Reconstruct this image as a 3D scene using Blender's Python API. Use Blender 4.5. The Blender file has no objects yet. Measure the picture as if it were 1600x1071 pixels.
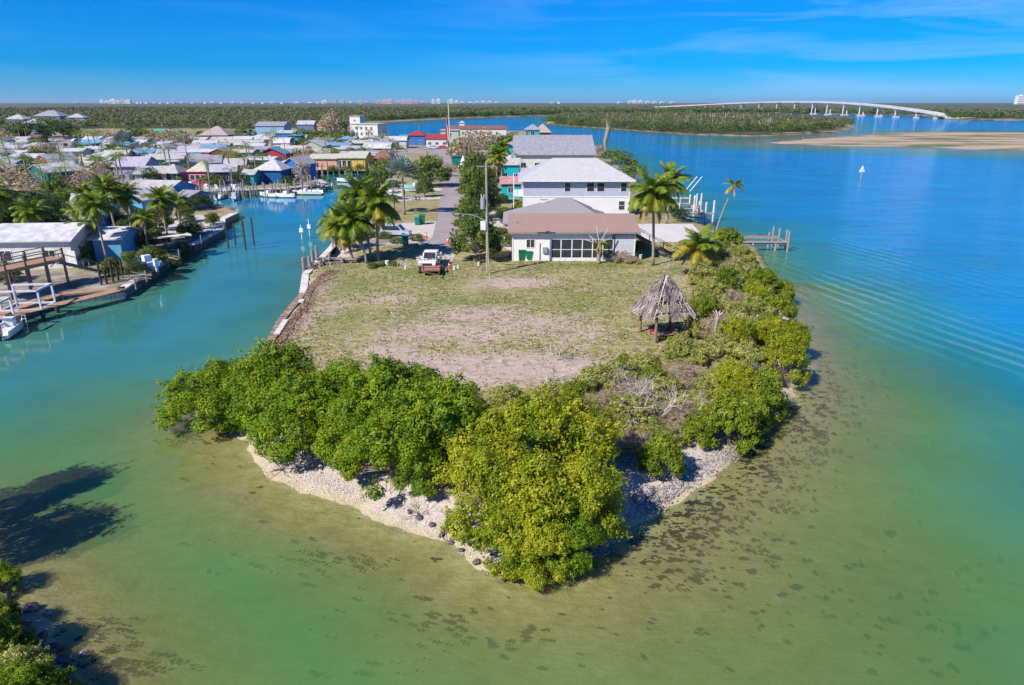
import bpy, math, random
import numpy as np
from mathutils import Vector, Matrix

# ------------------------------------------------------------------ camera, light, sky
SC = bpy.context.scene
COL = SC.collection
PITCH = math.atan((535.5 - 161) / 1065.0)
H = 20.0
cd = bpy.data.cameras.new('camera'); cam = bpy.data.objects.new('camera', cd); COL.objects.link(cam)
cam.location = (0, 0, H); cam.rotation_euler = (math.pi / 2 - PITCH, 0, 0)
cd.sensor_width = 36; cd.lens = 36 * 1065 / 1600.0
cd.clip_start = 0.5; cd.clip_end = 80000
SC.camera = cam

SUN_EL = math.radians(42)
SUN_V = Vector((-0.75 * math.cos(SUN_EL), -0.66 * math.cos(SUN_EL), math.sin(SUN_EL))).normalized()
sd = bpy.data.lights.new('sun', 'SUN'); sun = bpy.data.objects.new('sun', sd); COL.objects.link(sun)
sd.energy = 4.6; sd.angle = math.radians(0.5); sd.color = (1.0, 0.94, 0.86)
sun.rotation_euler = SUN_V.to_track_quat('Z', 'Y').to_euler(); sun.location = (-80, -50, 120)

world = bpy.data.worlds.new('World'); SC.world = world; world.use_nodes = True
nt = world.node_tree; N = nt.nodes; LK = nt.links
N.clear()
wo = N.new('ShaderNodeOutputWorld'); bg = N.new('ShaderNodeBackground')
sky = N.new('ShaderNodeTexSky'); sky.sky_type = 'NISHITA'; sky.sun_disc = False
sky.sun_elevation = SUN_EL; sky.sun_rotation = math.atan2(SUN_V.x, SUN_V.y)
sky.air_density = 1.0; sky.dust_density = 0.0; sky.ozone_density = 1.0; sky.altitude = 0
hs = N.new('ShaderNodeHueSaturation'); hs.inputs['Saturation'].default_value = 1.28
# thin cirrus, by direction
tc = N.new('ShaderNodeTexCoord'); mp = N.new('ShaderNodeMapping'); mp.inputs['Scale'].default_value = (1.5, 1.5, 15)
mp.inputs['Rotation'].default_value = (0, math.radians(5), 0)
nz = N.new('ShaderNodeTexNoise'); nz.inputs['Scale'].default_value = 2.1; nz.inputs['Detail'].default_value = 7
nz.inputs['Roughness'].default_value = .56; nz.inputs['Distortion'].default_value = .5
cr = N.new('ShaderNodeValToRGB'); cr.color_ramp.elements[0].position = .48; cr.color_ramp.elements[1].position = .74
cr.color_ramp.elements[1].color = (.5, .5, .5, 1)
mx = N.new('ShaderNodeMix'); mx.data_type = 'RGBA'; mx.inputs[7].default_value = (3.0, 5.2, 8.6, 1)
LK.new(tc.outputs['Generated'], mp.inputs[0]); LK.new(mp.outputs[0], nz.inputs['Vector']); LK.new(nz.outputs[0], cr.inputs[0])
tn = N.new('ShaderNodeMix'); tn.data_type = 'RGBA'; tn.blend_type = 'MULTIPLY'; tn.inputs[0].default_value = 1; tn.inputs[7].default_value = (.21, .475, 1.02, 1)
LK.new(sky.outputs[0], tn.inputs[6]); LK.new(tn.outputs[2], hs.inputs['Color']); sepd = N.new('ShaderNodeSeparateXYZ'); LK.new(tc.outputs['Generated'], sepd.inputs[0])
side_ = N.new('ShaderNodeMapRange'); side_.inputs[1].default_value = -.15; side_.inputs[2].default_value = .45; side_.inputs[3].default_value = .15; side_.inputs[4].default_value = 1.0; LK.new(sepd.outputs[0], side_.inputs[0])
cm = N.new('ShaderNodeMath'); cm.operation = 'MULTIPLY'; LK.new(cr.outputs[0], cm.inputs[0]); LK.new(side_.outputs[0], cm.inputs[1]); LK.new(cm.outputs[0], mx.inputs[0]); LK.new(hs.outputs[0], mx.inputs[6])
LK.new(mx.outputs[2], bg.inputs['Color']); bg.inputs['Strength'].default_value = 0.085
LK.new(bg.outputs[0], wo.inputs[0])
SC.view_settings.view_transform = 'Standard'; SC.view_settings.look = 'None'
SC.view_settings.exposure = 0.62; SC.view_settings.gamma = 1.0; SC.view_settings.use_curve_mapping = False

# ------------------------------------------------------------------ layout helpers
F = 1065.0
CP, SP = math.cos(PITCH), math.sin(PITCH)
def ray(px, py):
    v = (535.5 - py) / F
    return (px - 800) / F, CP + v * SP, -SP + v * CP
def at(px, py, z=0.0):
    x, y, dz = ray(px, py); t = (H - z) / (-dz)
    return x * t, y * t
def mpp(px, py, z=1.0):                      # metres per photo pixel for a thing standing there
    x, y, dz = ray(px, py); return (H - z) / (-dz) / F
def hp(py, y):                               # height seen at photo row py at distance y
    _, dy, dz = ray(800, py); return H + dz * y / dy
def pix(x, y, z):
    zc = y * CP + (H - z) * SP; v = (y * SP + (z - H) * CP) / zc
    return 800 + F * x / zc, 535.5 - F * v
G = 1.0                                      # height of the land above the water

# ------------------------------------------------------------------ object helpers
def tag(o, label=None, cat=None, group=None, kind=None):
    if label: o['label'] = label
    if cat: o['category'] = cat
    if group: o['group'] = group
    if kind: o['kind'] = kind
    return o
def empty(name, loc=(0, 0, 0), rz=0.0, label=None, cat=None, group=None):
    o = bpy.data.objects.new(name, None); COL.objects.link(o); o.empty_display_size = .3
    o.location = loc; o.rotation_euler = (0, 0, rz)
    return tag(o, label, cat, group)
def put(name, me, parent=None, loc=(0, 0, 0), rot=(0, 0, 0), sc=None):
    o = bpy.data.objects.new(name, me); COL.objects.link(o); o.parent = parent
    o.location = loc; o.rotation_euler = rot
    if sc is not None: o.scale = (sc, sc, sc) if isinstance(sc, (int, float)) else sc
    return o
def copy_tree(o, parent=None):
    c = o.copy(); COL.objects.link(c); c.parent = parent
    for ch in o.children: copy_tree(ch, c)
    return c
def npmesh(name, V, Fq, mats, attrs=None, smooth=False, mi=None):
    V = np.asarray(V, np.float32); Fq = np.asarray(Fq, np.int32); k = Fq.shape[1]
    me = bpy.data.meshes.new(name)
    me.vertices.add(len(V)); me.vertices.foreach_set('co', V.ravel())
    me.loops.add(Fq.size); me.loops.foreach_set('vertex_index', Fq.ravel())
    me.polygons.add(len(Fq)); me.polygons.foreach_set('loop_start', np.arange(0, Fq.size, k, dtype=np.int32))
    try: me.polygons.foreach_set('loop_total', np.full(len(Fq), k, np.int32))
    except Exception: pass
    if smooth: me.polygons.foreach_set('use_smooth', np.ones(len(Fq), bool))
    for m in (mats if isinstance(mats, (list, tuple)) else [mats]): me.materials.append(m)
    if mi is not None: me.polygons.foreach_set('material_index', np.asarray(mi, np.int32))
    for n, a in (attrs or {}).items():
        at_ = me.attributes.new(n, 'FLOAT', 'POINT'); at_.data.foreach_set('value', np.asarray(a, np.float32))
    me.update(calc_edges=True); me.validate()
    return me

class MB:
    def __init__(s): s.v = []; s.f = []; s.m = []
    def add(s, vs, fs, m=0):
        b = len(s.v); s.v += [tuple(v) for v in vs]; s.f += [tuple(b + i for i in f) for f in fs]; s.m += [m] * len(fs); return s
    def box(s, x0, x1, y0, y1, z0, z1, m=0):
        return s.add([(x0,y0,z0),(x1,y0,z0),(x1,y1,z0),(x0,y1,z0),(x0,y0,z1),(x1,y0,z1),(x1,y1,z1),(x0,y1,z1)],
                     [(0,3,2,1),(4,5,6,7),(0,1,5,4),(1,2,6,5),(2,3,7,6),(3,0,4,7)], m)
    def bar(s, p, q, w, h=None, m=0):
        p = Vector(p); q = Vector(q); h = h or w; d = (q - p).normalized()
        up = Vector((0,0,1)) if abs(d.z) < .95 else Vector((0,1,0))
        a = d.cross(up).normalized() * w / 2; b = a.cross(d).normalized() * h / 2
        vs = [p-a-b, p+a-b, p+a+b, p-a+b, q-a-b, q+a-b, q+a+b, q-a+b]
        return s.add(vs, [(0,1,2,3),(7,6,5,4),(4,5,1,0),(5,6,2,1),(6,7,3,2),(7,4,0,3)], m)
    def tube(s, pts, rs, n=8, m=0, cap=True):
        pts = [Vector(p) for p in pts]; vs = []
        if isinstance(rs, (int, float)): rs = [rs] * len(pts)
        for i, p in enumerate(pts):
            d = (pts[min(i+1, len(pts)-1)] - pts[max(i-1, 0)]).normalized()
            up = Vector((1,0,0)) if abs(d.z) > .7 else Vector((0,0,1))
            a = d.cross(up).normalized(); b = d.cross(a)
            for k in range(n):
                t = 2 * math.pi * k / n; vs.append(p + (a * math.cos(t) + b * math.sin(t)) * rs[i])
        fs = [(i*n+k, i*n+(k+1) % n, (i+1)*n+(k+1) % n, (i+1)*n+k) for i in range(len(pts)-1) for k in range(n)]
        if cap: fs += [tuple(range(n))[::-1], tuple((len(pts)-1)*n+k for k in range(n))]
        return s.add(vs, fs, m)
    def prism(s, poly, z0, z1, m=0):
        n = len(poly)
        return s.add([(x,y,z0) for x,y in poly] + [(x,y,z1) for x,y in poly],
                     [tuple(range(n))[::-1], tuple(range(n, 2*n))] + [(i, (i+1) % n, n+(i+1) % n, n+i) for i in range(n)], m)
    def side(s, prof, x0, x1, m=0):              # profile in y,z extruded along x
        n = len(prof)
        return s.add([(x0,y,z) for y,z in prof] + [(x1,y,z) for y,z in prof],
                     [tuple(range(n)), tuple(range(n, 2*n))[::-1]] + [(i, n+i, n+(i+1) % n, (i+1) % n) for i in range(n)], m)
    def mesh(s, name, mats, smooth=False):
        me = bpy.data.meshes.new(name); me.from_pydata(s.v, [], s.f)
        for m in (mats if isinstance(mats, (list, tuple)) else [mats]): me.materials.append(m)
        me.polygons.foreach_set('material_index', s.m)
        if smooth: me.polygons.foreach_set('use_smooth', [True] * len(s.f))
        import bmesh
        bm = bmesh.new(); bm.from_mesh(me); bmesh.ops.recalc_face_normals(bm, faces=bm.faces); bm.to_mesh(me); bm.free()
        me.update(); return me
    def build(s, name, mats, parent=None, smooth=False, loc=(0, 0, 0), rot=(0, 0, 0)):
        return put(name, s.mesh(name, mats, smooth), parent, loc, rot)

# ------------------------------------------------------------------ materials
def srgb(r, g, b): return tuple(((c/255)/12.92 if c/255 <= .04045 else ((c/255+.055)/1.055)**2.4) for c in (r, g, b))
MATS = {}
def mat(name, c1, c2=None, scale=3.0, rough=.8, bump=0.0, bscale=None, metal=0.0, detail=5, coord='Object', stretch=None, spec=.3, lo=.35, hi=.65):
    if name in MATS: return MATS[name]
    m = bpy.data.materials.new(name); m.use_nodes = True; t = m.node_tree; n = t.nodes; l = t.links
    p = n['Principled BSDF']; p.inputs['Roughness'].default_value = rough; p.inputs['Metallic'].default_value = metal
    p.inputs['Specular IOR Level'].default_value = spec
    c2 = c2 or tuple(c * .8 for c in c1)
    tcn = n.new('ShaderNodeTexCoord'); src = tcn.outputs[coord]
    if stretch:
        mpn = n.new('ShaderNodeMapping'); mpn.inputs['Scale'].default_value = stretch; l.new(src, mpn.inputs[0]); src = mpn.outputs[0]
    nn = n.new('ShaderNodeTexNoise'); nn.inputs['Scale'].default_value = scale; nn.inputs['Detail'].default_value = detail
    nn.inputs['Roughness'].default_value = .6
    l.new(src, nn.inputs['Vector'])
    rp = n.new('ShaderNodeValToRGB'); rp.color_ramp.elements[0].position = lo; rp.color_ramp.elements[1].position = hi
    rp.color_ramp.elements[0].color = (*c2, 1); rp.color_ramp.elements[1].color = (*c1, 1)
    l.new(nn.outputs[0], rp.inputs[0]); l.new(rp.outputs[0], p.inputs['Base Color'])
    if bump:
        n2 = n.new('ShaderNodeTexNoise'); n2.inputs['Scale'].default_value = bscale or scale * 4; n2.inputs['Detail'].default_value = 4
        l.new(src, n2.inputs['Vector'])
        b = n.new('ShaderNodeBump'); b.inputs['Strength'].default_value = bump; b.inputs['Distance'].default_value = .05
        l.new(n2.outputs[0], b.inputs['Height']); l.new(b.outputs[0], p.inputs['Normal'])
    MATS[name] = m; return m
def ribbed(name, c1, c2, spacing=.45, axis=0, rough=.45, metal=0.0):
    """painted standing-seam / clapboard surface: narrow ridges by bump plus slight weathering"""
    if name in MATS: return MATS[name]
    m = mat(name, c1, c2, 1.2, rough, metal=metal); n = m.node_tree.nodes; l = m.node_tree.links
    tcn = n.new('ShaderNodeTexCoord'); sx = n.new('ShaderNodeSeparateXYZ'); l.new(tcn.outputs['Object'], sx.inputs[0])
    a = n.new('ShaderNodeMath'); a.operation = 'DIVIDE'; a.inputs[1].default_value = spacing; l.new(sx.outputs[axis], a.inputs[0])
    f = n.new('ShaderNodeMath'); f.operation = 'FRACT'; l.new(a.outputs[0], f.inputs[0])
    g = n.new('ShaderNodeMath'); g.operation = 'GREATER_THAN'; g.inputs[1].default_value = .86; l.new(f.outputs[0], g.inputs[0])
    b = n.new('ShaderNodeBump'); b.inputs['Strength'].default_value = .6; b.inputs['Distance'].default_value = .04
    l.new(g.outputs[0], b.inputs['Height']); l.new(b.outputs[0], n['Principled BSDF'].inputs['Normal'])
    return m
def leafmat(name, ca, cb, cy=None, yfrac=.06, scale=.5, trans=.25, rough=.5):
    """leaf: hue wanders from clump to clump and from leaf to leaf; some leaves yellow"""
    m = bpy.data.materials.new(name); m.use_nodes = True; t = m.node_tree; n = t.nodes; l = t.links
    n.remove(n['Principled BSDF']); out = n['Material Output']
    geo = n.new('ShaderNodeNewGeometry'); nn = n.new('ShaderNodeTexNoise'); nn.inputs['Scale'].default_value = scale; nn.inputs['Detail'].default_value = 3
    tcn = n.new('ShaderNodeTexCoord'); l.new(geo.outputs['Position'], nn.inputs['Vector'])
    ad = n.new('ShaderNodeMath'); ad.operation = 'MULTIPLY_ADD'; ad.inputs[1].default_value = .45; l.new(geo.outputs['Random Per Island'], ad.inputs[0])
    sb = n.new('ShaderNodeMath'); sb.operation = 'MULTIPLY_ADD'; sb.inputs[1].default_value = 2.2; sb.inputs[2].default_value = -.85
    l.new(nn.outputs[0], sb.inputs[0]); l.new(sb.outputs[0], ad.inputs[2])
    rp = n.new('ShaderNodeValToRGB'); rp.color_ramp.elements[0].color = (*ca, 1); rp.color_ramp.elements[1].color = (*cb, 1)
    l.new(ad.outputs[0], rp.inputs[0])
    gt = n.new('ShaderNodeMath'); gt.operation = 'GREATER_THAN'; gt.inputs[1].default_value = 1 - yfrac; l.new(geo.outputs['Random Per Island'], gt.inputs[0])
    mx = n.new('ShaderNodeMix'); mx.data_type = 'RGBA'; mx.inputs[7].default_value = (*(cy or cb), 1)
    l.new(gt.outputs[0], mx.inputs[0]); l.new(rp.outputs[0], mx.inputs[6])
    p = n.new('ShaderNodeBsdfPrincipled'); p.inputs['Roughness'].default_value = rough; p.inputs['Specular IOR Level'].default_value = .25
    tr = n.new('ShaderNodeBsdfTranslucent'); ms = n.new('ShaderNodeMixShader'); ms.inputs[0].default_value = trans
    l.new(mx.outputs[2], p.inputs['Base Color']); l.new(mx.outputs[2], tr.inputs['Color'])
    l.new(p.outputs[0], ms.inputs[1]); l.new(tr.outputs[0], ms.inputs[2]); l.new(ms.outputs[0], out.inputs['Surface'])
    MATS[name] = m; return m

M_WHITE = mat('white_paint', (.78,.77,.75), (.62,.61,.58), 2, .6)
M_CONC = mat('pale_concrete', (.56,.52,.48), (.40,.37,.34), 1.5, .9, .3, 12)
M_WOOD = mat('weathered_wood', (.30,.21,.15), (.16,.11,.08), 6, .85, .3, stretch=(1,1,4))
M_GWOOD = mat('grey_wood', (.36,.32,.29), (.19,.17,.16), 6, .9, .3)
M_TWOOD = mat('tan_deck_wood', (.42,.27,.17), (.26,.16,.10), 4, .85, .3)
M_DPILE = mat('dark_pile_wood', (.09,.075,.065), (.04,.035,.03), 5, .9, .3)
M_GLASS = mat('window_glass', (.035,.045,.06), (.02,.025,.035), 2, .08, spec=.6)
M_STEEL = mat('galvanised_steel', (.55,.56,.58), (.42,.43,.45), 5, .4, metal=.6)
M_RUST = mat('rusty_steel', (.20,.09,.05), (.08,.045,.035), 6, .85, .3)
M_BARK = mat('grey_bark', (.30,.25,.21), (.17,.14,.11), 4, .95, .5, 14)
M_DEAD = mat('bleached_wood', (.58,.52,.46), (.40,.35,.30), 5, .9)
M_PALMT = mat('palm_trunk_bark', (.34,.29,.24), (.20,.16,.13), 3, .95, .5, stretch=(1,1,6))
M_TYRE = mat('tyre_rubber', (.03,.03,.03), (.02,.02,.02), 4, .9)
M_GREENP = mat('green_plastic', (.015,.17,.09), (.01,.13,.07), 3, .5)
M_TEALP = mat('teal_plastic', (.02,.22,.20), (.015,.16,.15), 3, .5)
M_CONE = mat('orange_plastic', (.75,.10,.03), (.6,.08,.03), 3, .5)
M_CHROME = mat('chrome_trim', (.6,.6,.62), (.5,.5,.52), 3, .25, metal=.9)
M_CANVAS = {}
PAINT = {}
def paint(name, rgb, k=1.0):
    if name not in PAINT:
        c = tuple(v * k for v in srgb(*rgb)); PAINT[name] = ribbed(name + '_siding', c, tuple(v * .82 for v in c), .3, 2, .7)
    return PAINT[name]
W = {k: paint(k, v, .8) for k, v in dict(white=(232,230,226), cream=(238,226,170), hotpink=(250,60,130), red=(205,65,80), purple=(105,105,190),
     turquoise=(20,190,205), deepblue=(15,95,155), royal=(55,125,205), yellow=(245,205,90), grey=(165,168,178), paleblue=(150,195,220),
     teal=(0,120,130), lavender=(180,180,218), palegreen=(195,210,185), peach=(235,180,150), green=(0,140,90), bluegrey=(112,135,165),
     sky=(110,180,225), brown=(120,85,65), pink=(235,150,170)).items()}  # sky: blue of the shade, painted on white left-bank walls
def roofm(name, rgb, k=.78):
    c = tuple(v * k for v in srgb(*rgb)); return ribbed(name + '_metal_roof', c, tuple(v * .66 for v in c), .5, 0, .5)
R = {k: roofm(k, v) for k, v in dict(white=(228,226,228), cream=(225,218,195), grey=(178,175,184), lilac=(212,205,218), pink=(220,165,165),
     blue=(130,180,210), teal=(90,185,185), red=(200,70,70), dark=(95,100,115), offwhite=(212,208,205), rust=(165,110,90)).items()}
M_SHING = mat('pinkish_shingle', (.35,.23,.195), (.25,.16,.14), 8, .9, .5, 30)
M_GSHING = mat('grey_shingle', (.30,.28,.29), (.22,.205,.215), 8, .9, .5, 30)
M_THATCH = mat('grey_thatch', (.50,.40,.36), (.22,.17,.16), 9, .95, .4, stretch=(1,1,.4))
print('base ok')
# ------------------------------------------------------------------ terrain: one ground sheet under one water sheet
def W2(pts): return [at(*p) if len(p) == 2 else (p[0], p[1]) for p in pts]      # 2 numbers: photo pixel on the waterline, 3: world x, y
L1 = W2([(417,556),(437,516),(470,474),(474,442),(497,418),(517,396),(532,372),(548,345),(566,318),(583,297),(590,280),(586,268),
      (492,271),(498,285),(512,293),(500,300),(455,303),(400,304),(330,306),(262,309),(240,313),(246,320),(300,322),(330,327),(374,341),
      (353,352),(351,368),(285,405),(198,466),(100,476),(0,512),(-120,545),(-260,110,0),(-700,200,0),(-1500,560,0),
      (300,206),(450,207),(560,209),(600,219),(640,220),(700,213),(760,206),(830,206),(850,212),(885,217),(920,228),(945,243),(968,262),
      (990,282),(1010,300),(1035,318),(1052,338),(1085,352),(1110,364),(1150,374),(1190,400),(1212,440),(1236,490),(1250,540),(1258,585),
      (1238,622),(1195,662),(1160,706),(1120,742),(1060,790),(1000,822),(960,852),(890,885),(820,897),(745,885),(700,848),(640,832),
      (560,802),(470,772),(400,732),(368,690),(350,662),(326,640),(352,600)])
WALL1 = set(list(range(0, 34)) + list(range(50, 56)) + [len(L1) - 1])
WALL1.discard(4)
L2 = W2([(-40,880),(0,905),(40,930),(72,972),(98,1008),(118,1040),(130,1090),(90,1400),(-500,1400),(-500,850)])
L3 = W2([(853,194),(900,198),(975,203),(1072,210),(1170,213),(1240,211),(1300,208),(1334,202),(1335,196),(1280,190),(1150,185),(1000,183),(900,184),(860,188)])
L4 = W2([(575,194),(640,190),(700,187),(780,184),(862,182),(1000,179),(1200,178),(1335,179),(1420,180),(1480,184),(1500,187.5),(1560,188.5),(1640,188),
      (3000,1400,0),(30000,3000,0),(30000,29000,0),(-30000,29000,0),(-30000,600,0),(-1500,520,0),(300,206),(450,207),(560,207)])
L5 = W2([(1198,223),(1290,215),(1380,208.5),(1460,206.5),(1600,207),(1900,209),(1900,240),(1600,237),(1500,234),(1400,230),(1290,228),(1220,226)])
def sdist(X, Y, poly):
    """signed distance (inside +) and index of the nearest edge"""
    P = np.array(poly); n = len(P); best = np.full(X.shape, 1e18); idx = np.zeros(X.shape, int); ins = np.zeros(X.shape, bool)
    for i in range(n):
        ax, ay = P[i]; bx, by = P[(i+1) % n]; dx, dy = bx-ax, by-ay
        t = np.clip(((X-ax)*dx + (Y-ay)*dy) / (dx*dx+dy*dy+1e-12), 0, 1)
        d = (X-ax-t*dx)**2 + (Y-ay-t*dy)**2; m = d < best; best = np.where(m, d, best); idx = np.where(m, i, idx)
        if ay != by:
            c = ((ay > Y) != (by > Y)) & (X < (bx-ax)*(Y-ay)/(by-ay)+ax); ins ^= c
    return np.where(ins, 1, -1) * np.sqrt(best), idx
rg = np.random.default_rng(5)
def vnoise(x, y, s, seed=0):
    """smooth value noise"""
    r = np.random.default_rng(seed).random((97, 97)); x = np.asarray(x) / s + 1000.3; y = np.asarray(y) / s + 1000.7
    i = np.floor(x).astype(int); j = np.floor(y).astype(int); u = x - i; v = y - j; u = u*u*(3-2*u); v = v*v*(3-2*v)
    g = lambda a, b: r[a % 97, b % 97]
    return (g(i, j)*(1-u) + g(i+1, j)*u)*(1-v) + (g(i, j+1)*(1-u) + g(i+1, j+1)*u)*v
def fbm(x, y, s, seed=0, o=4): return sum(vnoise(x, y, s/2**k, seed+k) / 2**k for k in range(o)) / sum(1/2**k for k in range(o))

def shore_height(X, Y):
    s1, i1 = sdist(X, Y, L1); s2, _ = sdist(X, Y, L2); s3, _ = sdist(X, Y, L3); s4, _ = sdist(X, Y, L4); s5, _ = sdist(X, Y, L5)
    wall = np.isin(i1, list(WALL1))
    cell = np.where((X > -62) & (X < 46) & (Y < 160), .62, np.maximum(1.6, Y*.0105))
    wob = (fbm(X, Y, 2.6, 3) - .5) * 1.6
    b1 = np.where(wall, np.where(s1 > cell*.75, G, -9), np.clip((s1 + wob) * .15, -9, G))
    b2 = np.clip((s2 + wob*1.4) * .3, -9, 1.1)
    z = np.where(s1 > 0, np.maximum(b1, np.where(wall, -1.4, 0)), -9)
    z = np.where((s1 > 0) & ~wall, b1, z)
    z = np.maximum(z, np.where(s2 > -.3, b2, -9))
    z = np.maximum(z, np.where(s3 > 0, np.clip(s3 * .05, .05, .7), -9))
    z = np.maximum(z, np.where(s4 > 0, np.clip(s4 * .03, .1, .9), -9))
    z = np.maximum(z, np.where(s5 > 0, np.clip(s5 * .012 + (fbm(X, Y, 30, 9)-.5)*.3, -.05, .35), -9))
    out = np.maximum(np.maximum(s1 + wob * ~wall, s2), np.maximum(np.maximum(s3, s4), s5))
    so = np.maximum(-out, 0)
    tt = np.clip((Y - 34 + np.clip(X - 14, 0, 40) * 1.0) / 55, 0, 1); dmax = 1.1 + 4.0 * tt
    lx = np.clip((4 - X) / 16, 0, 1); dmax = dmax * (1 - lx) + lx * (1.5 + 2.8 * np.clip((Y - 40) / 70, 0, 1))
    rate = (.085 + .08 * lx) * (1 + 1.2 * tt)
    big = (fbm(X, Y, 14, 20) - .5) * .6 + (fbm(X, Y, 4, 30) - .5) * .16
    dep = dmax * (1 - np.exp(-so * rate / dmax)) * (1 + big) + np.where(wall, .9, 0) * np.exp(-so / 9.0)
    far = Y > 300
    bar = -s5
    dep = np.where((bar > 0) & (bar < 60) & (Y > 180), np.minimum(dep, .06 + bar * .03), dep)
    z = np.where(z <= -5, -dep - .02, z)
    z = np.where((z < 0) & (z > -.02), -.02, z)
    return z, s1, wall, s2, s3, s4, s5
def geo(a, b, q): 
    r = [a]
    while r[-1] < b: r.append(r[-1] * (1+q))
    return r
xs = np.arange(-62, 46, .6); xl = [-62 - 1.5*k for k in range(1, 60)]; xr = [46 + 1.5*k for k in range(1, 50)]
xl2 = [-v for v in geo(-xl[-1]+2, 29000, .035)]; xr2 = geo(xr[-1]+2, 29000, .035)
GX = np.array(sorted(list(xs) + xl + xr + xl2 + xr2))
gy = list(np.arange(9, 70, .55)) + geo(70.2, 160, .0085)[:-1] + geo(161, 320, .010)[:-1] + geo(322, 29000, .028)
GY = np.array([-40, -10, 0] + gy)
XX, YY = np.meshgrid(GX, GY); nx, ny = len(GX), len(GY)
ZZ, S1, WL, S2, S3, S4, S5 = shore_height(XX, YY)
land = ZZ > 0
ZZ = ZZ + np.where(land, np.clip((84 - YY) / 6, 0, 1), 0) * ((fbm(XX, YY, 3.5, 40) - .5) * .16 + (fbm(XX, YY, .9, 50) - .5) * .05)
V = np.stack([XX, YY, ZZ], -1).reshape(-1, 3)
ii = (np.arange(ny-1)[:, None] * nx + np.arange(nx-1)[None]).ravel()
Q = np.stack([ii, ii+1, ii+nx+1, ii+nx], -1)
pL = lambda px, py: at(px, py, G)
lawn = ((S1 > 0) & (YY < 95) & (XX > -32)).astype(float)
soil = np.zeros_like(XX)
for (px, py, rx, ry, k) in [(760,575,7.5,2.6,1.05),(650,560,3.2,1.3,.75),(880,570,3.5,1.8,.75),(800,441,4.2,2.0,1.1),(745,490,4,2.5,.55),(610,468,3.5,1.6,.42),(600,548,2.6,1.2,.7),
      (820,505,5,3,.5),(690,600,3.4,1.2,.8),(520,480,2,3,.3),(700,520,7,3,.45),(900,520,3,3,.35),(1090,440,4,3,.4),(1010,600,4,3,.5),(960,660,4,2.4,.8),(450,520,1.2,7,.9),(490,450,1.5,4,1.0)]:
    x, y = pL(px, py); soil = np.maximum(soil, k * np.exp(-((XX-x)/rx)**2 - ((YY-y)/ry)**2))
lush = np.zeros_like(XX)
for (px, py, rx, ry, k) in [(650,425,4,2.5,1.0),(560,440,3.5,4,.7),(720,470,5,3,.5),(930,415,6,2.5,.8),(540,500,3,5,.4),(900,470,6,4,.45),(700,440,5,2,.6)]:
    x, y = pL(px, py); lush = np.maximum(lush, k * np.exp(-((XX-x)/rx)**2 - ((YY-y)/ry)**2))
beach = np.clip(1 - (ZZ - .46) / .16, 0, 1) * (YY < 160) * (~WL | (S1 < -2)) * (S2 < -6)

forest = ((S3 > 8) | ((S4 > 25) & (YY > 560))).astype(float)
barm = (S5 > -40).astype(float) * (YY > 180)
street = (XX > -45) & (YY < 230) & (XX > -20 - YY*.16)
lawn = np.maximum(lawn, np.where(S1 > 0, np.clip(fbm(XX, YY, 16, 91)*3.2 - 1.25 + .35*street, 0, 1), 0)); lawn = np.where(YY > 500, np.maximum(lawn, .7), lawn)

M_GROUND = bpy.data.materials.new('ground'); M_GROUND.use_nodes = True
t = M_GROUND.node_tree; n = t.nodes; l = t.links; pb = n['Principled BSDF']; pb.inputs['Roughness'].default_value = .95; pb.inputs['Specular IOR Level'].default_value = .12
tcn = n.new('ShaderNodeTexCoord')
def NZ(scale, detail=5, stretch=None, dist=0.0, rough=.6):
    a = n.new('ShaderNodeTexNoise'); a.inputs['Scale'].default_value = scale; a.inputs['Detail'].default_value = detail; a.inputs['Distortion'].default_value = dist
    a.inputs['Roughness'].default_value = rough
    if stretch:
        m_ = n.new('ShaderNodeMapping'); m_.inputs['Scale'].default_value = stretch; l.new(tcn.outputs['Object'], m_.inputs[0]); l.new(m_.outputs[0], a.inputs['Vector'])
    else: l.new(tcn.outputs['Object'], a.inputs['Vector'])
    return a.outputs[0]
def RAMP(src, stops):
    r = n.new('ShaderNodeValToRGB'); e = r.color_ramp.elements
    while len(e) < len(stops): e.new(.5)
    for i, (p_, c_) in enumerate(stops): e[i].position = p_; e[i].color = (*c_, 1) if len(c_) == 3 else c_
    l.new(src, r.inputs[0]); return r.outputs[0]
def MIX(f, a, b):
    x = n.new('ShaderNodeMix'); x.data_type = 'RGBA'
    for s_, v_ in ((0, f), (6, a), (7, b)):
        if isinstance(v_, tuple): x.inputs[s_].default_value = (*v_, 1)
        elif isinstance(v_, float): x.inputs[s_].default_value = v_
        else: l.new(v_, x.inputs[s_])
    return x.outputs[2]
def MATH(op, a, b=None, c=None, clamp=False):
    x = n.new('ShaderNodeMath'); x.operation = op; x.use_clamp = clamp
    for i, v_ in enumerate((a, b, c)):
        if v_ is None: continue
        if isinstance(v_, (int, float)): x.inputs[i].default_value = v_
        else: l.new(v_, x.inputs[i])
    return x.outputs[0]
def ATT(name):
    a = n.new('ShaderNodeAttribute'); a.attribute_name = name; return a.outputs['Fac']
grass = RAMP(NZ(1.6, 8, dist=.6), [(.32, (.13,.14,.03)), (.48, (.26,.24,.065)), (.64, (.40,.335,.135))])
grass = MIX(RAMP(NZ(.16, 3), [(.42, (0,0,0)), (.62, (1,1,1))]), grass, RAMP(NZ(2.4, 8), [(.35, (.10,.14,.025)), (.65, (.22,.23,.06))]))
soilc = RAMP(NZ(3.5, 8), [(.3, (.34,.255,.20)), (.55, (.46,.35,.295)), (.75, (.58,.46,.39))])
swirl = NZ(.55, 6, (1, 2.4, 1), 2.4, .68); fine = NZ(2.6, 8, (1, 1.6, 1), 1.2, .75)
msk = MATH('ADD', MATH('MULTIPLY', swirl, 1.0), MATH('MULTIPLY', fine, .85))
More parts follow.
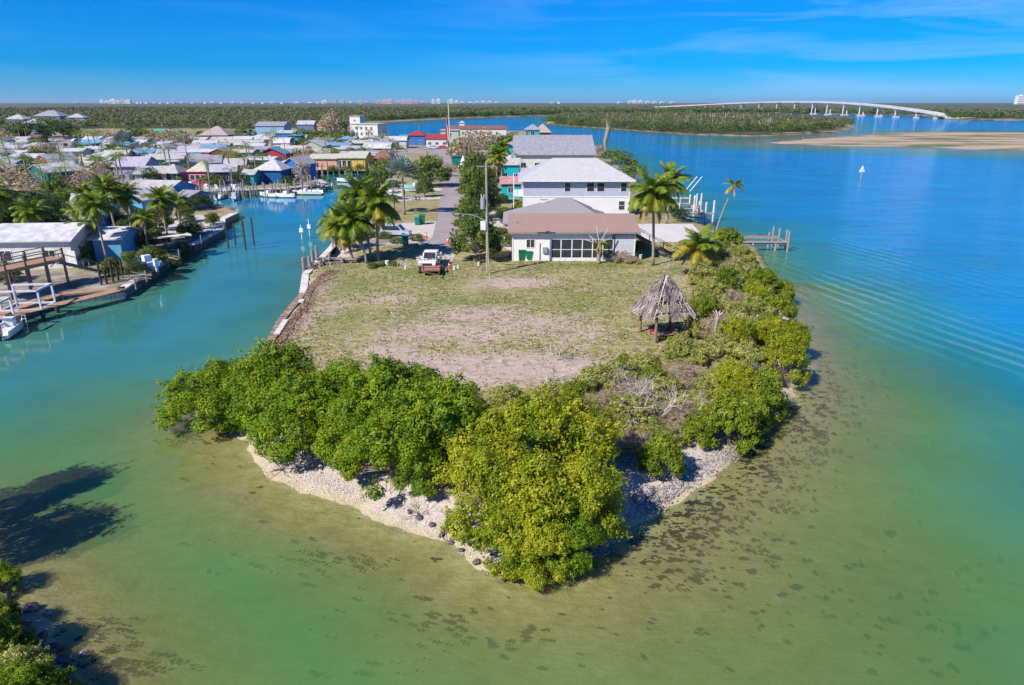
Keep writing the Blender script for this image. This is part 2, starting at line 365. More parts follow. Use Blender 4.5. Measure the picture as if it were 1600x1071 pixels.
msk = MATH('ADD', msk, MATH('MULTIPLY', ATT('soil'), .38))
lawnc = MIX(RAMP(msk, [(.0, (0,0,0)), (.975, (0,0,0)), (1.0, (1,1,1))]), grass, soilc)
msk2 = MATH('MULTIPLY_ADD', msk, 1.0, 0.0)
gravel = RAMP(NZ(.35, 7), [(.36, (.13,.125,.07)), (.5, (.26,.225,.18)), (.64, (.38,.345,.32))])
sand = RAMP(NZ(9, 6), [(.3, (.34,.28,.24)), (.5, (.50,.43,.385)), (.7, (.62,.55,.50))])
seab = RAMP(NZ(1.1, 7, (1, 1.3, 1), .4), [(.32, (.36,.28,.12)), (.5, (.48,.385,.18)), (.7, (.58,.47,.25))])
fst = RAMP(NZ(.05, 6), [(.4, (.045,.05,.02)), (.6, (.11,.10,.05))])
barc = RAMP(NZ(.022, 7, (1, 2.5, 1)), [(.42, (.13,.15,.05)), (.5, (.36,.27,.19)), (.64, (.44,.34,.27))])
trk = n.new('ShaderNodeTexWave'); trk.wave_type = 'RINGS'; trk.rings_direction = 'Z'; trk.inputs['Scale'].default_value = .22; trk.inputs['Distortion'].default_value = 9; trk.inputs['Detail'].default_value = 4; trk.inputs['Detail Scale'].default_value = .5
mt = n.new('ShaderNodeMapping'); mt.inputs['Location'].default_value = (2, -52, 0); l.new(tcn.outputs['Object'], mt.inputs[0]); l.new(mt.outputs[0], trk.inputs['Vector'])
lawnc = MIX(MATH('MULTIPLY', RAMP(trk.outputs['Fac'], [(.72, (0,0,0)), (.86, (1,1,1))]), RAMP(fine, [(.45, (0,0,0)), (.6, (.8,.8,.8))])), lawnc, soilc)
lawnc = MIX(RAMP(NZ(1.1, 7, dist=1.0), [(.52, (0,0,0)), (.66, (.75,.75,.75))]), lawnc, (.17,.145,.065))
lawnc = MIX(MATH('MULTIPLY', ATT('lush'), RAMP(NZ(.9, 6), [(.3, (.3,.3,.3)), (.6, (1,1,1))])), lawnc, (.115,.175,.025))
c = MIX(ATT('lawn'), gravel, lawnc); c = MIX(ATT('beach'), c, sand); c = MIX(ATT('forest'), c, fst); c = MIX(ATT('bar'), c, barc); c = MIX(ATT('under'), c, seab)
l.new(c, pb.inputs['Base Color'])
bmp = n.new('ShaderNodeBump'); bmp.inputs['Strength'].default_value = .55; bmp.inputs['Distance'].default_value = .12
l.new(MATH('ADD', NZ(5, 8), MATH('MULTIPLY', swirl, 1.2)), bmp.inputs['Height']); l.new(bmp.outputs[0], pb.inputs['Normal'])
under = np.clip((.16 - ZZ) / .2, 0, 1) * (1 - barm * (ZZ > -.3))
gme = npmesh('ground', V, Q, M_GROUND, dict(lawn=lawn.ravel(), soil=soil.ravel(), lush=lush.ravel(), beach=beach.ravel(), forest=forest.ravel(), bar=barm.ravel(), under=under.ravel()), smooth=True)
tag(put('ground', gme), kind='structure')
def zg(x, y):
    z, *_ = shore_height(np.array([float(x)]), np.array([float(y)])); return float(z[0])

# water sheet: same grid, wherever the ground is below or near the waterline
dep = -ZZ.ravel(); keep = (dep[Q] > -.25).any(1)
Qw = Q[keep]; used = np.unique(Qw); remap = np.full(len(V), -1); remap[used] = np.arange(len(used))
Vw = V[used].copy(); Vw[:, 2] = 0
M_WATER = bpy.data.materials.new('water'); M_WATER.use_nodes = True
t = M_WATER.node_tree; n = t.nodes; l = t.links; n.remove(n['Principled BSDF']); out = n['Material Output']; tcn = n.new('ShaderNodeTexCoord')
d_ = ATT('depth')
body = RAMP(MATH('DIVIDE', d_, 6.0, clamp=True), [(0, (.29,.235,.08)), (.045, (.235,.225,.075)), (.08, (.145,.22,.062)), (.14, (.085,.225,.066)), (.28, (.022,.205,.20)), (.48, (.003,.19,.40)), (1, (.001,.20,.52))])
body = MIX(MATH('MULTIPLY', ATT('canal'), .6), body, (.055,.185,.145))
cloudy = RAMP(NZ(.07, 4), [(.35, (.86,.86,.86)), (.65, (1.12,1.12,1.12))])
mm = n.new('ShaderNodeMix'); mm.data_type = 'RGBA'; mm.blend_type = 'MULTIPLY'; mm.inputs[0].default_value = 1; l.new(body, mm.inputs[6]); l.new(cloudy, mm.inputs[7])
dif = n.new('ShaderNodeBsdfDiffuse'); l.new(mm.outputs[2], dif.inputs['Color'])
trn = n.new('ShaderNodeBsdfTransparent'); trn.inputs['Color'].default_value = (.86,.95,.86,1)
opac = MATH('SUBTRACT', 1.0, MATH('POWER', 2.718, MATH('MULTIPLY', MATH('MAXIMUM', d_, 0.0), -1.45)), clamp=True)
inner = n.new('ShaderNodeMixShader'); l.new(opac, inner.inputs[0]); l.new(trn.outputs[0], inner.inputs[1]); l.new(dif.outputs[0], inner.inputs[2])
gls = n.new('ShaderNodeBsdfGlossy'); gls.inputs['Roughness'].default_value = .04
bp = n.new('ShaderNodeBump'); bp.inputs['Distance'].default_value = 1.0; bp.inputs['Strength'].default_value = 1.0
open_ = ATT('open')
chop = MATH('MULTIPLY', NZ(.9, 4, (1, 2.2, 1)), MATH('MULTIPLY_ADD', open_, .10, .006))
swell = MATH('MULTIPLY', NZ(.12, 3, (.6, 1.5, 1)), MATH('MULTIPLY', open_, .35))
wv = n.new('ShaderNodeTexWave'); wv.wave_type = 'BANDS'; wv.bands_direction = 'X'; wv.inputs['Scale'].default_value = .155; wv.inputs['Distortion'].default_value = 4.5
wv.inputs['Detail'].default_value = 3; wv.inputs['Detail Scale'].default_value = .22
mpw = n.new('ShaderNodeMapping'); mpw.inputs['Rotation'].default_value = (0, 0, math.radians(-17)); mpw.inputs['Scale'].default_value = (1, 1, 1)
l.new(tcn.outputs['Object'], mpw.inputs[0]); l.new(mpw.outputs[0], wv.inputs['Vector'])
wake = MATH('MULTIPLY', MATH('MULTIPLY', wv.outputs['Fac'], RAMP(NZ(.11, 4, (1, .5, 1)), [(.36, (.1,.1,.1)), (.6, (1,1,1))])), MATH('MULTIPLY', ATT('wake'), .30))
l.new(MATH('ADD', MATH('ADD', chop, swell), wake), bp.inputs['Height'])
l.new(bp.outputs[0], gls.inputs['Normal'])
fr = n.new('ShaderNodeFresnel'); fr.inputs['IOR'].default_value = 1.33; l.new(bp.outputs[0], fr.inputs['Normal'])
outer = n.new('ShaderNodeMixShader'); l.new(MATH('MINIMUM', fr.outputs[0], .62), outer.inputs[0]); l.new(inner.outputs[0], outer.inputs[1]); l.new(gls.outputs[0], outer.inputs[2])
l.new(outer.outputs[0], out.inputs['Surface'])
openw = np.clip((XX - 8) / 25, 0, 1) * np.clip((YY - 38) / 30, 0, 1); openw = np.where(YY > 330, 1.0, openw)
sw = .955*XX + .295*YY - (YY-60)*.06; wk = np.exp(-((sw - 56) / 5.0)**2) * np.clip((YY - 38) / 14, 0, 1) * np.clip((125 - YY) / 40, 0, 1) + .22 * np.exp(-((sw - 72) / 14.0)**2) * (YY < 170) * np.clip((YY-45)/20, 0, 1)
wme = npmesh('water', Vw, remap[Qw], M_WATER, dict(depth=dep[used], open=openw.ravel()[used], wake=wk.ravel()[used], canal=(np.clip((4 - XX) / 16, 0, 1) * np.clip((150 - YY) / 50, 0, 1) * np.clip((YY - 38) / 12, 0, 1)).ravel()[used]))
tag(put('water', wme), kind='structure')
# ------------------------------------------------------------------ vegetation library
def rnd_rot(rng, n):
    a = rng.normal(size=(n, 3)); return a / np.linalg.norm(a, axis=1, keepdims=True)
def leaf_quads(C, Nn, size, aspect, rng, fold=0.0):
    """one small diamond leaf per centre, facing Nn"""
    n = len(C); u = np.cross(Nn, rnd_rot(rng, n)); u /= np.linalg.norm(u, axis=1, keepdims=True) + 1e-9; v = np.cross(Nn, u)
    s = (np.asarray(size) * (.7 + .6 * rng.random(n)))[:, None]
    V = np.stack([C - u*s, C - v*s*aspect + Nn*s*fold, C + u*s, C + v*s*aspect + Nn*s*fold], 1).reshape(-1, 3)
    return V, np.arange(4*n).reshape(n, 4)
def crown_mesh(name, m, seed, nleaf, leaf, lobes=11, lobe_r=(.30,.46), low=.12, top=1.55, shell=.8, spread=.72, aspect=.5, sprays=0):
    """unit crown: radius about 1, ground at z = 0. returns the mesh and its lobe centres"""
    rng = np.random.default_rng(seed); Ls = []
    for k in range(lobes):
        a = 2*math.pi*(k/lobes*2.618) ; rr = spread * math.sqrt((k+.5)/lobes) * rng.uniform(.85, 1.1)
        r = rng.uniform(*lobe_r); z = low + r*.75 + (top - low - 1.7*r) * (1 - (rr/spread)**2 * rng.uniform(.35, 1.0)) * rng.uniform(.8, 1.0)
        Ls.append((rr*math.cos(a), rr*math.sin(a), z, r))
    for k in range(int(lobes*.6)):
        a = rng.uniform(0, 6.28); r = rng.uniform(*lobe_r)*.8; Ls.append((spread*math.cos(a), spread*math.sin(a), low+r*.9+rng.uniform(0,.25), r))
    Ls = np.array(Ls); wgt = Ls[:, 3]**2; k = rng.choice(len(Ls), nleaf*2, p=wgt/wgt.sum())
    D = rnd_rot(rng, nleaf*2); lump = 1 + .18*np.sin(D[:,0]*7+k)*np.sin(D[:,1]*8+k*2)*np.sin(D[:,2]*7)
    rad = (1 - np.abs(rng.normal(0, 1-shell, nleaf*2))) * lump; rad = np.clip(rad, .2, 1.25)
    C = Ls[k,:3] + D * (Ls[k,3]*rad)[:,None] * np.array([1,1,.85])
    deep = np.zeros(len(C), bool)
    for L in Ls: deep |= (np.linalg.norm((C - L[:3]), axis=1) < L[3]*.62)
    keepm = ~(deep & (rng.random(len(C)) < .9)) & (C[:,2] > low*.5)
    C = C[keepm][:nleaf]; D = D[keepm][:nleaf]
    if sprays:                                            # leafy shoots that stick out of the lobes and break the outline
        ns = sprays; kk = rng.choice(len(Ls), ns); Ds = rnd_rot(rng, ns); Ds[:,2] = Ds[:,2]*.7 + .25
        Cs = Ls[kk,:3] + Ds * (Ls[kk,3]*rng.uniform(.95, 1.5, ns))[:,None]; m_ = 26; Cs = np.repeat(Cs, m_, 0) + rng.normal(0, .030, (ns*m_, 3)) + np.repeat(Ds, m_, 0)*rng.normal(0, .05, (ns*m_, 1))
        g_ = Cs[:,2] > low*.5; C = np.concatenate([C, Cs[g_]]); D = np.concatenate([D, np.repeat(Ds, m_, 0)[g_]])
    Nn = D + rnd_rot(rng, len(C))*.75 + np.array([0,0,.55]); Nn /= np.linalg.norm(Nn, axis=1, keepdims=True)
    V, Q_ = leaf_quads(C, Nn, leaf, aspect, rng, .12)
    return npmesh(name, V, Q_, m), Ls
def limb_mesh(name, m, Ls, seed, r0=.05, twigs=2, roots=0, extra=0):
    rnd = random.Random(seed); b = MB()
    fork = Vector((rnd.uniform(-.05,.05), rnd.uniform(-.05,.05), .3))
    b.tube([(0,0,-.25), (0.02,0,.05), fork], [r0*1.5, r0*1.1, r0*.9], 6)
    for L in Ls:
        c = Vector(L[:3]); mid = fork.lerp(c, .5) + Vector((rnd.uniform(-.1,.1), rnd.uniform(-.1,.1), rnd.uniform(.0,.1)))
        b.tube([fork, mid, c], [r0*.6, r0*.35, r0*.15], 4, cap=False)
        for _ in range(twigs):
            e = c + Vector((rnd.uniform(-1,1), rnd.uniform(-1,1), rnd.uniform(-.5,1))) * L[3]*.9
            b.tube([mid, c.lerp(e,.4), e], [r0*.2, r0*.12, r0*.05], 3, cap=False)
    for _ in range(roots):
        a = rnd.uniform(0,6.28); q = rnd.uniform(.15,.45)
        b.tube([(0,0,.22+rnd.uniform(0,.15)), (math.cos(a)*q*.6, math.sin(a)*q*.6, .18), (math.cos(a)*q, math.sin(a)*q, -.2)], [r0*.3, r0*.25, r0*.2], 4, cap=False)
    return b.mesh(name, m)
def twig_mesh(name, m, seed, depth=4, n0=5, r0=.03, L0=.5, spread=.7, up=.35, droop=0):
    rnd = random.Random(seed); b = MB()
    def grow(p, d, L, r, k):
        q = p + d * L * .5 + Vector((rnd.uniform(-1,1), rnd.uniform(-1,1), rnd.uniform(-1,1))) * L * .08; e = q + (d + Vector((0,0,up*.3))).normalized() * L * .5
        b.tube([p, q, e], [r, r*.8, r*.6], 3 if k < depth else 5, cap=False)
        if k == 0: return
        for _ in range(rnd.choice((2,3))):
            v = (d + Vector((rnd.gauss(0,spread), rnd.gauss(0,spread), rnd.gauss(up*.4,spread*.6)))).normalized(); grow(e, v, L*rnd.uniform(.6,.85), r*.58, k-1)
    for i in range(n0):
        a = 6.283*i/n0 + rnd.uniform(-.3,.3); grow(Vector((0,0,.0)), Vector((math.cos(a)*.7, math.sin(a)*.7, rnd.uniform(.5,1.2))).normalized(), L0, r0, depth)
    return b.mesh(name, m)

ML = dict(
  mangrove=leafmat('mangrove_leaf', (.07,.165,.005), (.31,.42,.016), (.45,.36,.03), .05, .55, .42, .55),
  yellowgreen=leafmat('yellow_green_leaf', (.13,.215,.006), (.52,.53,.025), (.62,.48,.06), .08, .55, .42, .55),
  bright=leafmat('bright_green_leaf', (.080,.145,.006), (.30,.35,.018), (.25,.30,.03), .05, .5, .3, .42),
  scrub=leafmat('olive_scrub_leaf', (.14,.19,.022), (.42,.44,.09), (.60,.48,.22), .16, .45, .25, .6),
  brown=leafmat('brown_brush_leaf', (.22,.17,.09), (.48,.39,.24), (.60,.45,.34), .2, .5, .2, .8),
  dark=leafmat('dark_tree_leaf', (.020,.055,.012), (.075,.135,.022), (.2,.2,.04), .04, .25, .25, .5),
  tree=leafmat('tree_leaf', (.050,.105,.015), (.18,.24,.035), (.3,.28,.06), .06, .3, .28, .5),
  silver=leafmat('silver_palm_leaf', (.16,.22,.19), (.33,.40,.36), (.45,.45,.36), .1, .6, .15, .5),
  pinkish=leafmat('dry_pinkish_pod', (.26,.16,.15), (.42,.30,.29), (.36,.33,.12), .2, .5, .15, .8),
  palm=leafmat('palm_leaflet', (.065,.145,.010), (.26,.32,.03), (.30,.28,.03), .10, .8, .25, .38),
  palmy=leafmat('yellowing_palm_leaflet', (.20,.22,.02), (.46,.38,.03), (.50,.30,.05), .15, .8, .25, .45),
  palmd=leafmat('dead_palm_leaflet', (.20,.14,.08), (.38,.26,.14), (.45,.30,.1), .1, .8, .1, .8),
  forest=leafmat('forest_leaf', (.070,.090,.030), (.135,.150,.050), (.20,.17,.10), .12, .02, .15, .7))
LIB = {}
def lib(kind, variants, m, nleaf, leaf, trunk=M_BARK, roots=0, twigs=1, **kw):
    LIB[kind] = []
    for i in range(variants):
        me, Ls = crown_mesh(kind + '_crown', ML[m], hash_(kind) + i, nleaf, leaf, **kw)
        tm = limb_mesh(kind + '_trunk', trunk, Ls, i, r0=.035, twigs=twigs, roots=roots)
        LIB[kind].append((me, tm))
def hash_(s): return sum(ord(c)*(i+3) for i, c in enumerate(s)) % 9973
lib('mangrove', 5, 'mangrove', 15000, .030, roots=10, lobes=21, low=.12, top=1.75, sprays=190, lobe_r=(.17,.34), spread=.82, shell=.68)
lib('yellow_mangrove', 3, 'yellowgreen', 14000, .030, roots=12, lobes=22, low=.10, top=1.75, sprays=210, lobe_r=(.16,.33), shell=.66, spread=.82)
lib('green_bush', 3, 'bright', 8000, .042, roots=8, lobes=15, low=.03, top=1.6, sprays=110, lobe_r=(.2,.36), shell=.7, spread=.78)
lib('scrub', 4, 'scrub', 8500, .045, trunk=M_DEAD, lobes=15, low=.02, top=1.5, shell=.5, twigs=5, aspect=.36, sprays=120, lobe_r=(.2,.36), spread=.85)
lib('brown_scrub', 3, 'brown', 9000, .060, trunk=M_DEAD, lobes=14, low=.02, top=1.4, shell=.45, twigs=7, aspect=.10, sprays=60, lobe_r=(.2,.36), spread=.85)
lib('tree', 3, 'tree', 6500, .045, lobes=18, low=.25, top=2.0, sprays=100, lobe_r=(.2,.36), shell=.7, spread=.8)
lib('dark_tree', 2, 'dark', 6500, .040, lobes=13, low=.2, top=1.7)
lib('bush', 2, 'tree', 2600, .055, lobes=8, low=.02, top=1.5)
lib('far_tree', 3, 'tree', 900, .085, lobes=9, low=.1, top=1.7, twigs=0)
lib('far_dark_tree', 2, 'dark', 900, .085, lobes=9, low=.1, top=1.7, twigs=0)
lib('far_brown_tree', 2, 'brown', 800, .07, lobes=9, low=.1, top=1.9, twigs=1, shell=.6)
TW = [twig_mesh('dead_branches', M_DEAD, s, 4, 5, .022, .42) for s in (1, 2, 3)]
TWP = twig_mesh('bare_branches', M_BARK, 9, 5, 6, .035, .36, .55, .5)
def tree(kind, px, py, r, h, label, group=None, z=None, cat='tree', name=None, v=None, rz=None, world=None):
    x, y = world or at(px, py, G if z is None else z); z0 = zg(x, y) if (z is None and y < 140) else (G if z is None else z)
    rnd = random.Random(int(px*7+py*13)); L = LIB[kind]; cm, tm = L[(rnd.randrange(len(L)) if v is None else v) % len(L)]
    top = 1.6
    e = empty(name or 'tree', (x, y, max(z0, -.1)), rnd.uniform(0, 6.28) if rz is None else rz, label, cat, group)
    e.scale = (r, r, h/top)
    put('trunk', tm, e); put('crown', cm, e)
    return e

# palms ------------------------------------------------------------
def frond_mesh(name, m, a0, droop, n=20, seed=0, hang=.35, wid=.26, dens=3):
    """canonical frond of length 1 growing along +x from the origin"""
    rng = np.random.default_rng(seed); P = [np.array([0., 0., 0.])]; A = []
    for k in range(n):
        a = a0 - droop * ((k+1)/n)**1.25; A.append(a); P.append(P[-1] + np.array([math.cos(a), 0, math.sin(a)]) / n)
    V = []; Fq = []
    for k in range(n):                                        # rachis ribbon
        w0, w1 = .012*(1-k/n)+.003, .012*(1-(k+1)/n)+.003; b = len(V)
        V += [P[k]+[0,-w0,0], P[k]+[0,w0,0], P[k+1]+[0,w1,0], P[k+1]+[0,-w1,0]]; Fq.append((b, b+1, b+2, b+3))
    for k in range(2*dens, n*dens):
        i = k/dens; j = int(i); p = P[j] + (P[j+1]-P[j])*(i-j); t = i/n; a = A[j]
        Lf = wid * (math.sin(math.pi*min(1, .12+t*.95))**.6) * rng.uniform(.85, 1.1)
        d = np.array([math.cos(a), 0, math.sin(a)])
        for s in (-1, 1):
            tip = p + d*Lf*.55 + np.array([0, s*Lf*.8, 0]) + np.array([0, 0, -Lf*hang*rng.uniform(.6,1.6)])
            w = d * .019 ; b = len(V); mid = p + (tip-p)*.5 + np.array([0,0,.02])
            V += [p - w*.5, p + w*.6, mid + w*.75, mid - w*.4]; Fq.append((b, b+1, b+2, b+3))
            b = len(V); V += [mid - w*.4, mid + w*.75, tip + w*.1, tip - w*.1]; Fq.append((b, b+1, b+2, b+3))
    return npmesh(name, V, Fq, m)
FR = {}
for key, m in (('g', 'palm'), ('y', 'palmy'), ('d', 'palmd')):
    FR[key] = dict(up=frond_mesh('frond_upright', ML[m], 1.25, 1.1, seed=1), mid=frond_mesh('frond_arching', ML[m], .75, 1.5, seed=2),
                   low=frond_mesh('frond_low', ML[m], .1, 1.35, seed=3, hang=.7), hang=frond_mesh('frond_hanging', ML[m], -.75, .75, seed=4, hang=.5, wid=.14))
def trunk_mesh(h, r, lean, seed=0):
    n = 9; pts = []; rs = []
    for k in range(n+1):
        t = k/n; pts.append((lean[0]*t**1.5, lean[1]*t**1.5, h*t)); rs.append(r*(1.45 if k == 0 else 1.1-.35*t) * (1+.06*(k % 2)))
    b = MB(); b.tube(pts, rs, 9); return b.mesh('palm_trunk', M_PALMT, True)
def palm(px, py, h, fl, label, group=None, lean=(0,0), plan='std', seed=None, r=.16, cat='palm tree', z=None, world=None):
    x, y = world or at(px, py, G if z is None else z); z0 = G if z is None else z
    rnd = random.Random(int(px*3+py*5) if seed is None else seed)
    e = empty('palm_tree', (x, y, z0), 0, label, cat, group)
    put('trunk', trunk_mesh(h, r, lean), e)
    plans = dict(std=[('g','up',8),('g','mid',15),('g','low',11),('y','hang',4),('d','hang',3)],
                 yellow=[('g','up',8),('y','mid',5),('g','mid',8),('y','low',11),('y','hang',4),('d','hang',4)],
                 skirt=[('g','up',8),('g','mid',16),('g','low',12),('y','low',6),('y','hang',6),('d','hang',7)],
                 small=[('g','up',5),('g','mid',7),('y','low',3),('d','hang',3)],
                 trimmed=[('g','low',4),('g','mid',2),('d','hang',6)])
    i = 0
    for key, kind, cnt in plans[plan]:
        for q in range(cnt):
            a = 2.399*i + rnd.uniform(-.25,.25); i += 1
            o = put('frond', FR[key][kind], e, (lean[0], lean[1], h - (.12 if kind == 'hang' else 0)), (rnd.uniform(-.25,.25), rnd.uniform(-.2,.2), a), fl*rnd.uniform(.82,1.1))
            if plan == 'yellow' and key != 'g' and kind != 'hang': o['label'] = 'yellowing frond'
            if key == 'd': o['label'] = 'dead brown hanging frond'
    return e
def far_crown(seed, key='palm', n=16, st=9):
    rng = random.Random(seed); Vs = []; Qs = []; off = 0
    for i in range(n):
        a0, dr = rng.choice(((1.15, 1.2), (.7, 1.5), (.2, 1.3), (.5, 1.4)))
        me = frond_mesh('tmp', ML[key], a0, dr, n=st, seed=i, dens=1, wid=.3)
        co = np.zeros(len(me.vertices)*3, np.float32); me.vertices.foreach_get('co', co); co = co.reshape(-1, 3)
        # widen the leaflets a little: they are seen from far away
        q = np.zeros(len(me.loops), np.int32); me.loops.foreach_get('vertex_index', q); q = q.reshape(-1, 4)
        a = 2.399*i; R_ = np.array([[math.cos(a), -math.sin(a), 0], [math.sin(a), math.cos(a), 0], [0, 0, 1]])
        Vs.append(co @ R_.T * rng.uniform(.85, 1.1)); Qs.append(q + off); off += len(co); bpy.data.meshes.remove(me)
    return npmesh('palm_crown', np.concatenate(Vs), np.concatenate(Qs), ML[key])
FCROWN = [far_crown(s) for s in (1, 2, 3)]
def fan_crown(seed, n=26):
    rng = np.random.default_rng(seed); V = []; Fq = []
    for i in range(n):
        a = 2.399*i; el = rng.uniform(-.5, 1.35); d = np.array([math.cos(a)*math.cos(el), math.sin(a)*math.cos(el), math.sin(el)])
        up = np.cross(d, [-math.sin(a), math.cos(a), 0]); sdv = np.array([-math.sin(a), math.cos(a), 0]); c = d*.55; b = len(V)
        V += [d*0, c + sdv*.008, c - sdv*.008, d*.02]; Fq.append((b, b+1, b+2, b+3))
        for k in range(13):
            t = (k-6)/6*2.1; v = d*math.cos(t) + sdv*math.sin(t); v2 = d*math.cos(t+.14) + sdv*math.sin(t+.14); v0 = d*math.cos(t-.14) + sdv*math.sin(t-.14)
            b = len(V); V += [c, c + v0*.32 + up*.02, c + v*.5 - np.array([0,0,.05]), c + v2*.32 + up*.02]; Fq.append((b, b+1, b+2, b+3))
    return npmesh('fan_palm_crown', V, Fq, ML['silver'])
FAN = fan_crown(4)
TRK = {}
def far_palm(px, py, h, fl, label, group=None, fan=False):
    x, y = at(px, py, G); e = empty('palm_tree', (x, y, G), random.Random(px).uniform(0, 6), label, 'palm tree', group)
    k = round(h)
    if k not in TRK: TRK[k] = trunk_mesh(k, .2, (0,0))
    put('trunk', TRK[k], e); put('crown', FAN if fan else FCROWN[int(px) % 3], e, (0,0,k), (0,0,0), fl)
    return e
# ------------------------------------------------------------------ foreground mangroves and scrub on the point
def crown_at(kind, px, py, zc, r, h, label, group, cat='mangrove tree', name='mangrove_tree', **k):
    x, y = at(px, py, zc); return tree(kind, px, py, r, h, label, group, cat=cat, name=name, world=(x, y), **k)
GM = 'mangroves along the shell beach'
for a in [
 ('mangrove',320,608,2.6,3.0,3.9,'mangrove standing apart in the water at the left end of the hedge'),
 ('mangrove',352,590,2.8,2.1,4.0,'small mangrove behind the leftmost one over the canal water'),
 ('mangrove',432,600,3.2,2.9,5.4,'tall green mangrove beside the end of the old canal seawall'),
 ('mangrove',398,612,2.6,2.4,4.2,'mangrove where the hedge first meets the shell beach at left'),
 ('mangrove',474,648,2.8,3.0,4.6,'mangrove leaning over the beach with dark prop roots below'),
 ('mangrove',530,622,3.0,2.9,4.4,'rounded green mangrove next to the lawn, left of centre hedge'),
 ('mangrove',553,670,2.6,2.4,4.2,'low mangrove above the widest part of the shell beach'),
 ('mangrove',622,640,3.2,3.3,5.4,'broad mangrove at the middle of the hedge facing the bare soil'),
 ('mangrove',611,700,2.6,2.8,4.6,'mangrove with branches reaching low over the shell beach'),
 ('mangrove',660,730,1.8,1.7,3.2,'small mangrove at the foot of the hedge beside beach rubble'),
 ('mangrove',692,675,3.0,3.0,5.4,'dark green mangrove left of the big yellow-green one'),
 ('yellow_mangrove',752,700,2.8,2.5,4.3,'yellow-green buttonwood left of the biggest clump'),
 ('yellow_mangrove',838,690,3.2,2.9,4.9,'yellow-green mangrove, rear crown of the big front clump'),
 ('yellow_mangrove',905,700,2.8,2.6,4.8,'yellow-green mangrove at the right rear of the front clump'),
 ('yellow_mangrove',762,766,2.6,2.2,4.4,'yellow-green mangrove leaning left over the waterline rubble'),
 ('yellow_mangrove',840,776,2.9,2.6,4.6,'largest yellow-green mangrove at the very tip of the point'),
 ('yellow_mangrove',908,780,2.4,2.1,4.4,'yellow-green mangrove at the tip, casting shade to the right'),
 ('yellow_mangrove',846,845,1.7,1.6,3.2,'yellow-green sprig low over the front waterline of the tip'),
 ('yellow_mangrove',800,836,1.7,1.6,3.2,'lowest yellow-green mangrove dipping into the shallow water'),
 ('mangrove',885,838,1.6,1.5,3.0,'small green mangrove beside dark rocks at the tip')]:
    crown_at(*a, GM)
GR = 'shrubs along the right shore'
for a in [
 ('green_bush',1035,716,1.3,1.35,2.1,'round bright green bush on the white shell bank'),
 ('green_bush',1142,652,2.0,1.9,3.0,'bright green mangrove bush over the rubble at the right bend'),
 ('green_bush',1095,668,1.5,1.1,1.9,'small green bush left of the bend in the right shore'),
 ('green_bush',1195,606,2.2,1.7,3.0,'green mangrove bush above the white driftwood roots'),
 ('yellow_mangrove',1150,600,2.2,1.6,2.9,'yellow-green bush inland of the driftwood roots'),
 ('yellow_mangrove',1228,560,2.2,1.9,3.2,'yellow mangrove leaning furthest out over the right water'),
 ('yellow_mangrove',1205,525,2.4,1.6,3.0,'yellow mangrove shrub behind the furthest-leaning one'),
 ('scrub',1165,560,2.0,1.8,2.6,'olive scrub with white bare limbs beside the yellow mangrove'),
 ('green_bush',1215,485,2.0,1.7,3.0,'dark green shrub with open limbs above blue water'),
 ('scrub',1170,490,2.0,2.0,2.9,'olive scrub below the open-limbed shore shrub'),
 ('green_bush',1190,445,2.2,2.0,3.2,'green shrub jutting over the water right of the yellow palm'),
 ('scrub',1150,440,2.0,2.2,3.2,'pale olive scrub directly right of the yellow palm'),
 ('scrub',1158,404,1.6,1.7,2.2,'big sandy-olive scrub beside the broken pier'),
 ('green_bush',1135,385,2.2,2.2,3.4,'green shrub at the foot of the leaning palm'),
 ('green_bush',1130,455,2.4,1.7,3.4,'tall lush green shrub behind the hut'),
 ('green_bush',1100,500,2.0,1.4,2.9,'green shrub touching the right side of the hut roof'),
 ('yellow_mangrove',1150,535,2.0,1.5,2.8,'lime shrub right of the topless palm trunk'),
 ('scrub',1115,470,1.8,2.0,2.8,'olive scrub right behind the thatched hut roof'),
 ('brown_scrub',1125,520,1.6,2.0,2.4,'brown brush beside the cut palm stump'),
 ('scrub',1085,520,1.4,1.1,2.0,'vine scrub covering the right posts of the thatched hut'),
 ('scrub',1185,520,2.0,2.0,2.8,'olive scrub inland of the open-limbed shore shrub'),
 ('brown_scrub',1145,475,1.8,1.8,2.5,'tan twiggy brush in the middle of the right shore scrub'),
 ('yellow_mangrove',1180,470,1.8,1.5,2.6,'yellowish shrub half way down the right shore'),
 ('scrub',1100,440,1.6,1.8,2.4,'green scrub around the foot of the yellow palm'),
 ('scrub',1136,412,1.8,2.0,2.6,'sandy-olive shrub uphill of the derelict pier'),
 ('scrub',1172,424,1.5,1.5,2.0,'pale scrub at the water by the derelict pier'),
 ('yellow_mangrove',1240,530,1.8,1.5,2.6,'yellow-green shrub above the deep blue shade at right'),
 ('green_bush',1170,640,1.6,1.5,2.4,'mid green bush between the bend and the driftwood'),
 ('scrub',1120,555,1.6,1.8,2.3,'olive scrub around the topless palm trunk'),
 ('scrub',1095,480,1.6,1.6,2.4,'pale green scrub behind the hut, nearest its roof'),
 ('green_bush',1225,455,1.4,1.3,2.2,'small dark shrub low over the water right of the palm'),
 ('scrub',1145,500,1.8,1.8,2.6,'grey-green scrub among bare twigs behind the stump'),
 ('brown_scrub',1140,425,1.8,1.9,2.8,'brown brush between yellow palm and shore')]:
    a = list(a); a[5] *= 1.22; crown_at(*a, GR, cat='shrub', name='shrub')
GB = 'brush pile thicket on the point'
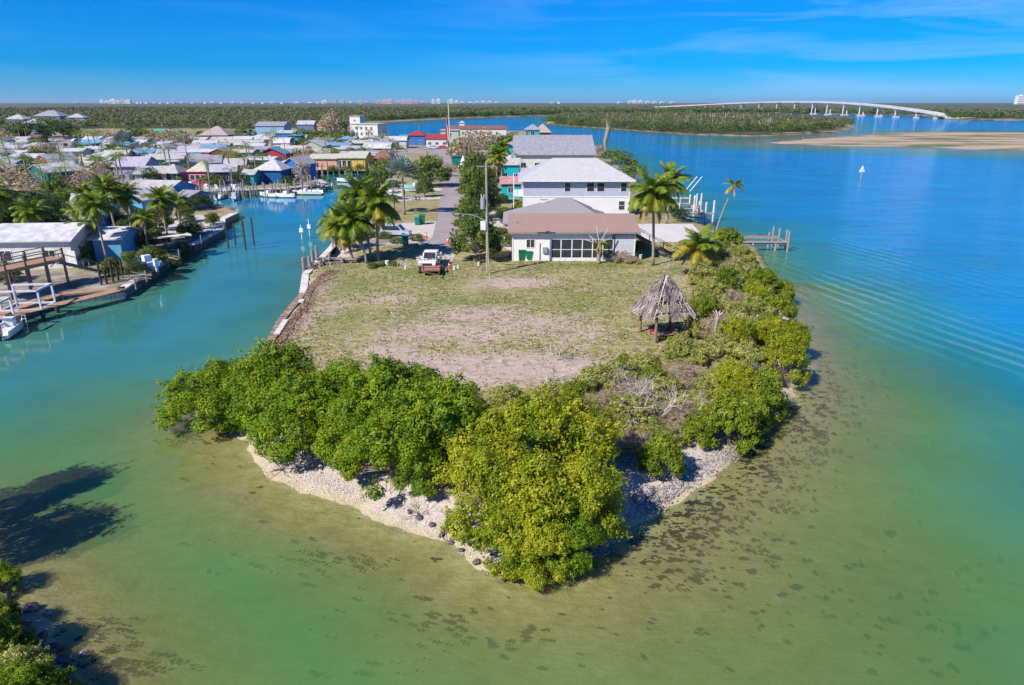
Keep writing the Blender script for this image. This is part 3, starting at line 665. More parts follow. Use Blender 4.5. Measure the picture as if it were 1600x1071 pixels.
for a in [
 ('scrub',960,595,1.6,1.7,2.3,'olive bush with dark top at the edge of the bare soil'),
 ('scrub',1005,575,1.5,1.5,1.9,'green-brown bush in front of the hut post'),
 ('brown_scrub',1060,590,1.3,2.0,1.7,'low tan brush mound below the thatched hut'),
 ('scrub',1120,600,1.5,1.8,2.0,'olive mound right of the tan brush'),
 ('scrub',985,650,1.4,1.9,2.0,'tangled olive brush behind the rocks'),
 ('brown_scrub',930,640,1.4,1.6,1.9,'brown twiggy brush beside the yellow-green clump'),
 ('scrub',1062,548,1.6,1.3,2.3,'taller green shrub in front of the hut on its right'),
 ('scrub',930,605,1.6,1.6,2.4,'tall twiggy green bush left of the thicket'),
 ('green_bush',1020,600,1.5,1.2,2.0,'mid green bush in the heart of the thicket'),
 ('brown_scrub',1045,650,1.3,1.9,1.7,'brown tangled brush in the middle of the thicket'),
 ('scrub',1085,630,1.3,1.5,1.7,'small olive bush in the thicket behind the bank'),
 ('green_bush',900,625,1.6,1.3,2.2,'small green bush beside bleached dead limbs at soil edge'),
 ('green_bush',975,568,1.5,.8,1.4,'tiny dark green bush in front of the lawn'),
 ('brown_scrub',1000,690,1.2,1.5,1.4,'brown brush on the rocky bank'),
 ('scrub',860,618,1.5,1.2,1.6,'sparse scrub tuft at the soil edge behind the big clump'),
 ('scrub',1035,610,1.3,1.5,1.6,'olive grass-like brush left of the tan mound'),
 ('scrub',1060,560,1.2,1.5,1.3,'low pale brush between hut and thicket'),
 ('brown_scrub',970,625,1.3,1.8,1.6,'brown tangle below the dark-topped olive bush'),
 ('scrub',945,600,1.3,1.4,1.5,'sparse olive brush left of the dark-topped bush'),
 ('brown_scrub',1000,615,1.2,1.6,1.4,'dry brush in the centre of the thicket'),
 ('scrub',1030,680,1.2,1.3,1.4,'green-brown brush above the round bright bush'),
 ('brown_scrub',945,670,1.2,1.5,1.4,'brown brush over the shaded rocks'),
 ('scrub',1110,640,1.4,1.4,1.8,'olive brush behind the bright bend bush'),
 ('scrub',790,622,1.5,1.3,1.5,'sparse olive tuft left of the dead limbs')]:
    crown_at(*a, GB, cat='bush', name='bush')
TWD = [twig_mesh('dark_roots', M_BARK, s, 3, 5, .03, .45) for s in (5, 6)]
# dead branch tangles
for i, (px, py, s, lab) in enumerate([(855,600,2.4,'bleached dead branches standing at the edge of the bare soil'),(890,625,2.2,'bleached dead shrub behind the yellow-green clump'),
   (965,630,2.6,'white leaning dead limbs in the olive thicket'),(1010,655,2.8,'long grey fallen limbs across the brown brush'),(1075,655,2.2,'bare grey limbs in the thicket near the bank'),
   (1180,585,2.0,'white driftwood limbs inside the yellow mangrove'),(1150,530,2.2,'bare twigs above the brown brush by the stump'),(1235,612,1.2,'white driftwood roots at the water edge'),
   (1165,480,2.0,'bare limbs poking from the olive shore scrub'),(930,690,1.8,'dead twigs over the dark rocks'),(1040,420,1.6,'grey dead branches by the yellow palm'),(870,560,1.6,'bare white shrub standing on the bare soil')]):
    x, y = at(px, py, 1.2); e = put('dead_branches', TW[i % 3], None, (x, y, max(zg(x, y), .0)), (random.Random(i).uniform(-.4,.4), random.Random(i+9).uniform(-.4,.4), i*1.3), s)
    tag(e, lab, 'branches')
for i, (px, py, s_, lab) in enumerate([(440,728,1.3,'dark prop roots reaching onto the shell beach'),(515,722,.9,'dark twigs under the hedge above the shell beach'),(655,800,1.0,'dark low branches over the lower beach'),(345,640,1.2,'dark roots of the mangrove standing in the water'),(700,838,1.0,'dark driftwood snag on the lower shell beach')]):
    x, y = at(px, py, .4); tag(put('prop_roots', TWD[i % 2], None, (x, y, max(zg(x, y), 0)), (.5, .3*i, i*2.1), s_), lab, 'roots')
# rocks -----------------------------------------------------------
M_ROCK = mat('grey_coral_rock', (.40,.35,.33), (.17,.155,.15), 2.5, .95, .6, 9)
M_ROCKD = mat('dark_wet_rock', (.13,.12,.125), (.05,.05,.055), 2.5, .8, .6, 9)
def rock_mesh(seed, m):
    rng = np.random.default_rng(seed); import bmesh
    bm = bmesh.new(); bmesh.ops.create_icosphere(bm, subdivisions=2, radius=.5); cuts = rnd_rot(rng, 7)
    for v in bm.verts:
        c = np.array(v.co)
        for q in cuts:
            dd = c @ q - .33
            if dd > 0: c = c - q*dd*.85
        v.co = c * (1 + rng.uniform(-.05,.05)); v.co.z *= .7
    me = bpy.data.meshes.new('rock'); bm.to_mesh(me); bm.free(); me.materials.append(m); return me
RK = [rock_mesh(s, M_ROCK) for s in range(4)]; RKD = [rock_mesh(s+7, M_ROCKD) for s in range(3)]
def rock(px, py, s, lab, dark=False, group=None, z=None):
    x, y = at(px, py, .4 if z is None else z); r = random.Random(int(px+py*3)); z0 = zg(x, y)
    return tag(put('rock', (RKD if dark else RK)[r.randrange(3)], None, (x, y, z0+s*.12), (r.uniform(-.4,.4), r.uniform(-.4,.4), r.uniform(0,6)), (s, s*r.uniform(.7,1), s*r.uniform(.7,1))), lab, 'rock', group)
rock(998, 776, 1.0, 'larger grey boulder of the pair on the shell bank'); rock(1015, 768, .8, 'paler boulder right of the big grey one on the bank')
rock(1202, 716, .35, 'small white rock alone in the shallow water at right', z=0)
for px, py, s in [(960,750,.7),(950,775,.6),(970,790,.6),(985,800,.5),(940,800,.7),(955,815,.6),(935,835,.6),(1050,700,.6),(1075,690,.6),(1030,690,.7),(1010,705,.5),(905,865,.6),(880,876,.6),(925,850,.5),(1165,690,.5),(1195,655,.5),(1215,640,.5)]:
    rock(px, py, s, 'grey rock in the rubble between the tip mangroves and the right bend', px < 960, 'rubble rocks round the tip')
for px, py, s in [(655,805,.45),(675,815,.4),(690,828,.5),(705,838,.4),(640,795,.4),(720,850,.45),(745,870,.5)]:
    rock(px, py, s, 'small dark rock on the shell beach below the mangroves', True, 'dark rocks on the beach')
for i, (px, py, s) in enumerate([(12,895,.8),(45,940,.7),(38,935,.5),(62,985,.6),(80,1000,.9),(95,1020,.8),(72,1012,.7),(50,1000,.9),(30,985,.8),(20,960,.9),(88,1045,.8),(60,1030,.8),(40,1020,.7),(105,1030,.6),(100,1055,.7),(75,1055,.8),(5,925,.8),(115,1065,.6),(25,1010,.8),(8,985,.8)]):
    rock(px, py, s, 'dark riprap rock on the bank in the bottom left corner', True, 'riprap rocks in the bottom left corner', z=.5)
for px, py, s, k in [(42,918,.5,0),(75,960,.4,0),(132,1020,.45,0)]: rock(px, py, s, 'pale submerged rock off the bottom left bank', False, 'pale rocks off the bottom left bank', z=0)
# small rubble: one mesh
def rubble(name, areas, nn, smin, smax, m, seed, label=None):
    rng = np.random.default_rng(seed); Vs = []; Qs = []; off = 0
    base = np.array([[1,0,0],[-1,0,0],[0,1,0],[0,-1,0],[0,0,.8],[0,0,-.8]]); tri = np.array([[4,0,2],[4,2,1],[4,1,3],[4,3,0],[5,2,0],[5,1,2],[5,3,1],[5,0,3]])
    Pt = []
    for (x0,y0,x1,y1,w) in areas:
        for _ in range(int(nn*w)):
            t_ = rng.random(); px = x0+(x1-x0)*t_+rng.normal(0,9); py = y0+(y1-y0)*t_+rng.normal(0,7); Pt.append(at(px, py, .2))
    Pt = np.array(Pt); Z = shore_height(Pt[:,0], Pt[:,1])[0]; ok = Z > -.35; Pt, Z = Pt[ok], Z[ok]
    for (x, y), z in zip(Pt, Z):
        s = rng.uniform(smin, smax); R_ = rnd_rot(rng, 3); B = base * rng.uniform(.6,1.1,(6,1)) * s
        a = rng.uniform(0,6.28); c_, s_ = math.cos(a), math.sin(a); B = np.stack([B[:,0]*c_-B[:,1]*s_, B[:,0]*s_+B[:,1]*c_, B[:,2]*.7+B[:,0]*.2], 1)
        Vs.append(B + [x, y, z+s*.2]); Qs.append(tri+off); off += 6
    return tag(put(name, npmesh(name, np.concatenate(Vs), np.concatenate(Qs), m)), kind='stuff')
rubble('shell_rubble', [(1000,795,1150,700,.4),(1150,700,1240,616,.2),(760,880,960,850,.25),(960,740,1100,680,.25)], 2600, .04, .13, M_ROCK, 3)
rubble('beach_shells', [(375,680,470,760,.25),(470,735,640,820,.7),(640,800,740,870,.3)], 3000, .012, .045, mat('white_shell', (.72,.66,.62), (.5,.44,.40), 9, .9), 4)
rubble('corner_rubble', [(0,960,90,1060,.6),(30,1000,70,1071,.5)], 900, .08, .28, M_ROCKD, 5)
# bottom left vegetation
for px, py, r, h, kind, lab in [(5,1000,1.0,1.5,'green_bush','bright green bush in the bottom left corner'),(18,1045,1.1,1.5,'scrub','orange-brown grass clump between the corner bushes'),
    (70,1068,1.0,1.3,'green_bush','green bush at the bottom edge beside dark rocks'),(20,1085,1.3,1.5,'mangrove','green corner bush cut by the bottom edge'),(-45,1010,1.4,2.2,'green_bush','bush at the left edge above the riprap'),(-8,955,.8,1.3,'mangrove','small dark bush at the left edge above the first rocks'),(-10,890,.9,1.3,'mangrove','dark foliage at the left edge over shaded water'),(45,1085,1.0,1.3,'mangrove','dark green bush at the bottom edge of the corner'),
    (-120,860,2.5,6.0,'mangrove','mangrove at the left edge casting a long shadow on the water')]:
    crown_at(kind, px, py, 1.2, r, h, lab, None, cat='bush' if r < 3 else 'mangrove tree', name='bush' if r < 3 else 'mangrove_tree')
tree('mangrove', -140, 815, 2.5, 7.0, 'tall mangrove just past the left edge with twigs in the frame', None, z=.6, cat='mangrove tree', name='mangrove_tree')
# seagrass clumps on the shallow bottom ---------------------------
M_WEED = mat('seagrass', (.022,.026,.012), (.010,.012,.008), 3, .9)
rng = np.random.default_rng(11); Vs = []; Qs = []; off = 0
def clump(x, y, s):
    global off
    zb = zg(x, y)
    if zb > -.04: return
    for _ in range(rng.integers(4, 11)):
        cx, cy = x + rng.normal(0, s*.6), y + rng.normal(0, s*.35); n_ = 9; a = np.linspace(0, 6.283, n_, endpoint=False); rr = s*rng.uniform(.2,.5)*(.35+1.2*rng.random(n_))
        ring = np.stack([cx+rr*np.cos(a)*1.3, cy+rr*np.sin(a)*.7, np.full(n_, zb*.62)], 1)
        Vs.append(np.concatenate([ring, [[cx, cy, zb*.45]]])); Qs.append(np.array([[k, (k+1) % n_, n_] for k in range(n_)]) + off); off += n_+1
for _ in range(1300):
    t_ = rng.random(); px = 1010 + 300*t_ + rng.normal(0, 42); py = 850 - 250*t_**1.1 + rng.normal(0, 40); clump(*at(px, py, -.4), .06+.2*rng.random()**3)
for _ in range(110): clump(*at(rng.uniform(450,1500), rng.uniform(880,1060), -.6), .05+.2*rng.random()**3)
for _ in range(60): clump(*at(rng.uniform(1080,1600), rng.uniform(700,1000), -.7), .07+.2*rng.random()**2)
for _ in range(40): clump(*at(rng.uniform(280,700), rng.uniform(680,900), -.4), .06+.2*rng.random()**2)
for px, py, s in [(490,880,.8),(570,890,.5),(800,1010,.9),(690,975,.8),(560,880,.3),(285,695,.9),(1275,715,.5),(1240,770,.5),(1220,800,.6),(1100,905,.5),(1180,870,.5),(150,1030,1.2),(210,1050,1.2),(170,990,.8),(1060,925,.35),(1160,820,.4)]:
    for _ in range(22): clump(at(px, py, -.5)[0]+rng.normal(0,s*1.1), at(px, py, -.5)[1]+rng.normal(0,s*.5), s*.14)
tag(put('seagrass', npmesh('seagrass', np.concatenate(Vs), np.concatenate(Qs), M_WEED)), kind='stuff')
# grass tufts on the lawn ------------------------------------------
ML['grass'] = leafmat('grass_blade', (.16,.17,.045), (.36,.32,.12), (.48,.40,.22), .2, .35, .2, .8)
n_ = 30000; X = rng.uniform(-24, 26, n_); Y = rng.uniform(36, 96, n_); Z, s1, *_ = shore_height(X, Y)
gx = np.clip(np.searchsorted(GX, X), 0, nx-1); gyi = np.clip(np.searchsorted(GY, Y), 0, ny-1)
ok = (s1 > 1.2) & (Z > .8) & (rng.random(n_) > soil[gyi, gx]*1.1) & (fbm(X, Y*1.6, 3.0, 77) + rng.random(n_)*.25 > .58); X, Y = X[ok], Y[ok]; C = np.stack([X, Y, np.full(len(X), G+.05)], 1); C[:,2] += (fbm(X, Y, 3.5, 40)-.5)*.16
Nn = rnd_rot(rng, len(C)); Nn[:,2] = np.abs(Nn[:,2])*.9+.35; Nn /= np.linalg.norm(Nn, axis=1, keepdims=True)
Vq, Qq = leaf_quads(C, Nn, .11, .55, rng, .3); tag(put('lawn_grass', npmesh('lawn_grass', Vq, Qq, ML['grass'])), kind='stuff')

# dry seaweed and leaf litter along the lawn bank
rng = np.random.default_rng(51); LP = np.array([at(*p, G) for p in ((419,556),(437,520),(452,498),(470,476),(478,452),(498,432),(512,424))]); P__ = []
for _ in range(5200):
    k = rng.integers(0, len(LP)-1); q = LP[k] + (LP[k+1]-LP[k])*rng.random(); P__.append([q[0] + .1 + abs(rng.normal(0, .75)), q[1] + rng.normal(0,.3), G + .04 + .12*rng.random()])
Nn = rnd_rot(rng, len(P__)); Nn[:,2] = np.abs(Nn[:,2]) + .5; Nn /= np.linalg.norm(Nn, axis=1, keepdims=True)
Vq, Qq = leaf_quads(np.array(P__), Nn, .09, .35, rng); tag(put('leaf_litter', npmesh('leaf_litter', Vq, Qq, leafmat('dry_litter', (.14,.07,.045), (.36,.22,.14), (.45,.38,.30), .12, .9, .05, .9))), kind='stuff')
# ------------------------------------------------------------------ far mangrove forest, island, bridge, skyline
def in_poly_pts(n, x0, x1, y0, y1, poly, margin, rng, dens_pow=1.0):
    X = rng.uniform(x0, x1, n); Y = y0 + (y1-y0) * rng.random(n)**dens_pow; s, _ = sdist(X, Y, poly); k = s > margin; return X[k], Y[k]
def canopy(name, X, Y, rmin, rmax, hmin, hmax, per, leaf, m, seed, zb=.5):
    """crowns of a far wood: each a dome of leaf clumps, all in one mesh"""
    rng = np.random.default_rng(seed); n = len(X); r = rng.uniform(rmin, rmax, n); h = rng.uniform(hmin, hmax, n) * (.85 + .3*fbm(X, Y, 60, 5))
    D = rnd_rot(rng, n*per); D[:, 2] = np.abs(D[:, 2])*1.1 - .25; D[:, 1] = np.where(rng.random(n*per) < .35, -np.abs(D[:, 1]), D[:, 1])
    k = np.repeat(np.arange(n), per); lump = rng.uniform(.7, 1.12, n*per)
    C = np.stack([X[k] + D[:,0]*r[k]*lump, Y[k] + D[:,1]*r[k]*lump, zb + h[k]*.52 + D[:,2]*h[k]*.48*lump], 1)
    C[:,2] = np.maximum(C[:,2], zb)
    Nn = D*.9 + rnd_rot(rng, n*per)*.5 + [0,0,.3]; Nn /= np.linalg.norm(Nn, axis=1, keepdims=True)
    dist = np.hypot(X, Y)[k]
    Vq, Qq = leaf_quads(C, Nn, leaf * np.clip(dist/900, .8, 3) , .7, rng, .15)
    return tag(put(name, npmesh(name, Vq, Qq, m)), kind='stuff')
rng = np.random.default_rng(21)
X, Y = in_poly_pts(3400, 20, 310, 500, 1100, L3, 3, rng, 1.2)
canopy('island_mangroves', X, Y, 3.2, 5.5, 5.5, 9.5, 80, .62, ML['forest'], 22)
Xe, Ye = [], []                                   # denser greener fringe along the island shore
P3 = np.array(L3)
for i in range(6):
    a, b = P3[i], P3[i+1]; k = int(np.hypot(*(b-a))/2.2)+2
    for t_ in np.linspace(0, 1, k): Xe.append(a[0]+(b[0]-a[0])*t_+rng.normal(0,1)); Ye.append(a[1]+(b[1]-a[1])*t_+4+abs(rng.normal(0,4)))
ML['fringe'] = leafmat('fringe_leaf', (.020,.055,.010), (.085,.135,.018), (.12,.13,.03), .1, .03, .15, .6)
canopy('island_shore_mangroves', np.array(Xe), np.array(Ye), 2.6, 4.2, 4.5, 8, 90, .55, ML['fringe'], 23)
X, Y = in_poly_pts(15000, -1250, 900, 560, 2300, L4, 6, rng, 1.7); k = (np.abs(X) < Y*.80+60) & ~((X > 60) & (Y < 900)); X, Y = X[k], Y[k]
canopy('mainland_mangroves', X, Y, 4, 8, 5.5, 9.5, 42, 1.0, ML['forest'], 24)
Xe, Ye = [], []
P4 = np.array(L4)
for i in range(12):
    a, b = P4[i], P4[i+1]; k = int(np.hypot(*(b-a))/3.5)+2
    for t_ in np.linspace(0, 1, k): Xe.append(a[0]+(b[0]-a[0])*t_+rng.normal(0,1)); Ye.append(a[1]+(b[1]-a[1])*t_+6+abs(rng.normal(0,8)))
Xe, Ye = np.array(Xe), np.array(Ye); rl, _ = at(1490, 186); k = ~((Xe > rl) & (Xe < rl+150) & (rng.random(len(Xe)) < .8)); Xe, Ye = Xe[k], Ye[k]
canopy('mainland_shore_mangroves', Xe, Ye, 3.5, 6, 6, 10, 70, .8, ML['fringe'], 25)
# beyond that: one closed, lumpy canopy sheet out to the horizon
ys = np.array(geo(2000, 26000, .022)); th = np.linspace(-.95, .95, 620); T_, Y_ = np.meshgrid(th, ys); X_ = T_*Y_
Z_ = 4.0 + 6.0*fbm(X_, Y_, 38, 61, 3) + (fbm(X_, Y_, 260, 62, 4)-.35) * 26 * np.clip((Y_-3500)/6000, 0, 1)
s4, _ = sdist(X_, Y_, L4); Z_ = np.where(s4 < 8, -3, Z_); Z_[0] = -3
nx2, ny2 = len(th), len(ys); ii = (np.arange(ny2-1)[:, None]*nx2 + np.arange(nx2-1)[None]).ravel()
M_CAN = mat('far_canopy', (.115,.115,.055), (.055,.065,.03), .012, 1.0, 0, detail=8, stretch=(1,2,1))
tag(put('distant_forest', npmesh('distant_forest', np.stack([X_, Y_, Z_], -1).reshape(-1, 3), np.stack([ii, ii+1, ii+nx2+1, ii+nx2], -1), M_CAN)), kind='stuff')
# bare white snags in the island wood
rng = np.random.default_rng(31); b = MB(); Xs, Ys = in_poly_pts(420, 20, 300, 500, 900, L3, 8, rng)
for x, y in zip(Xs[:230], Ys[:230]):
    h = rng.uniform(6.5, 10.5); l_ = rng.uniform(-.6,.6); b.tube([(x,y,1), (x+l_,y,h)], [.28,.12], 4, cap=False)
    if rng.random() < .6: b.tube([(x+l_*.6,y,h*.65), (x+l_+rng.uniform(-1.6,1.6),y+.3,h*.9)], [.14,.07], 3, cap=False)
tag(put('dead_snags', b.mesh('dead_snags', M_DEAD)), kind='stuff')
# trees that show singly at the head of the settlement's wood are placed with the settlement

# bridge: long humped road bridge ------------------------------------------------
xa, ya = at(1492, 183.5, 1.5); xb, yb = -40 + at(1075, 172, 0)[0], 1980
br = empty('road_bridge', (xa, ya, 0), 0, 'long white concrete road bridge humping over the far channel, top right', 'bridge')
bx0, by0 = at(1493, 184, 2.0); 
def bpt(t):
    """t 0 right end .. 1 left end"""
    px = 1493 + (1025-1493)*t; y = by0 + (2050-by0)*t**1.35; zc_x = (px-800)/F
    zt = 3.2 + 5.5*t + 16.0*math.sin(math.pi*t)
    zc = y*CP + (H-zt)*SP; return Vector((zc_x*zc, y, zt))
NB = 64; pts = [bpt(k/NB) for k in range(NB+1)]
deck = MB(); rail = MB()
for k in range(NB):
    p, q = pts[k], pts[k+1]; d = (q-p).normalized(); s = Vector((-d.y, d.x, 0)).normalized()*6
    deck.add([p-s, p+s, q+s, q-s, p-s+Vector((0,0,-1.5)), p+s+Vector((0,0,-1.5)), q+s+Vector((0,0,-1.5)), q-s+Vector((0,0,-1.5))], [(0,1,2,3),(7,6,5,4),(0,3,7,4),(1,5,6,2)])
    for sg in (-1, 1):
        a = s*sg*1.0; o_ = s*sg*.93
        rail.add([p+a, q+a, q+o_, p+o_, p+a+Vector((0,0,1.1)), q+a+Vector((0,0,1.1)), q+o_+Vector((0,0,1.1)), p+o_+Vector((0,0,1.1))], [(4,5,6,7),(0,1,5,4),(3,7,6,2)])
off_ = Vector((-xa, -ya, 0))
M_BR = mat('bridge_concrete', (.52,.51,.50), (.42,.41,.40), .05, .85)
dk = put('deck', deck.mesh('deck', M_BR), br, off_); put('railing', rail.mesh('railing', M_BR), br, off_)
for i, t_ in enumerate([.055,.12,.19,.25,.31,.365,.42,.47,.53,.59,.65,.71,.77,.83]):
    p = bpt(t_); q = bpt(t_+.01); d = (q-p).normalized(); s = Vector((-d.y, d.x, 0)).normalized(); pm = MB(); h = p.z - 1.5
    for sg in (-1, 1): pm.tube([s*sg*3.6 + Vector((0,0,-1.5)), s*sg*3.2 + Vector((0,0,h-1.2))], [1.1, .95], 8)
    pm.bar(s*-5.6 + Vector((0,0,h-.62)), s*5.6 + Vector((0,0,h-.62)), 1.9, 1.2); pm.bar(s*-6 + Vector((0,0,.7)), s*6 + Vector((0,0,.7)), 4.2, 1.6)
    put('pier', pm.mesh('pier', M_BR), br, (p.x-xa, p.y-ya, 0))
ab = MB(); ab.box(-16, 10, -7, 7, -1.5, 2.9); put('abutment', ab.mesh('abutment', M_CONC), br, (8, 2, 0))

# skyline ---------------------------------------------------------
M_TOW = [mat('tower_wall_white', (.80,.78,.76), (.70,.68,.66), .1, .7), mat('tower_wall_grey', (.45,.50,.56), (.38,.42,.48), .1, .6), mat('tower_wall_pink', (.68,.45,.40), (.60,.40,.36), .1, .8)]
M_BAND = mat('tower_window_band', (.10,.14,.20), (.08,.11,.16), .1, .3)
def tower(px, wpx, top, label, group, mi=0, Yd=7600, bands=4):
    k = Yd*1.06/F; w = wpx*k; x = (px-800)/F*(Yd*CP+ (H-8)*SP); h = hp(top, Yd); e = empty('tower_block', (x, Yd, 2), 0, label, 'building', group)
    b = MB(); b.box(-w/2, w/2, 0, 34, 0, h-2); b.box(-w*.2, w*.15, 8, 20, h-2.01, h+4); b.build('wall', M_TOW[mi], e)
    if wpx >= 4:
        b = MB()
        for j in range(bands): z = (h-8)*(j+.6)/bands; b.box(-w*.42, w*.42, -.6, 0, z, z+max(4, h*.06))
        b.build('window_band', M_BAND, e)
    return e
for i, (px, w, top, mi) in enumerate([(159,5,157,0),(166,5,158.5,0),(172,4,158,0),(177,6,155.5,0),(184,5,157.5,0),(191,4,156,2),(195,4,157.5,0),(201,5,156.5,0)]):
    tower(px, w, top, ['leftmost','second','third','tallest','fifth','pinkish sixth','seventh','rightmost'][i] + ' block in the cluster of white towers on the left skyline', 'white tower cluster on the left skyline', mi)
tower(117, 8, 160.5, 'low grey blue block left of the white towers on the skyline', None, 1)
tower(271, 2.5, 159.5, 'thin grey tower on the left skyline', None, 1); tower(1594, 10, 149.5, 'white high-rise at the far right edge of the skyline', None, 0, 6000); 
for px, w, top, mi in [(214,3,161,0),(220,2,160.5,0),(228,3,161,0),(240,4,161,0),(250,3,161.5,0),(262,3,161,0),(284,4,160.5,0),(300,4,161.5,0),(320,3,160.5,0),(332,5,160,0),(345,3,161,0),(363,4,160.5,0),(378,4,161,0),(395,5,161.5,0),(410,3,161,0),(425,5,160.5,0),(440,3,161,0),
    (463,7,160.5,0),(484,6,160.5,0),(496,4,161,0),(507,8,158,0),(523,5,157,1),(535,5,156.5,1),(548,4,159.5,0)]:
    tower(px, w, top, 'small pale building low on the skyline above the trailer park', 'small pale buildings on the left skyline', mi)
for px, w, top, mi in [(563,6,158,2),(572,6,159,2),(592,8,158,2),(602,8,157,2),(610,6,156,2),(622,6,158.5,2),(631,8,157,2),(641,7,156,2),(650,6,158,2),(660,6,159,2),(677,4,156,0),(685,5,155.5,0),(705,5,155.5,0),(713,5,158,0),(722,6,160,0),(735,7,160,0),(745,6,159.5,0),(755,6,159,0),(765,6,159,0),(775,5,160,0)]:
    tower(px, w, top, 'small pink or white building on the skyline behind the flagpole', 'pink and white buildings on the middle skyline', mi)
for px, w, top, mi in [(862,4,160.5,0),(873,3,160,0),(967,4,160,0),(985,5,158.5,0),(992,5,157,0),(1001,5,157.5,0),(1012,6,159,0),(1023,5,159.5,0),(1034,5,160,0),(1050,5,160,0)]:
    tower(px, w, top, 'small white building on the skyline left of the bridge hump', 'white buildings on the right skyline', mi)
# channel marker in open water ------------------------------------------------
x, y = at(1345, 280, 0); e = empty('channel_marker', (x, y, -1), .2, 'white triangular channel marker on a pile in the open blue water', 'channel marker')
b = MB(); b.tube([(0,0,-2), (0,0,3.0)], .17, 8); b.build('pile', M_GWOOD, e)
b = MB(); b.side([(-.06,2.9),(.06,2.9),(.06,4.3),(-.06,4.3)], -.3, .3); b.v = []; b.f = []; b.m = []; b.add([(-.85,-.1,2.9),(.85,-.1,2.9),(0,-.1,4.6),(-.85,.1,2.9),(.85,.1,2.9),(0,.1,4.6)], [(0,1,2),(5,4,3),(0,3,4,1),(1,4,5,2),(2,5,3,0)])
b.build('board', M_WHITE, e)
# ------------------------------------------------------------------ buildings
WCACHE = {}
def window(parent, w, h, loc, rz=0, mull=1, cross=False, label=None):
    key = (round(w, 1), round(h, 1), mull, cross)
    if key not in WCACHE:
        f = MB(); t = .07; f.box(-w/2-t, w/2+t, -.05, .02, -t, 0); f.box(-w/2-t, w/2+t, -.05, .02, h, h+t); f.box(-w/2-t, -w/2, -.05, .02, 0, h); f.box(w/2, w/2+t, -.05, .02, 0, h)
        for k in range(mull): x = -w/2 + w*(k+1)/(mull+1); f.box(x-.035, x+.035, -.045, .02, 0, h)
        if cross: f.box(-w/2, w/2, -.047, .02, h/2-.03, h/2+.03)
        p = MB(); p.box(-w/2, w/2, -.02, .01, 0, h); WCACHE[key] = (f.mesh('window', M_WHITE), p.mesh('pane', M_GLASS))
    f, p = WCACHE[key]; o = put('window', f, parent, loc, (0, 0, rz)); put('pane', p, o); return o
def roof_mesh(kind, w, d, h, ov, rise, m, th=.14):
    X, Y = w/2+ov, d/2+ov; z0 = h - rise*ov/(d/2) if kind in ('gx', 'hip') else h - rise*ov/(w/2 if kind == 'gy' else min(w, d)/2)
    if kind == 'flat': b = MB(); b.box(-X, X, -Y, Y, h, h+.25); b.box(-X+.2, X-.2, -Y+.2, Y-.2, h+.249, h+.3); return b.mesh('roof', m)
    if kind == 'shed': top = [(-X,-Y,h),(X,-Y,h),(X,Y,h+rise),(-X,Y,h+rise)]; fs = [(0,1,2,3)]
    elif kind == 'gx': top = [(-X,-Y,z0),(X,-Y,z0),(X,Y,z0),(-X,Y,z0),(-X,0,h+rise),(X,0,h+rise)]; fs = [(0,1,5,4),(4,5,2,3)]
    elif kind == 'gy': top = [(-X,-Y,z0),(X,-Y,z0),(X,Y,z0),(-X,Y,z0),(0,-Y,h+rise),(0,Y,h+rise)]; fs = [(0,4,5,3),(4,1,2,5)]
    elif kind == 'hip':
        i = min(Y, X*.92); top = [(-X,-Y,z0),(X,-Y,z0),(X,Y,z0),(-X,Y,z0),(-X+i,0,h+rise),(X-i,0,h+rise)]; fs = [(0,1,5,4),(5,2,3,4) if False else (4,5,2,3),(0,4,3),(1,2,5)]
    elif kind == 'barrel':
        n = 8; top = []; fs = []
        for k in range(n+1): a = math.pi*k/n; top += [(-X, -Y*math.cos(a), h+rise*math.sin(a)), (X, -Y*math.cos(a), h+rise*math.sin(a))]
        fs = [(2*k, 2*k+1, 2*k+3, 2*k+2) for k in range(n)]
    n = len(top); edges = {}
    for f in fs:
        for i in range(len(f)): e = (f[i], f[(i+1) % len(f)]); edges[e] = 1
    bd = [e for e in edges if (e[1], e[0]) not in edges]
    b = MB(); b.add(top + [(x, y, z-th) for x, y, z in top], fs + [tuple(n+i for i in f[::-1]) for f in fs] + [(a, n+a, n+c, c) for a, c in bd])
    return b.mesh('roof', m)
HN = 0; HOUSES = []
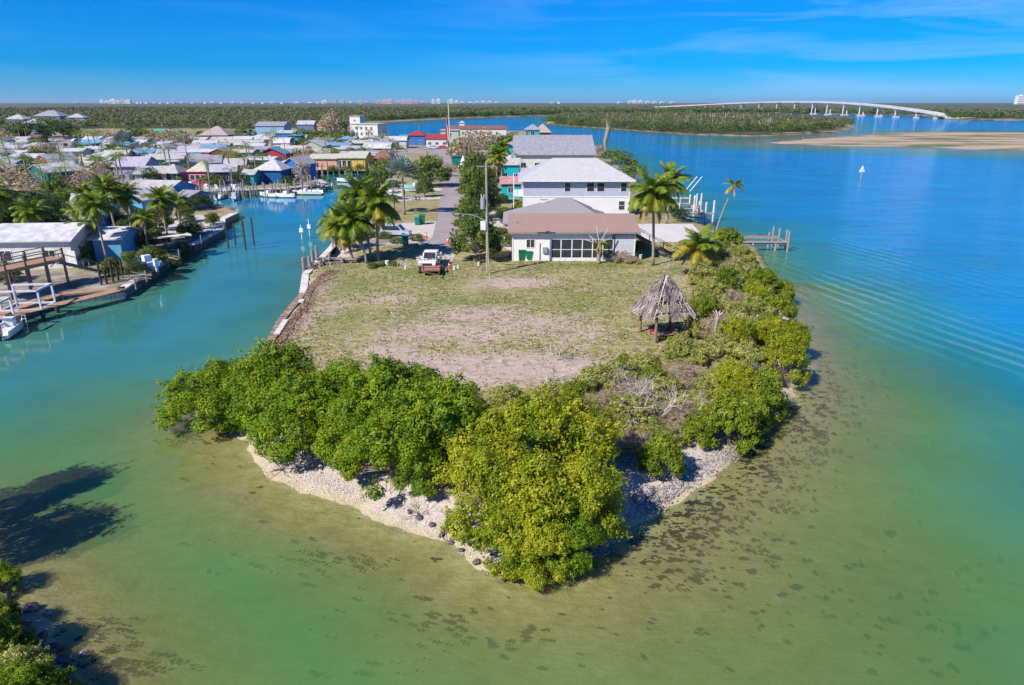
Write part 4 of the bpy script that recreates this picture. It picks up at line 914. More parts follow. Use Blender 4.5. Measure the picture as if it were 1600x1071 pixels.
def house(px, py, wpx, d, h, wall, roof, kind, label, rz=0, rise=1.2, ov=.45, wins=None, door=None, group=None, cat='house', name='house', z=G, wm=None, clutter=False, rm=None, loc=None, lift=0):
    """px,py: photo pixel of the middle of the front wall's foot; wpx its width in photo pixels (or metres if wm)"""
    global HN
    HN += 1; w = wm or wpx*mpp(px, py, z)
    x, y = loc or at(px, py, z); a = math.radians(rz); x -= math.sin(a)*d/2; y += math.cos(a)*d/2
    e = empty(name, (x, y, z), a, label, cat, group)
    wmat = W[wall] if isinstance(wall, str) else wall; rmat = rm or R[roof]
    b = MB(); b.box(-w/2, w/2, -d/2, d/2, lift - .02, h-.06)
    if kind == 'gx':
        for sg in (-1, 1): b.add([(sg*w/2,-d/2,h-.06),(sg*w/2,d/2,h-.06),(sg*w/2,0,h+rise-.1)], [(0,1,2)])
    if kind == 'gy':
        for sg in (-1, 1): b.add([(-w/2,sg*d/2,h-.06),(w/2,sg*d/2,h-.06),(0,sg*d/2,h+rise-.1)], [(0,1,2)])
    if kind == 'shed': b.add([(-w/2,d/2,h-.06),(w/2,d/2,h-.06),(w/2,d/2,h+rise-.1),(-w/2,d/2,h+rise-.1),(-w/2,-d/2,h-.06),(w/2,-d/2,h-.06)], [(0,1,2,3),(0,3,4),(1,5,2)])
    wl = b.mesh('wall', wmat); put('wall', wl, e)
    put('roof', roof_mesh(kind, w, d, h, ov, rise, rmat), e)
    if lift > .5:
        st = MB()
        for i in (-1, -.33, .33, 1):
            for j in (-1, 1): st.box(i*w*.46-.18, i*w*.46+.18, j*d*.44-.18, j*d*.44+.18, -.3, lift)
        st.build('stilts', M_CONC, e)
    if wins is None:
        n_ = max(1, int(w/3.2)); wins = [('F', -w/2 + w*(k+.5)/n_, lift+1.0, min(1.3, w/n_*.5), 1.1) for k in range(n_)]
        if d > 5: wins += [('R', -d*.2, lift+1.0, 1.1, 1.0), ('R', d*.22, lift+1.0, 1.1, 1.0)]
    for s, u, zz, ww, hh, *r in wins:
        if s == 'F': window(e, ww, hh, (u, -d/2, zz), 0, *(r or ()))
        if s == 'R': window(e, ww, hh, (w/2, u, zz), math.pi/2, *(r or ()))
        if s == 'L': window(e, ww, hh, (-w/2, u, zz), -math.pi/2, *(r or ()))
    if door is not None:
        dm = MB(); dm.box(-.48, .48, -.05, .0, 0, 2.05); dr = put('door', dm.mesh('door', M_WHITE), e, (door, -d/2, lift+.05))
        k_ = MB(); k_.box(.32, .40, -.09, -.05, .95, 1.03); put('handle', k_.mesh('handle', M_STEEL), dr)
    HOUSES.append((x, y, w, d))
    if cat == 'trailer' or clutter:
        rr_ = random.Random(HN); aw = MB(); sw_ = rr_.choice((-1, 1)); x0_ = sw_*w*.25
        aw.add([(x0_-w*.2,-d/2-2.0,h-.75),(x0_+w*.2,-d/2-2.0,h-.75),(x0_+w*.2,-d/2,h-.4),(x0_-w*.2,-d/2,h-.4),(x0_-w*.2,-d/2-2.0,h-.82),(x0_+w*.2,-d/2-2.0,h-.82),(x0_+w*.2,-d/2,h-.47),(x0_-w*.2,-d/2,h-.47)], [(0,1,2,3),(7,6,5,4),(0,4,5,1),(1,5,6,2),(3,7,4,0)])
        put('awning', aw.mesh('awning', rr_.choice((R['white'], R['offwhite'], R['cream'], R['blue']))), e)
        ps = MB(); [ps.box(x0_+q*w*.18-.05, x0_+q*w*.18+.05, -d/2-1.95, -d/2-1.85, 0, h-.8) for q in (-1, 1)]; put('awning_posts', ps.mesh('awning_posts', M_WHITE), e)
        ac = MB(); ac.box(-.45,.45,-.45,.45,0,.5); put('air_conditioner', ac.mesh('air_conditioner', M_STEEL), e, (-x0_, 0, h+rise*.8))
    return e, w

# two-storey white house -----------------------------------------------------------------
M_LAP = ribbed('white_lap_siding', (.74,.72,.71), (.68,.66,.655), .2, 2, .6); M_LAPG = ribbed('grey_lap_siding', (.44,.465,.55), (.40,.425,.50), .2, 2, .6)
yb = 122.0; zc = yb*CP + (H-6.5)*SP; xl_, xr_ = (817-800)/F*zc, (985-800)/F*zc; w2 = xr_-xl_
e = empty('two_storey_house', ((xl_+xr_)/2, yb+5.5, G), 0, 'two-storey house with pale grey upper storey and white hip metal roof', 'house')
b = MB(); b.box(-w2/2, w2/2, -5.5, 5.5, -.1, 3.35); b.build('lower_wall', M_LAP, e)
b = MB(); b.box(-w2/2, w2/2, -5.5, 5.5, 3.35, 6.62); b.build('upper_wall', M_LAPG, e)
b = MB(); b.box(-w2/2-.03, w2/2+.03, -5.54, 5.54, 3.26, 3.46); b.box(-w2/2-.02, -w2/2+.14, -5.53, -5.4, -.1, 6.5); b.box(w2/2-.14, w2/2+.02, -5.53, -5.4, -.1, 6.5); b.build('trim_board', M_WHITE, e)
put('roof', roof_mesh('hip', w2, 11, 6.7, .75, 2.9, ribbed('white_metal_roof_main', (.47,.46,.455), (.42,.41,.405), .45, 0, .4), .2), e)
b = MB(); b.box(-w2/2-.8, w2/2+.8, -6.38, -6.26, 6.05, 6.28); b.build('gutter', M_WHITE, e)
k2 = w2/168.0
for px, ww in ((887,1.0),(923,1.25),(939,1.25),(975,1.0)): window(e, ww, 1.45, ((px-901)*k2, -5.5, 4.3), 0, 0, True)
window(e, 1.0, 1.5, ((973-901)*k2, -5.5, 1.1), 0, 0, True)
pb_ = MB()
for z in (0.05, 3.3): pb_.box(-w2/2-1.7, -w2/2-.02, -4.6, 4.6, z, z+.14)
for yy in (-4.5, 0, 4.5): pb_.box(-w2/2-1.68, -w2/2-1.54, yy-.07, yy+.07, .19, 6.35)
pb_.build('side_porch', M_WHITE, e)
pr_ = MB()
for z in (.2, 3.45):
    pr_.box(-w2/2-1.66, -w2/2-1.6, -4.4, 4.4, z+.85, z+.92); pr_.box(-w2/2-1.6, -w2/2-.1, -4.53, -4.47, z+.85, z+.92)
    for q in range(28): yy = -4.4+q*.32; pr_.box(-w2/2-1.64, -w2/2-1.61, yy, yy+.03, z, z+.85)
    for q in range(6): xx = -w2/2-1.5+q*.27; pr_.box(xx, xx+.03, -4.52, -4.49, z, z+.85)
pr_.build('porch_railing', M_WHITE, e)

# low cream house with the pinkish roof ----------------------------------------------------
yb = 85.4; zc = yb*CP + (H-1)*SP; xl_, xr_ = (800-800)/F*zc, (991-800)/F*zc; w1 = xr_-xl_; k1 = w1/191.0; d1 = 9.5
M_CREAM = mat('cream_stucco', (.80,.75,.70), (.72,.67,.62), 1.5, .85, .2, 20)
e = empty('low_house', ((xl_+xr_)/2, yb+d1/2, G), 0, 'low cream house with pinkish shingle roof and a screened porch, facing the lawn', 'house')
X_ = lambda px: (px-895.5)*k1
b = MB(); b.box(-w1/2, X_(861), -d1/2, d1/2, -.1, 3.8); b.box(X_(861), w1/2, -d1/2+2.2, d1/2, -.1, 3.8); b.box(X_(963), w1/2, -d1/2+.02, -d1/2+2.2, -.1, .95)
for sg in (-1, 1): b.add([(sg*w1/2,-d1/2,3.8),(sg*w1/2,d1/2,3.8),(sg*w1/2,0,5.1)], [(0,1,2)])
b.build('wall', M_CREAM, e)
rf = put('roof', roof_mesh('gx', w1, d1, 3.95, .5, 1.35, M_SHING, .16), e)
b = MB(); b.tube([(X_(806), -2.9, 4.3), (X_(806), -2.9, 5.0)], .05, 6); b.tube([(X_(806)-.3,-2.95,5.0),(X_(806)+.3,-2.95,5.0)], .03, 5); b.build('vent_pipe', M_STEEL, rf)
b = MB(); b.box(-w1/2-.5, w1/2+.5, -d1/2-.62, -d1/2-.5, 3.58, 3.78); b.build('fascia', mat('brown_fascia', (.30,.25,.22), (.24,.2,.18), 3, .7), e)
b = MB(); b.box(X_(860), X_(955), -d1/2-.06, -d1/2+.02, 2.75, 3.6); b.box(X_(860), X_(958), -d1/2-.05, -d1/2+.08, -.05, .42); b.build('porch_fascia', M_WHITE, e)
b = MB()
for px in (861, 876, 893, 909, 925, 941, 957): b.box(X_(px)-.06, X_(px)+.06, -d1/2-.04, -d1/2+.06, .42, 2.76)
b.box(X_(861), X_(957), -d1/2-.03, -d1/2+.05, 1.42, 1.5); b.build('screen_frame', M_WHITE, e)
for i, (p0, p1) in enumerate(zip((861,876,893,909,925,941), (876,893,909,925,941,957))):
    for z0, z1 in ((.42, 1.42), (1.5, 2.76)):
        b = MB(); b.box(X_(p0)+.06, X_(p1)-.06, -d1/2, -d1/2+.02, z0, z1); b.build('screen', M_GLASS, e)
b = MB()
for q in range(16): x = X_(960)+ (X_(990)-X_(960))*q/16; b.box(x, x+(X_(990)-X_(960))/16-.03, -d1/2-.05, -d1/2+.0, .97, 3.3)
b.build('blind', mat('grey_white_slats', (.62,.64,.66), (.52,.54,.57), 3, .6), e)
b = MB(); b.box(X_(989), X_(991), -d1/2-.06, -d1/2+.1, -.1, 3.6); b.box(-w1/2, -w1/2+.15, -d1/2-.04, -d1/2+.1, -.1, 3.6); b.build('corner_post', M_WHITE, e)
window(e, .95, 1.0, (X_(828.5), -d1/2, 1.75), 0, 1, False)
b = MB(); b.box(-.3,.3,-.28,0,0,.7); b.build('meter_box', M_STEEL, e, loc=(X_(851), -d1/2, 1.1)); b = MB(); b.tube([(0,-.08,0),(0,-.08,2.2)], .05, 6); b.build('conduit', M_STEEL, e, loc=(X_(843), -d1/2, .1))
# rear wing with grey shingles
b = MB(); b.box(X_(792), X_(960), d1/2+.02, d1/2+9.5, -.1, 3.0); b.build('rear_wall', M_CREAM, e)
put('rear_roof', roof_mesh('hip', w1*.92, 9.5, 3.1, .5, 1.9, M_GSHING, .16), e, (X_(878), d1/2+4.9, .35))
put('gable_roof', roof_mesh('hip', 8.2, 6.6, 3.1, .3, 1.75, M_GSHING, .16), e, (X_(892), d1/2+4.4, 1.35))
b = MB(); b.tube([(0,0,0),(0,0,.8)], .04, 6); b.box(-.55,.55,-.15,.35,.8,.9); b.build('antenna', M_STEEL, e, loc=(X_(857), d1/2+5, 4.9))
# stairs at the right end
st = empty('wooden_stairs', (e.location.x + w1/2 + .5, yb+3.2, G), math.radians(0), 'dark wooden stairs running down to the lawn at the right end of the low house', 'stairs')
b = MB(); b.bar((0,0,2.6),(5.2,-2.2,.1), .06, .28); b.bar((.3,1.1,2.6),(5.5,-1.1,.1), .06, .28); b.build('stringer', M_WOOD, st)
for q in range(11):
    t_ = (q+.5)/11; b = MB(); b.box(-.16,.16,-.02,1.1,0,.05); b.build('step', M_WOOD, st, loc=(5.2*t_, -2.2*t_, 2.6-2.5*t_), rot=(0,0,.27))
b = MB(); b.bar((0,0,3.6),(5.2,-2.2,1.1), .07); b.bar((.3,1.1,3.6),(5.5,-1.1,1.1), .07)
for t_ in (0,.33,.66,1): b.bar((5.2*t_,-2.2*t_,2.6-2.5*t_),(5.2*t_,-2.2*t_,3.6-2.5*t_), .08); b.bar((.3+5.2*t_,1.1-2.2*t_,2.6-2.5*t_),(.3+5.2*t_,1.1-2.2*t_,3.6-2.5*t_), .08)
b.build('handrail', M_WOOD, st); b = MB(); b.box(-1.2,.1,-.2,1.4,2.45,2.6); b.box(-1.1,-1.0,-.15,-.05,-.1,2.45); b.box(-1.1,-1.0,1.2,1.3,-.1,2.45); b.build('landing', M_WOOD, st)

# the blue and grey houses further along the street's right side ---------------------------
house(799,310,30,7,3.2,'turquoise','pink','gx','small turquoise cottage with coral and white roof left of the two-storey house',rz=0,rise=1.0,wins=[('F',-.1,1.1,1.1,1.2)])
house(797,286,28,8,4.6,'turquoise','offwhite','gx','taller bright turquoise house with white windows behind the turquoise cottage',rise=1.2,wins=[('F',-1.2,1.2,1.0,1.2),('F',1.4,1.2,.9,1.1)])
bg_, _w = house(866,269,120,24,5.2,'white','grey','gx','large white boathouse-style building with a huge grey metal roof',rise=4.6,ov=.8,wins=[('F',-9,1.2,1.4,1.4),('F',-5,1.2,1.4,1.4)])
house(818,250,46,14,5.0,'turquoise','grey','hip','turquoise house with grey hip roof at the left of the huge roof',rise=3.0,wins=[('F',-2,2.6,1.2,1.3),('F',3,2.6,1.2,1.3)])
house(832,238,22,7,9.0,'turquoise','grey','hip','turquoise lookout tower room with grey hip roof rising behind the huge roof',rise=1.8,wins=[('F',0,6.6,1.4,1.5),('F',-2.2,6.6,1,1.5)],cat='tower room')
house(848,226,24,8,6.0,'brown','rust','hip','round thatched brown roof beyond the turquoise lookout',rise=3.4,wins=[],cat='hut',rm=M_THATCH)
house(797,262,16,7,3.0,'white','lilac','gx','small white cottage with lilac roof behind the skirted palm',rise=1.2)
house(745,214,92,12,4.6,'white','rust','gx','long white waterfront building with terracotta roof at the end of the street',rise=1.5,wins=[('F',-12+4*k,1.4,1.4,1.3) for k in range(7)])
house(722,210,8,4,7.2,'white','offwhite','hip','small white cupola on the long terracotta-roofed building',rise=1.0,wins=[],cat='cupola')
house(703,226,28,10,6.4,'palegreen','offwhite','flat','pale green two-storey shop building left of the street end',wins=[('F',-2,1.2,1.6,1.4),('F',2.5,1.2,1.6,1.4),('F',0,4,1.6,1.3)])
house(683,230,34,12,3.8,'white','red','gx','white building with red roof at the street end, beside parked cars',rise=1.6)
house(651,227,26,9,4.6,'royal','red','hip','royal blue building with red hip roof near the flagpole',rise=1.8)
house(632,225,14,6,3.2,'teal','teal','gx','small teal kiosk left of the royal blue building',rise=1.0)
house(570,216,47,11,7.5,'white','white','flat','white cubic two-storey house beside the far channel',rz=-18,wins=[('F',-5+3.2*k,1.4,1.2,1.6) for k in range(4)]+[('F',-5+3.2*k,4.6,1.2,1.5) for k in range(4)]+[('L',-2,4.6,1.2,1.5),('L',2,4.6,1.2,1.5)])
house(556,211,18,6,11,'white','white','flat','white stair tower on the cubic white house',rz=-18,wins=[('F',0,8,1.1,1.2)],cat='stair tower')
# settlement, far rows first --------------------------------------------------------------
T = [ # px, py, wpx, depth, h, wall, roof, kind, label, rz, rise, lift
 (24,199,30,14,6.5,'bluegrey','offwhite','hip','grey stilt house with speckled hip roof, leftmost of the three behind the trees',0,3.4,3),
 (50,203,26,12,5,'white','white','hip','low house with bright white hip roof between the two big grey hip roofs',0,2.6,2),
 (75,196,42,18,8,'bluegrey','grey','hip','largest hip-roofed stilt house on the far left, above a round green tree',0,4.6,3),
 (120,198,25,12,7.5,'paleblue','offwhite','hip','stilt house with verandas and pale hip roof right of the round green tree',12,2.8,3),
 (247,218,16,9,3.6,'yellow','teal','gx','yellow cottage with turquoise roof at the edge of the wood',0,1.6,0),
 (268,217,20,8,3.2,'teal','teal','gx','low turquoise-roofed shed at the edge of the wood',0,1.0,0),
 (423,217,44,14,7.0,'paleblue','grey','gx','big pale blue two-storey house with long grey roof before the wood',0,2.0,0),
 (445,222,28,9,4.4,'royal','white','shed','blue lean-to house with white roof in front of the big pale blue one',0,1.0,0),
 (461,226,20,7,4.0,'teal','teal','flat','teal box building beside the blue lean-to',0,1,0),
 (478,208,26,10,5.6,'bluegrey','lilac','gx','grey-blue house with lilac gable roof behind trees left of the channel',0,2.2,0),
 (503,211,12,8,5.6,'cream','rust','gx','narrow cream house beside the tall brown casuarina',0,1.5,0),
 (527,210,22,10,4.4,'bluegrey','dark','gx','dark-roofed house between casuarina and the cubic white house',0,1.6,0),
 (335,227,44,12,4.8,'brown','dark','hip','open timber tiki building with big thatched hip roof',0,3.6,0),
 (365,224,30,8,3.6,'bluegrey','white','shed','bar with white and blue canopies right of the tiki roof',0,.8,0),
 (12,228,24,8,3.2,'peach','rust','gx','peach trailer at the left edge beside the blue tank',0,1,0),
 (32,230,20,8,3.4,'peach','offwhite','gx','orange-fronted building right of the blue tank',0,1,0),
 (52,226,16,8,3.4,'brown','rust','gx','rust-brown building left of the car park',0,1,0),
 (132,240,24,6,3.4,'green','teal','flat','big green container at the car park edge',0,0,0),
 (170,232,30,7,3.0,'royal','blue','shed','blue shade canopy building right of the green container',0,.8,0),
 (20,244,38,8,3.0,'white','lilac','gx','white trailer with lilac roof, far left second row',-6,.9,0),
 (55,240,24,8,3.0,'cream','offwhite','gx','cream trailer behind the sand-coloured bush at far left',-6,.9,0),
 (22,255,44,8,3.0,'purple','white','gx','plum-walled trailer with white roof at the left edge',-8,.9,0),
 (35,262,50,8,3.0,'red','white','gx','red-trimmed trailer with wide white roof at far left',-8,1,0),
 (112,250,34,8,3.0,'white','white','gx','white trailer with low white roof right of the yellowish palms',12,.8,0),
 (150,246,30,7,3.0,'teal','white','gx','white-roofed trailer with teal trim behind the blue-grey fan palm',14,.8,0),
 (182,255,34,8,3.0,'pink','cream','gx','salmon pink trailer with cream roof left of the fan palm',14,1,0),
 (222,252,38,8,3.0,'turquoise','blue','gx','turquoise trailer with pale blue roof right of the fan palm',-8,1,0),
 (243,246,34,10,3.2,'lavender','lilac','hip','lavender house with lilac hip roof near the middle left',0,1.9,0),
 (272,252,46,8,3.0,'lavender','lilac','gx','long lavender trailer with lilac roof',14,.9,0),
 (296,246,30,8,3.0,'pink','lilac','gx','pink trailer with mauve roof left of the tall pole',14,.9,0),
 (226,266,36,8,3.1,'teal','white','gx','dark teal trailer with bright white roof above the white porch house',-10,1,0),
 (260,266,52,8,3.3,'teal','offwhite','gx','long teal-trimmed trailer with a row of dark windows',10,1.3,0),
 (302,263,40,7,3.0,'paleblue','white','gx','pale blue trailer with narrow white roof behind the pink house',10,.8,0),
 (15,288,40,10,3.2,'white','grey','gx','grey-roofed house half behind the left palms',10,1.2,0),
 (70,274,36,9,3.6,'red','lilac','gy','magenta gable house with lilac roof behind the big teal gable carport',-20,2.0,0),
 (205,286,44,12,4.2,'lavender','lilac','gx','lavender-blue house behind the leafless pinkish tree',10,1.8,0),
 (315,240,30,7,3.0,'teal','white','gx','white trailer with teal front below the tiki building',6,.7,0),
 (345,239,26,7,3.0,'white','white','gx','plain white trailer right below the tiki building',6,.7,0),
 (372,238,26,7,3.0,'cream','white','gx','cream trailer with white roof below the blue canopies',6,.7,0),
 (398,240,28,7,3.0,'royal','white','gx','blue trailer with white roof left of the red house',6,.8,0),
 (343,256,38,8,3.2,'hotpink','pink','gy','pale-roofed house with hot pink gable ends',12,1.6,0),
 (378,252,34,8,3.0,'teal','cream','gx','teal trailer with cream roof behind two bushy palms',0,.8,0),
 (425,258,40,9,3.6,'red','blue','gy','red house with pale blue gable roof and a yellow door',6,1.8,0),
 (322,272,46,11,3.2,'lavender','grey','gx','wide grey-roofed house behind the pink waterfront cottage',18,1.6,0),
 (369,276,30,8,3.2,'bluegrey','offwhite','gx','grey house with pale roof left of the deep blue one',14,1.4,0),
 (440,238,26,8,3.6,'white','white','barrel','white round-roofed trailer with dark windows beside a palm',0,2.0,0),
 (486,243,38,11,3.6,'palegreen','white','gy','pale green gable-fronted house with white roof',0,1.9,0),
 (530,240,34,8,3.2,'white','blue','gx','white trailer with sky blue roof panel behind palms',0,.8,0),
 (552,247,40,8,3.2,'white','offwhite','gx','long white trailer directly behind the yellow house',0,.9,0),
 (590,248,40,9,3.6,'lavender','white','barrel','white arched-roof house right of the yellow one',0,1.8,0),
 (598,260,26,7,2.8,'brown','rust','hip','small terracotta thatch-roofed hut on the wharf corner',0,2.2,0),
 (505,229,30,8,3.0,'white','grey','gx','grey trailer below the casuarina',0,.8,0),
 (470,262,22,7,3.0,'red','rust','gx','red-brown shed left of the yellow house',0,.8,0),
 (618,232,34,8,3.4,'white','white','barrel','white arched canopy beside the tall street palm',0,1.6,0),
]
PW = {}
def pastel(k):
    if k not in PW:
        base = dict(white=(232,230,226), cream=(238,226,190), red=(205,90,95), teal=(90,165,165), turquoise=(110,200,205), lavender=(185,180,215), purple=(140,125,190), pink=(235,185,190), royal=(90,140,205), peach=(235,195,170), paleblue=(185,208,222))
        PW[k] = paint('faded_'+k, base[k], .82)
    return PW[k]
for r_ in T:
    px, py, wp, d, h, wl, rf_, kd, lab, rz, rise, lift = r_
    if 'trailer' in lab and wl in ('white','cream','red','teal','turquoise','lavender','purple','pink','royal','peach','paleblue'): wl = pastel(wl)
    house(px, py, wp, d, h, wl, rf_, kd, lab, rz=rz, rise=max(rise, .05), lift=lift, wins=[] if 'container' in lab or 'canopy' in lab else None,
          cat='trailer' if 'trailer' in lab else 'container' if 'container' in lab else 'shed' if 'shed' in lab else 'house', rm=M_THATCH if 'tiki' in lab else None)
# waterfront row --------------------------------------------------------------------------
house(238,292,44,9,3.2,'white','offwhite','gx','white waterfront house with blue-grey shaded front at the left end of the row',rz=14,rise=1.3,wins=[('R',-1,.9,1.5,1.5),('F',2.2,.9,1.1,1.1)],door=-1)
sp, w_ = house(267,291,24,7,3.3,'bluegrey','offwhite','hip','screened porch room with pyramid roof beside the white waterfront house',rz=4,rise=1.6,wins=[('F',-1.35,.4,1.0,2.5,0),('F',-.1,.4,1.0,2.5,0),('F',1.2,.4,1.0,2.5,0)],cat='porch room')
house(311,290,27,8,3.6,'hotpink','cream','hip','hot pink waterfront cottage with pale pyramid roof and triple window',rz=0,rise=1.9,wins=[('F',-1.3,1.3,1.1,1.2,0),('F',0,1.3,1.1,1.2,0),('F',1.3,1.3,1.1,1.2,0)])
house(348,289,42,8,3.3,'purple','lilac','gx','purple-fronted waterfront house with red side wall and lilac roof',rz=16,rise=1.3,wins=[('F',-2,1.0,1.0,1.3),('F',1,1.0,1.0,1.3),('F',2.8,1.0,1.0,1.3)],door=0)
house(389,290,18,5,2.8,'turquoise','offwhite','gx','tiny turquoise porch cottage between the purple and deep blue houses',rise=.8)
house(420,287,42,9,3.5,'deepblue','white','hip','deep blue waterfront house with white hip roof',rz=-4,rise=2.0,wins=[('F',-2,1,1.2,1.2)])
house(457,283,30,9,4.2,'royal','offwhite','gy','royal blue gable-fronted waterfront house',rz=-10,rise=1.6,wins=[('F',0,1.4,1.3,1.2)])
house(506,267,42,9,3.6,'peach','cream','gx','peach half of the long waterfront building with cream roof',rise=1.0,wins=[('F',-2,1,1.2,1.2)])
house(550,267,42,9,3.8,'yellow','cream','gx','yellow half of the long waterfront building with tall dark windows',rise=1.1,wins=[('F',-3.6,.6,1.1,2.3,0),('F',-2.1,.6,1.1,2.3,0),('F',-.6,.6,1.1,2.3,0)])
# left bank, nearest lots; sky and royal here: shade painted onto white walls -----------------------------------------------------------------
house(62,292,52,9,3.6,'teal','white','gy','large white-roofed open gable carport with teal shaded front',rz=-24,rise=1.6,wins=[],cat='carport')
house(118,288,40,6,2.8,'white','white','shed','white trailer with bright awning left of the leafless tree',rz=8,rise=.5)
house(228,327,74,10,3.4,'sky','offwhite','gx','wide pale-roofed house with white walls painted shade-blue at the head of the left bank',rz=-8,rise=1.5,wins=[('F',-4,1,1.3,1.2),('F',3,1,1.3,1.2)])
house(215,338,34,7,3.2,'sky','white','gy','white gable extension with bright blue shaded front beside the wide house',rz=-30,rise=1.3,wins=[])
house(148,352,52,9,3.3,'sky','white','gx','white house painted shade-blue with sloping white roof behind the left palms',rz=22,rise=1.5)
house(128,375,48,8,3.0,'royal','offwhite','gx','white house painted shade-blue between the palms on the left bank',rz=8,rise=1.0)
house(172,408,40,6,3.0,'sky','white','gx','small white shed painted shade-blue with white roof at the seawall steps',rz=6,rise=.9,wins=[],cat='shed')
house(55,420,118,8,3.6,'white','white','gx','long white house with ribbed metal roof behind the raised timber deck',rz=5,rise=1.3,ov=.5,wins=[('F',-3,1,1.3,1.2),('F',2,1,1.3,1.2)],door=4.5)
house(288,327,30,5,2.6,'lavender','grey','gx','small grey-roofed shed by the white wall on the left bank',rz=-20,rise=.7,cat='shed')

# the smaller trailers packed in between ----------------------------------------------------
LM = [(335,227,'tiki building'),(75,196,'largest stilt house'),(132,240,'green container'),(203,245,'silver-blue fan palm'),(163,300,'leafless pinkish tree'),(62,285,'open gable carport'),(247,218,'turquoise-roofed cottage'),(423,217,'pale blue two-storey house'),(486,243,'pale green gable house'),(425,258,'red gable house'),
      (343,256,'hot pink gable house'),(440,238,'round-roofed trailer'),(530,262,'long yellow building'),(570,216,'white cubic house'),(311,285,'pink pyramid cottage'),(420,284,'deep blue hip house'),(243,246,'lilac hip-roofed house'),(20,232,'blue water tank'),(590,248,'arched-roof house'),(238,290,'white porch house'),(461,226,'teal box building'),(365,224,'blue canopy bar')]
USED = set()
def where(px, py, head):
    """head + relation to the nearest landmark, unique"""
    L_ = sorted(LM, key=lambda q: (q[0]-px)**2 + ((q[1]-py)*3)**2)
    for a_ in range(8):
        q = L_[a_]; dx, dy = px-q[0], (py-q[1])*3; rel = ('right of' if dx > 0 else 'left of') if abs(dx) > abs(dy) else ('in front of' if dy > 0 else 'behind')
        for s_ in (f'{head} {rel} the {q[2]}', f'{head} further {rel} the {q[2]}' if rel in ('right of', 'left of') else None, f'{head} {rel} the {q[2]}, towards the {L_[(a_+1) % 8][2]}'):
            if s_ and s_ not in USED: USED.add(s_); return s_
    USED.add(head); return head
rr = random.Random(77)
for py in (219, 223.5, 228.5, 234, 239.5, 245.5, 252, 259, 267, 276):
    px = rr.uniform(-5, 14)
    while px < 612:
        x, y = at(px, py, G); step = rr.uniform(24, 34) * (1 + (py-219)/60)
        ok = zg(x, y) > .8 and zg(x-6, y-4) > .8 and zg(x+6, y-5) > .8 and all(abs(x-hx_) > (hw+9)/2+.8 or abs(y+3.5-hy_) > (hd+7)/2+.5 for hx_, hy_, hw, hd in HOUSES) and not (56 < px < 118 and py < 247) and not (py < 226 and px < 330) and not (480 < px and py < 226)
        if ok and rr.random() < .88:
            wl = rr.choice(['white','white','white','cream','paleblue','pink','lavender','teal','peach']); rf_ = rr.choice(['white','white','white','lilac','offwhite','cream','grey','blue'])
            size = rr.choice(['small','low','narrow']); wm_ = rr.uniform(7, 9.5)
            nm = dict(paleblue='pale blue', offwhite='off-white', cream='cream', lilac='lilac'); 
            house(px, py, 0, rr.uniform(5.5, 7), rr.uniform(2.8, 3.3), pastel(wl), rf_, rr.choice(['gx','gx','gy','hip','shed']), where(px, py, f"{size} {nm.get(rf_, rf_)}-roofed trailer with {nm.get(wl, wl)} walls"), rz=rr.uniform(-14, 18), rise=rr.uniform(.6, 1.2), wm=wm_, cat='trailer', name='trailer')
        px += step
# ------------------------------------------------------------------ seawalls, roads, pads
M_ASPH = mat('sun_bleached_asphalt', (.34,.29,.29), (.25,.215,.215), .5, .95, .3, 14)
M_SHELL = mat('white_shell_drive', (.56,.49,.44), (.44,.38,.34), 1.2, .95, .3, 14)
M_DIRT = mat('reddish_brown_dirt', (.40,.29,.22), (.12,.065,.045), 1.8, .95, .5, 8)
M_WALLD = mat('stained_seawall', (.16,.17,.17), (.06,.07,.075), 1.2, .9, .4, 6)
M_WALLW = mat('old_white_cap', (.70,.67,.63), (.45,.40,.36), 1.5, .85, .3, 8)
def pad(name, pts, m, z=G+.03, kind='structure'):
    P_ = [at(*p, z) for p in pts]; b = MB(); b.prism(P_, z-.35, z); return tag(b.build(name, m), kind=kind)
pad('road', [(656,402),(673,376),(683,345),(689,300),(691,288),(692,270),(690,250),(684,238),(672,229),(702,229),(707,250),(711,270),(719,288),(720,345),(713,376),(708,402)], M_ASPH)
pad('driveway', [(612,350),(682,346),(675,372),(662,384),(640,378),(612,366)], M_SHELL, G+.034)
pad('driveway', [(648,398),(712,398),(704,414),(690,421),(655,420)], M_SHELL, G+.038)
pad('driveway', [(722,335),(800,330),(798,392),(775,378),(735,362)], M_SHELL, G+.042)
pad('driveway', [(990,350),(1082,350),(1100,372),(1100,378),(1010,378)], mat('white_slab', (.58,.54,.51), (.50,.465,.44), .6, .8), G+.046)
pad('path', [(600,296),(690,294),(690,298),(598,300)], M_CONC, G+.026); pad('path', [(604,310),(688,307),(688,311),(603,315)], M_CONC, G+.026)
pad('road', [(20,262),(330,216),(350,216),(40,268)], M_ASPH, G+.02); pad('road', [(58,215),(118,213),(100,246),(72,246)], M_ASPH, G+.024)
pad('road', [(300,232),(690,236),(690,240),(300,236)], M_ASPH, G+.016)
pad('driveway', [(150,306),(205,312),(195,322),(130,315)], M_CONC, G+.02)
for p in ([(0,274),(95,262),(110,268),(0,284)],[(150,262),(330,244),(330,248),(160,270)]): pad('path', p, M_CONC, G+.012)
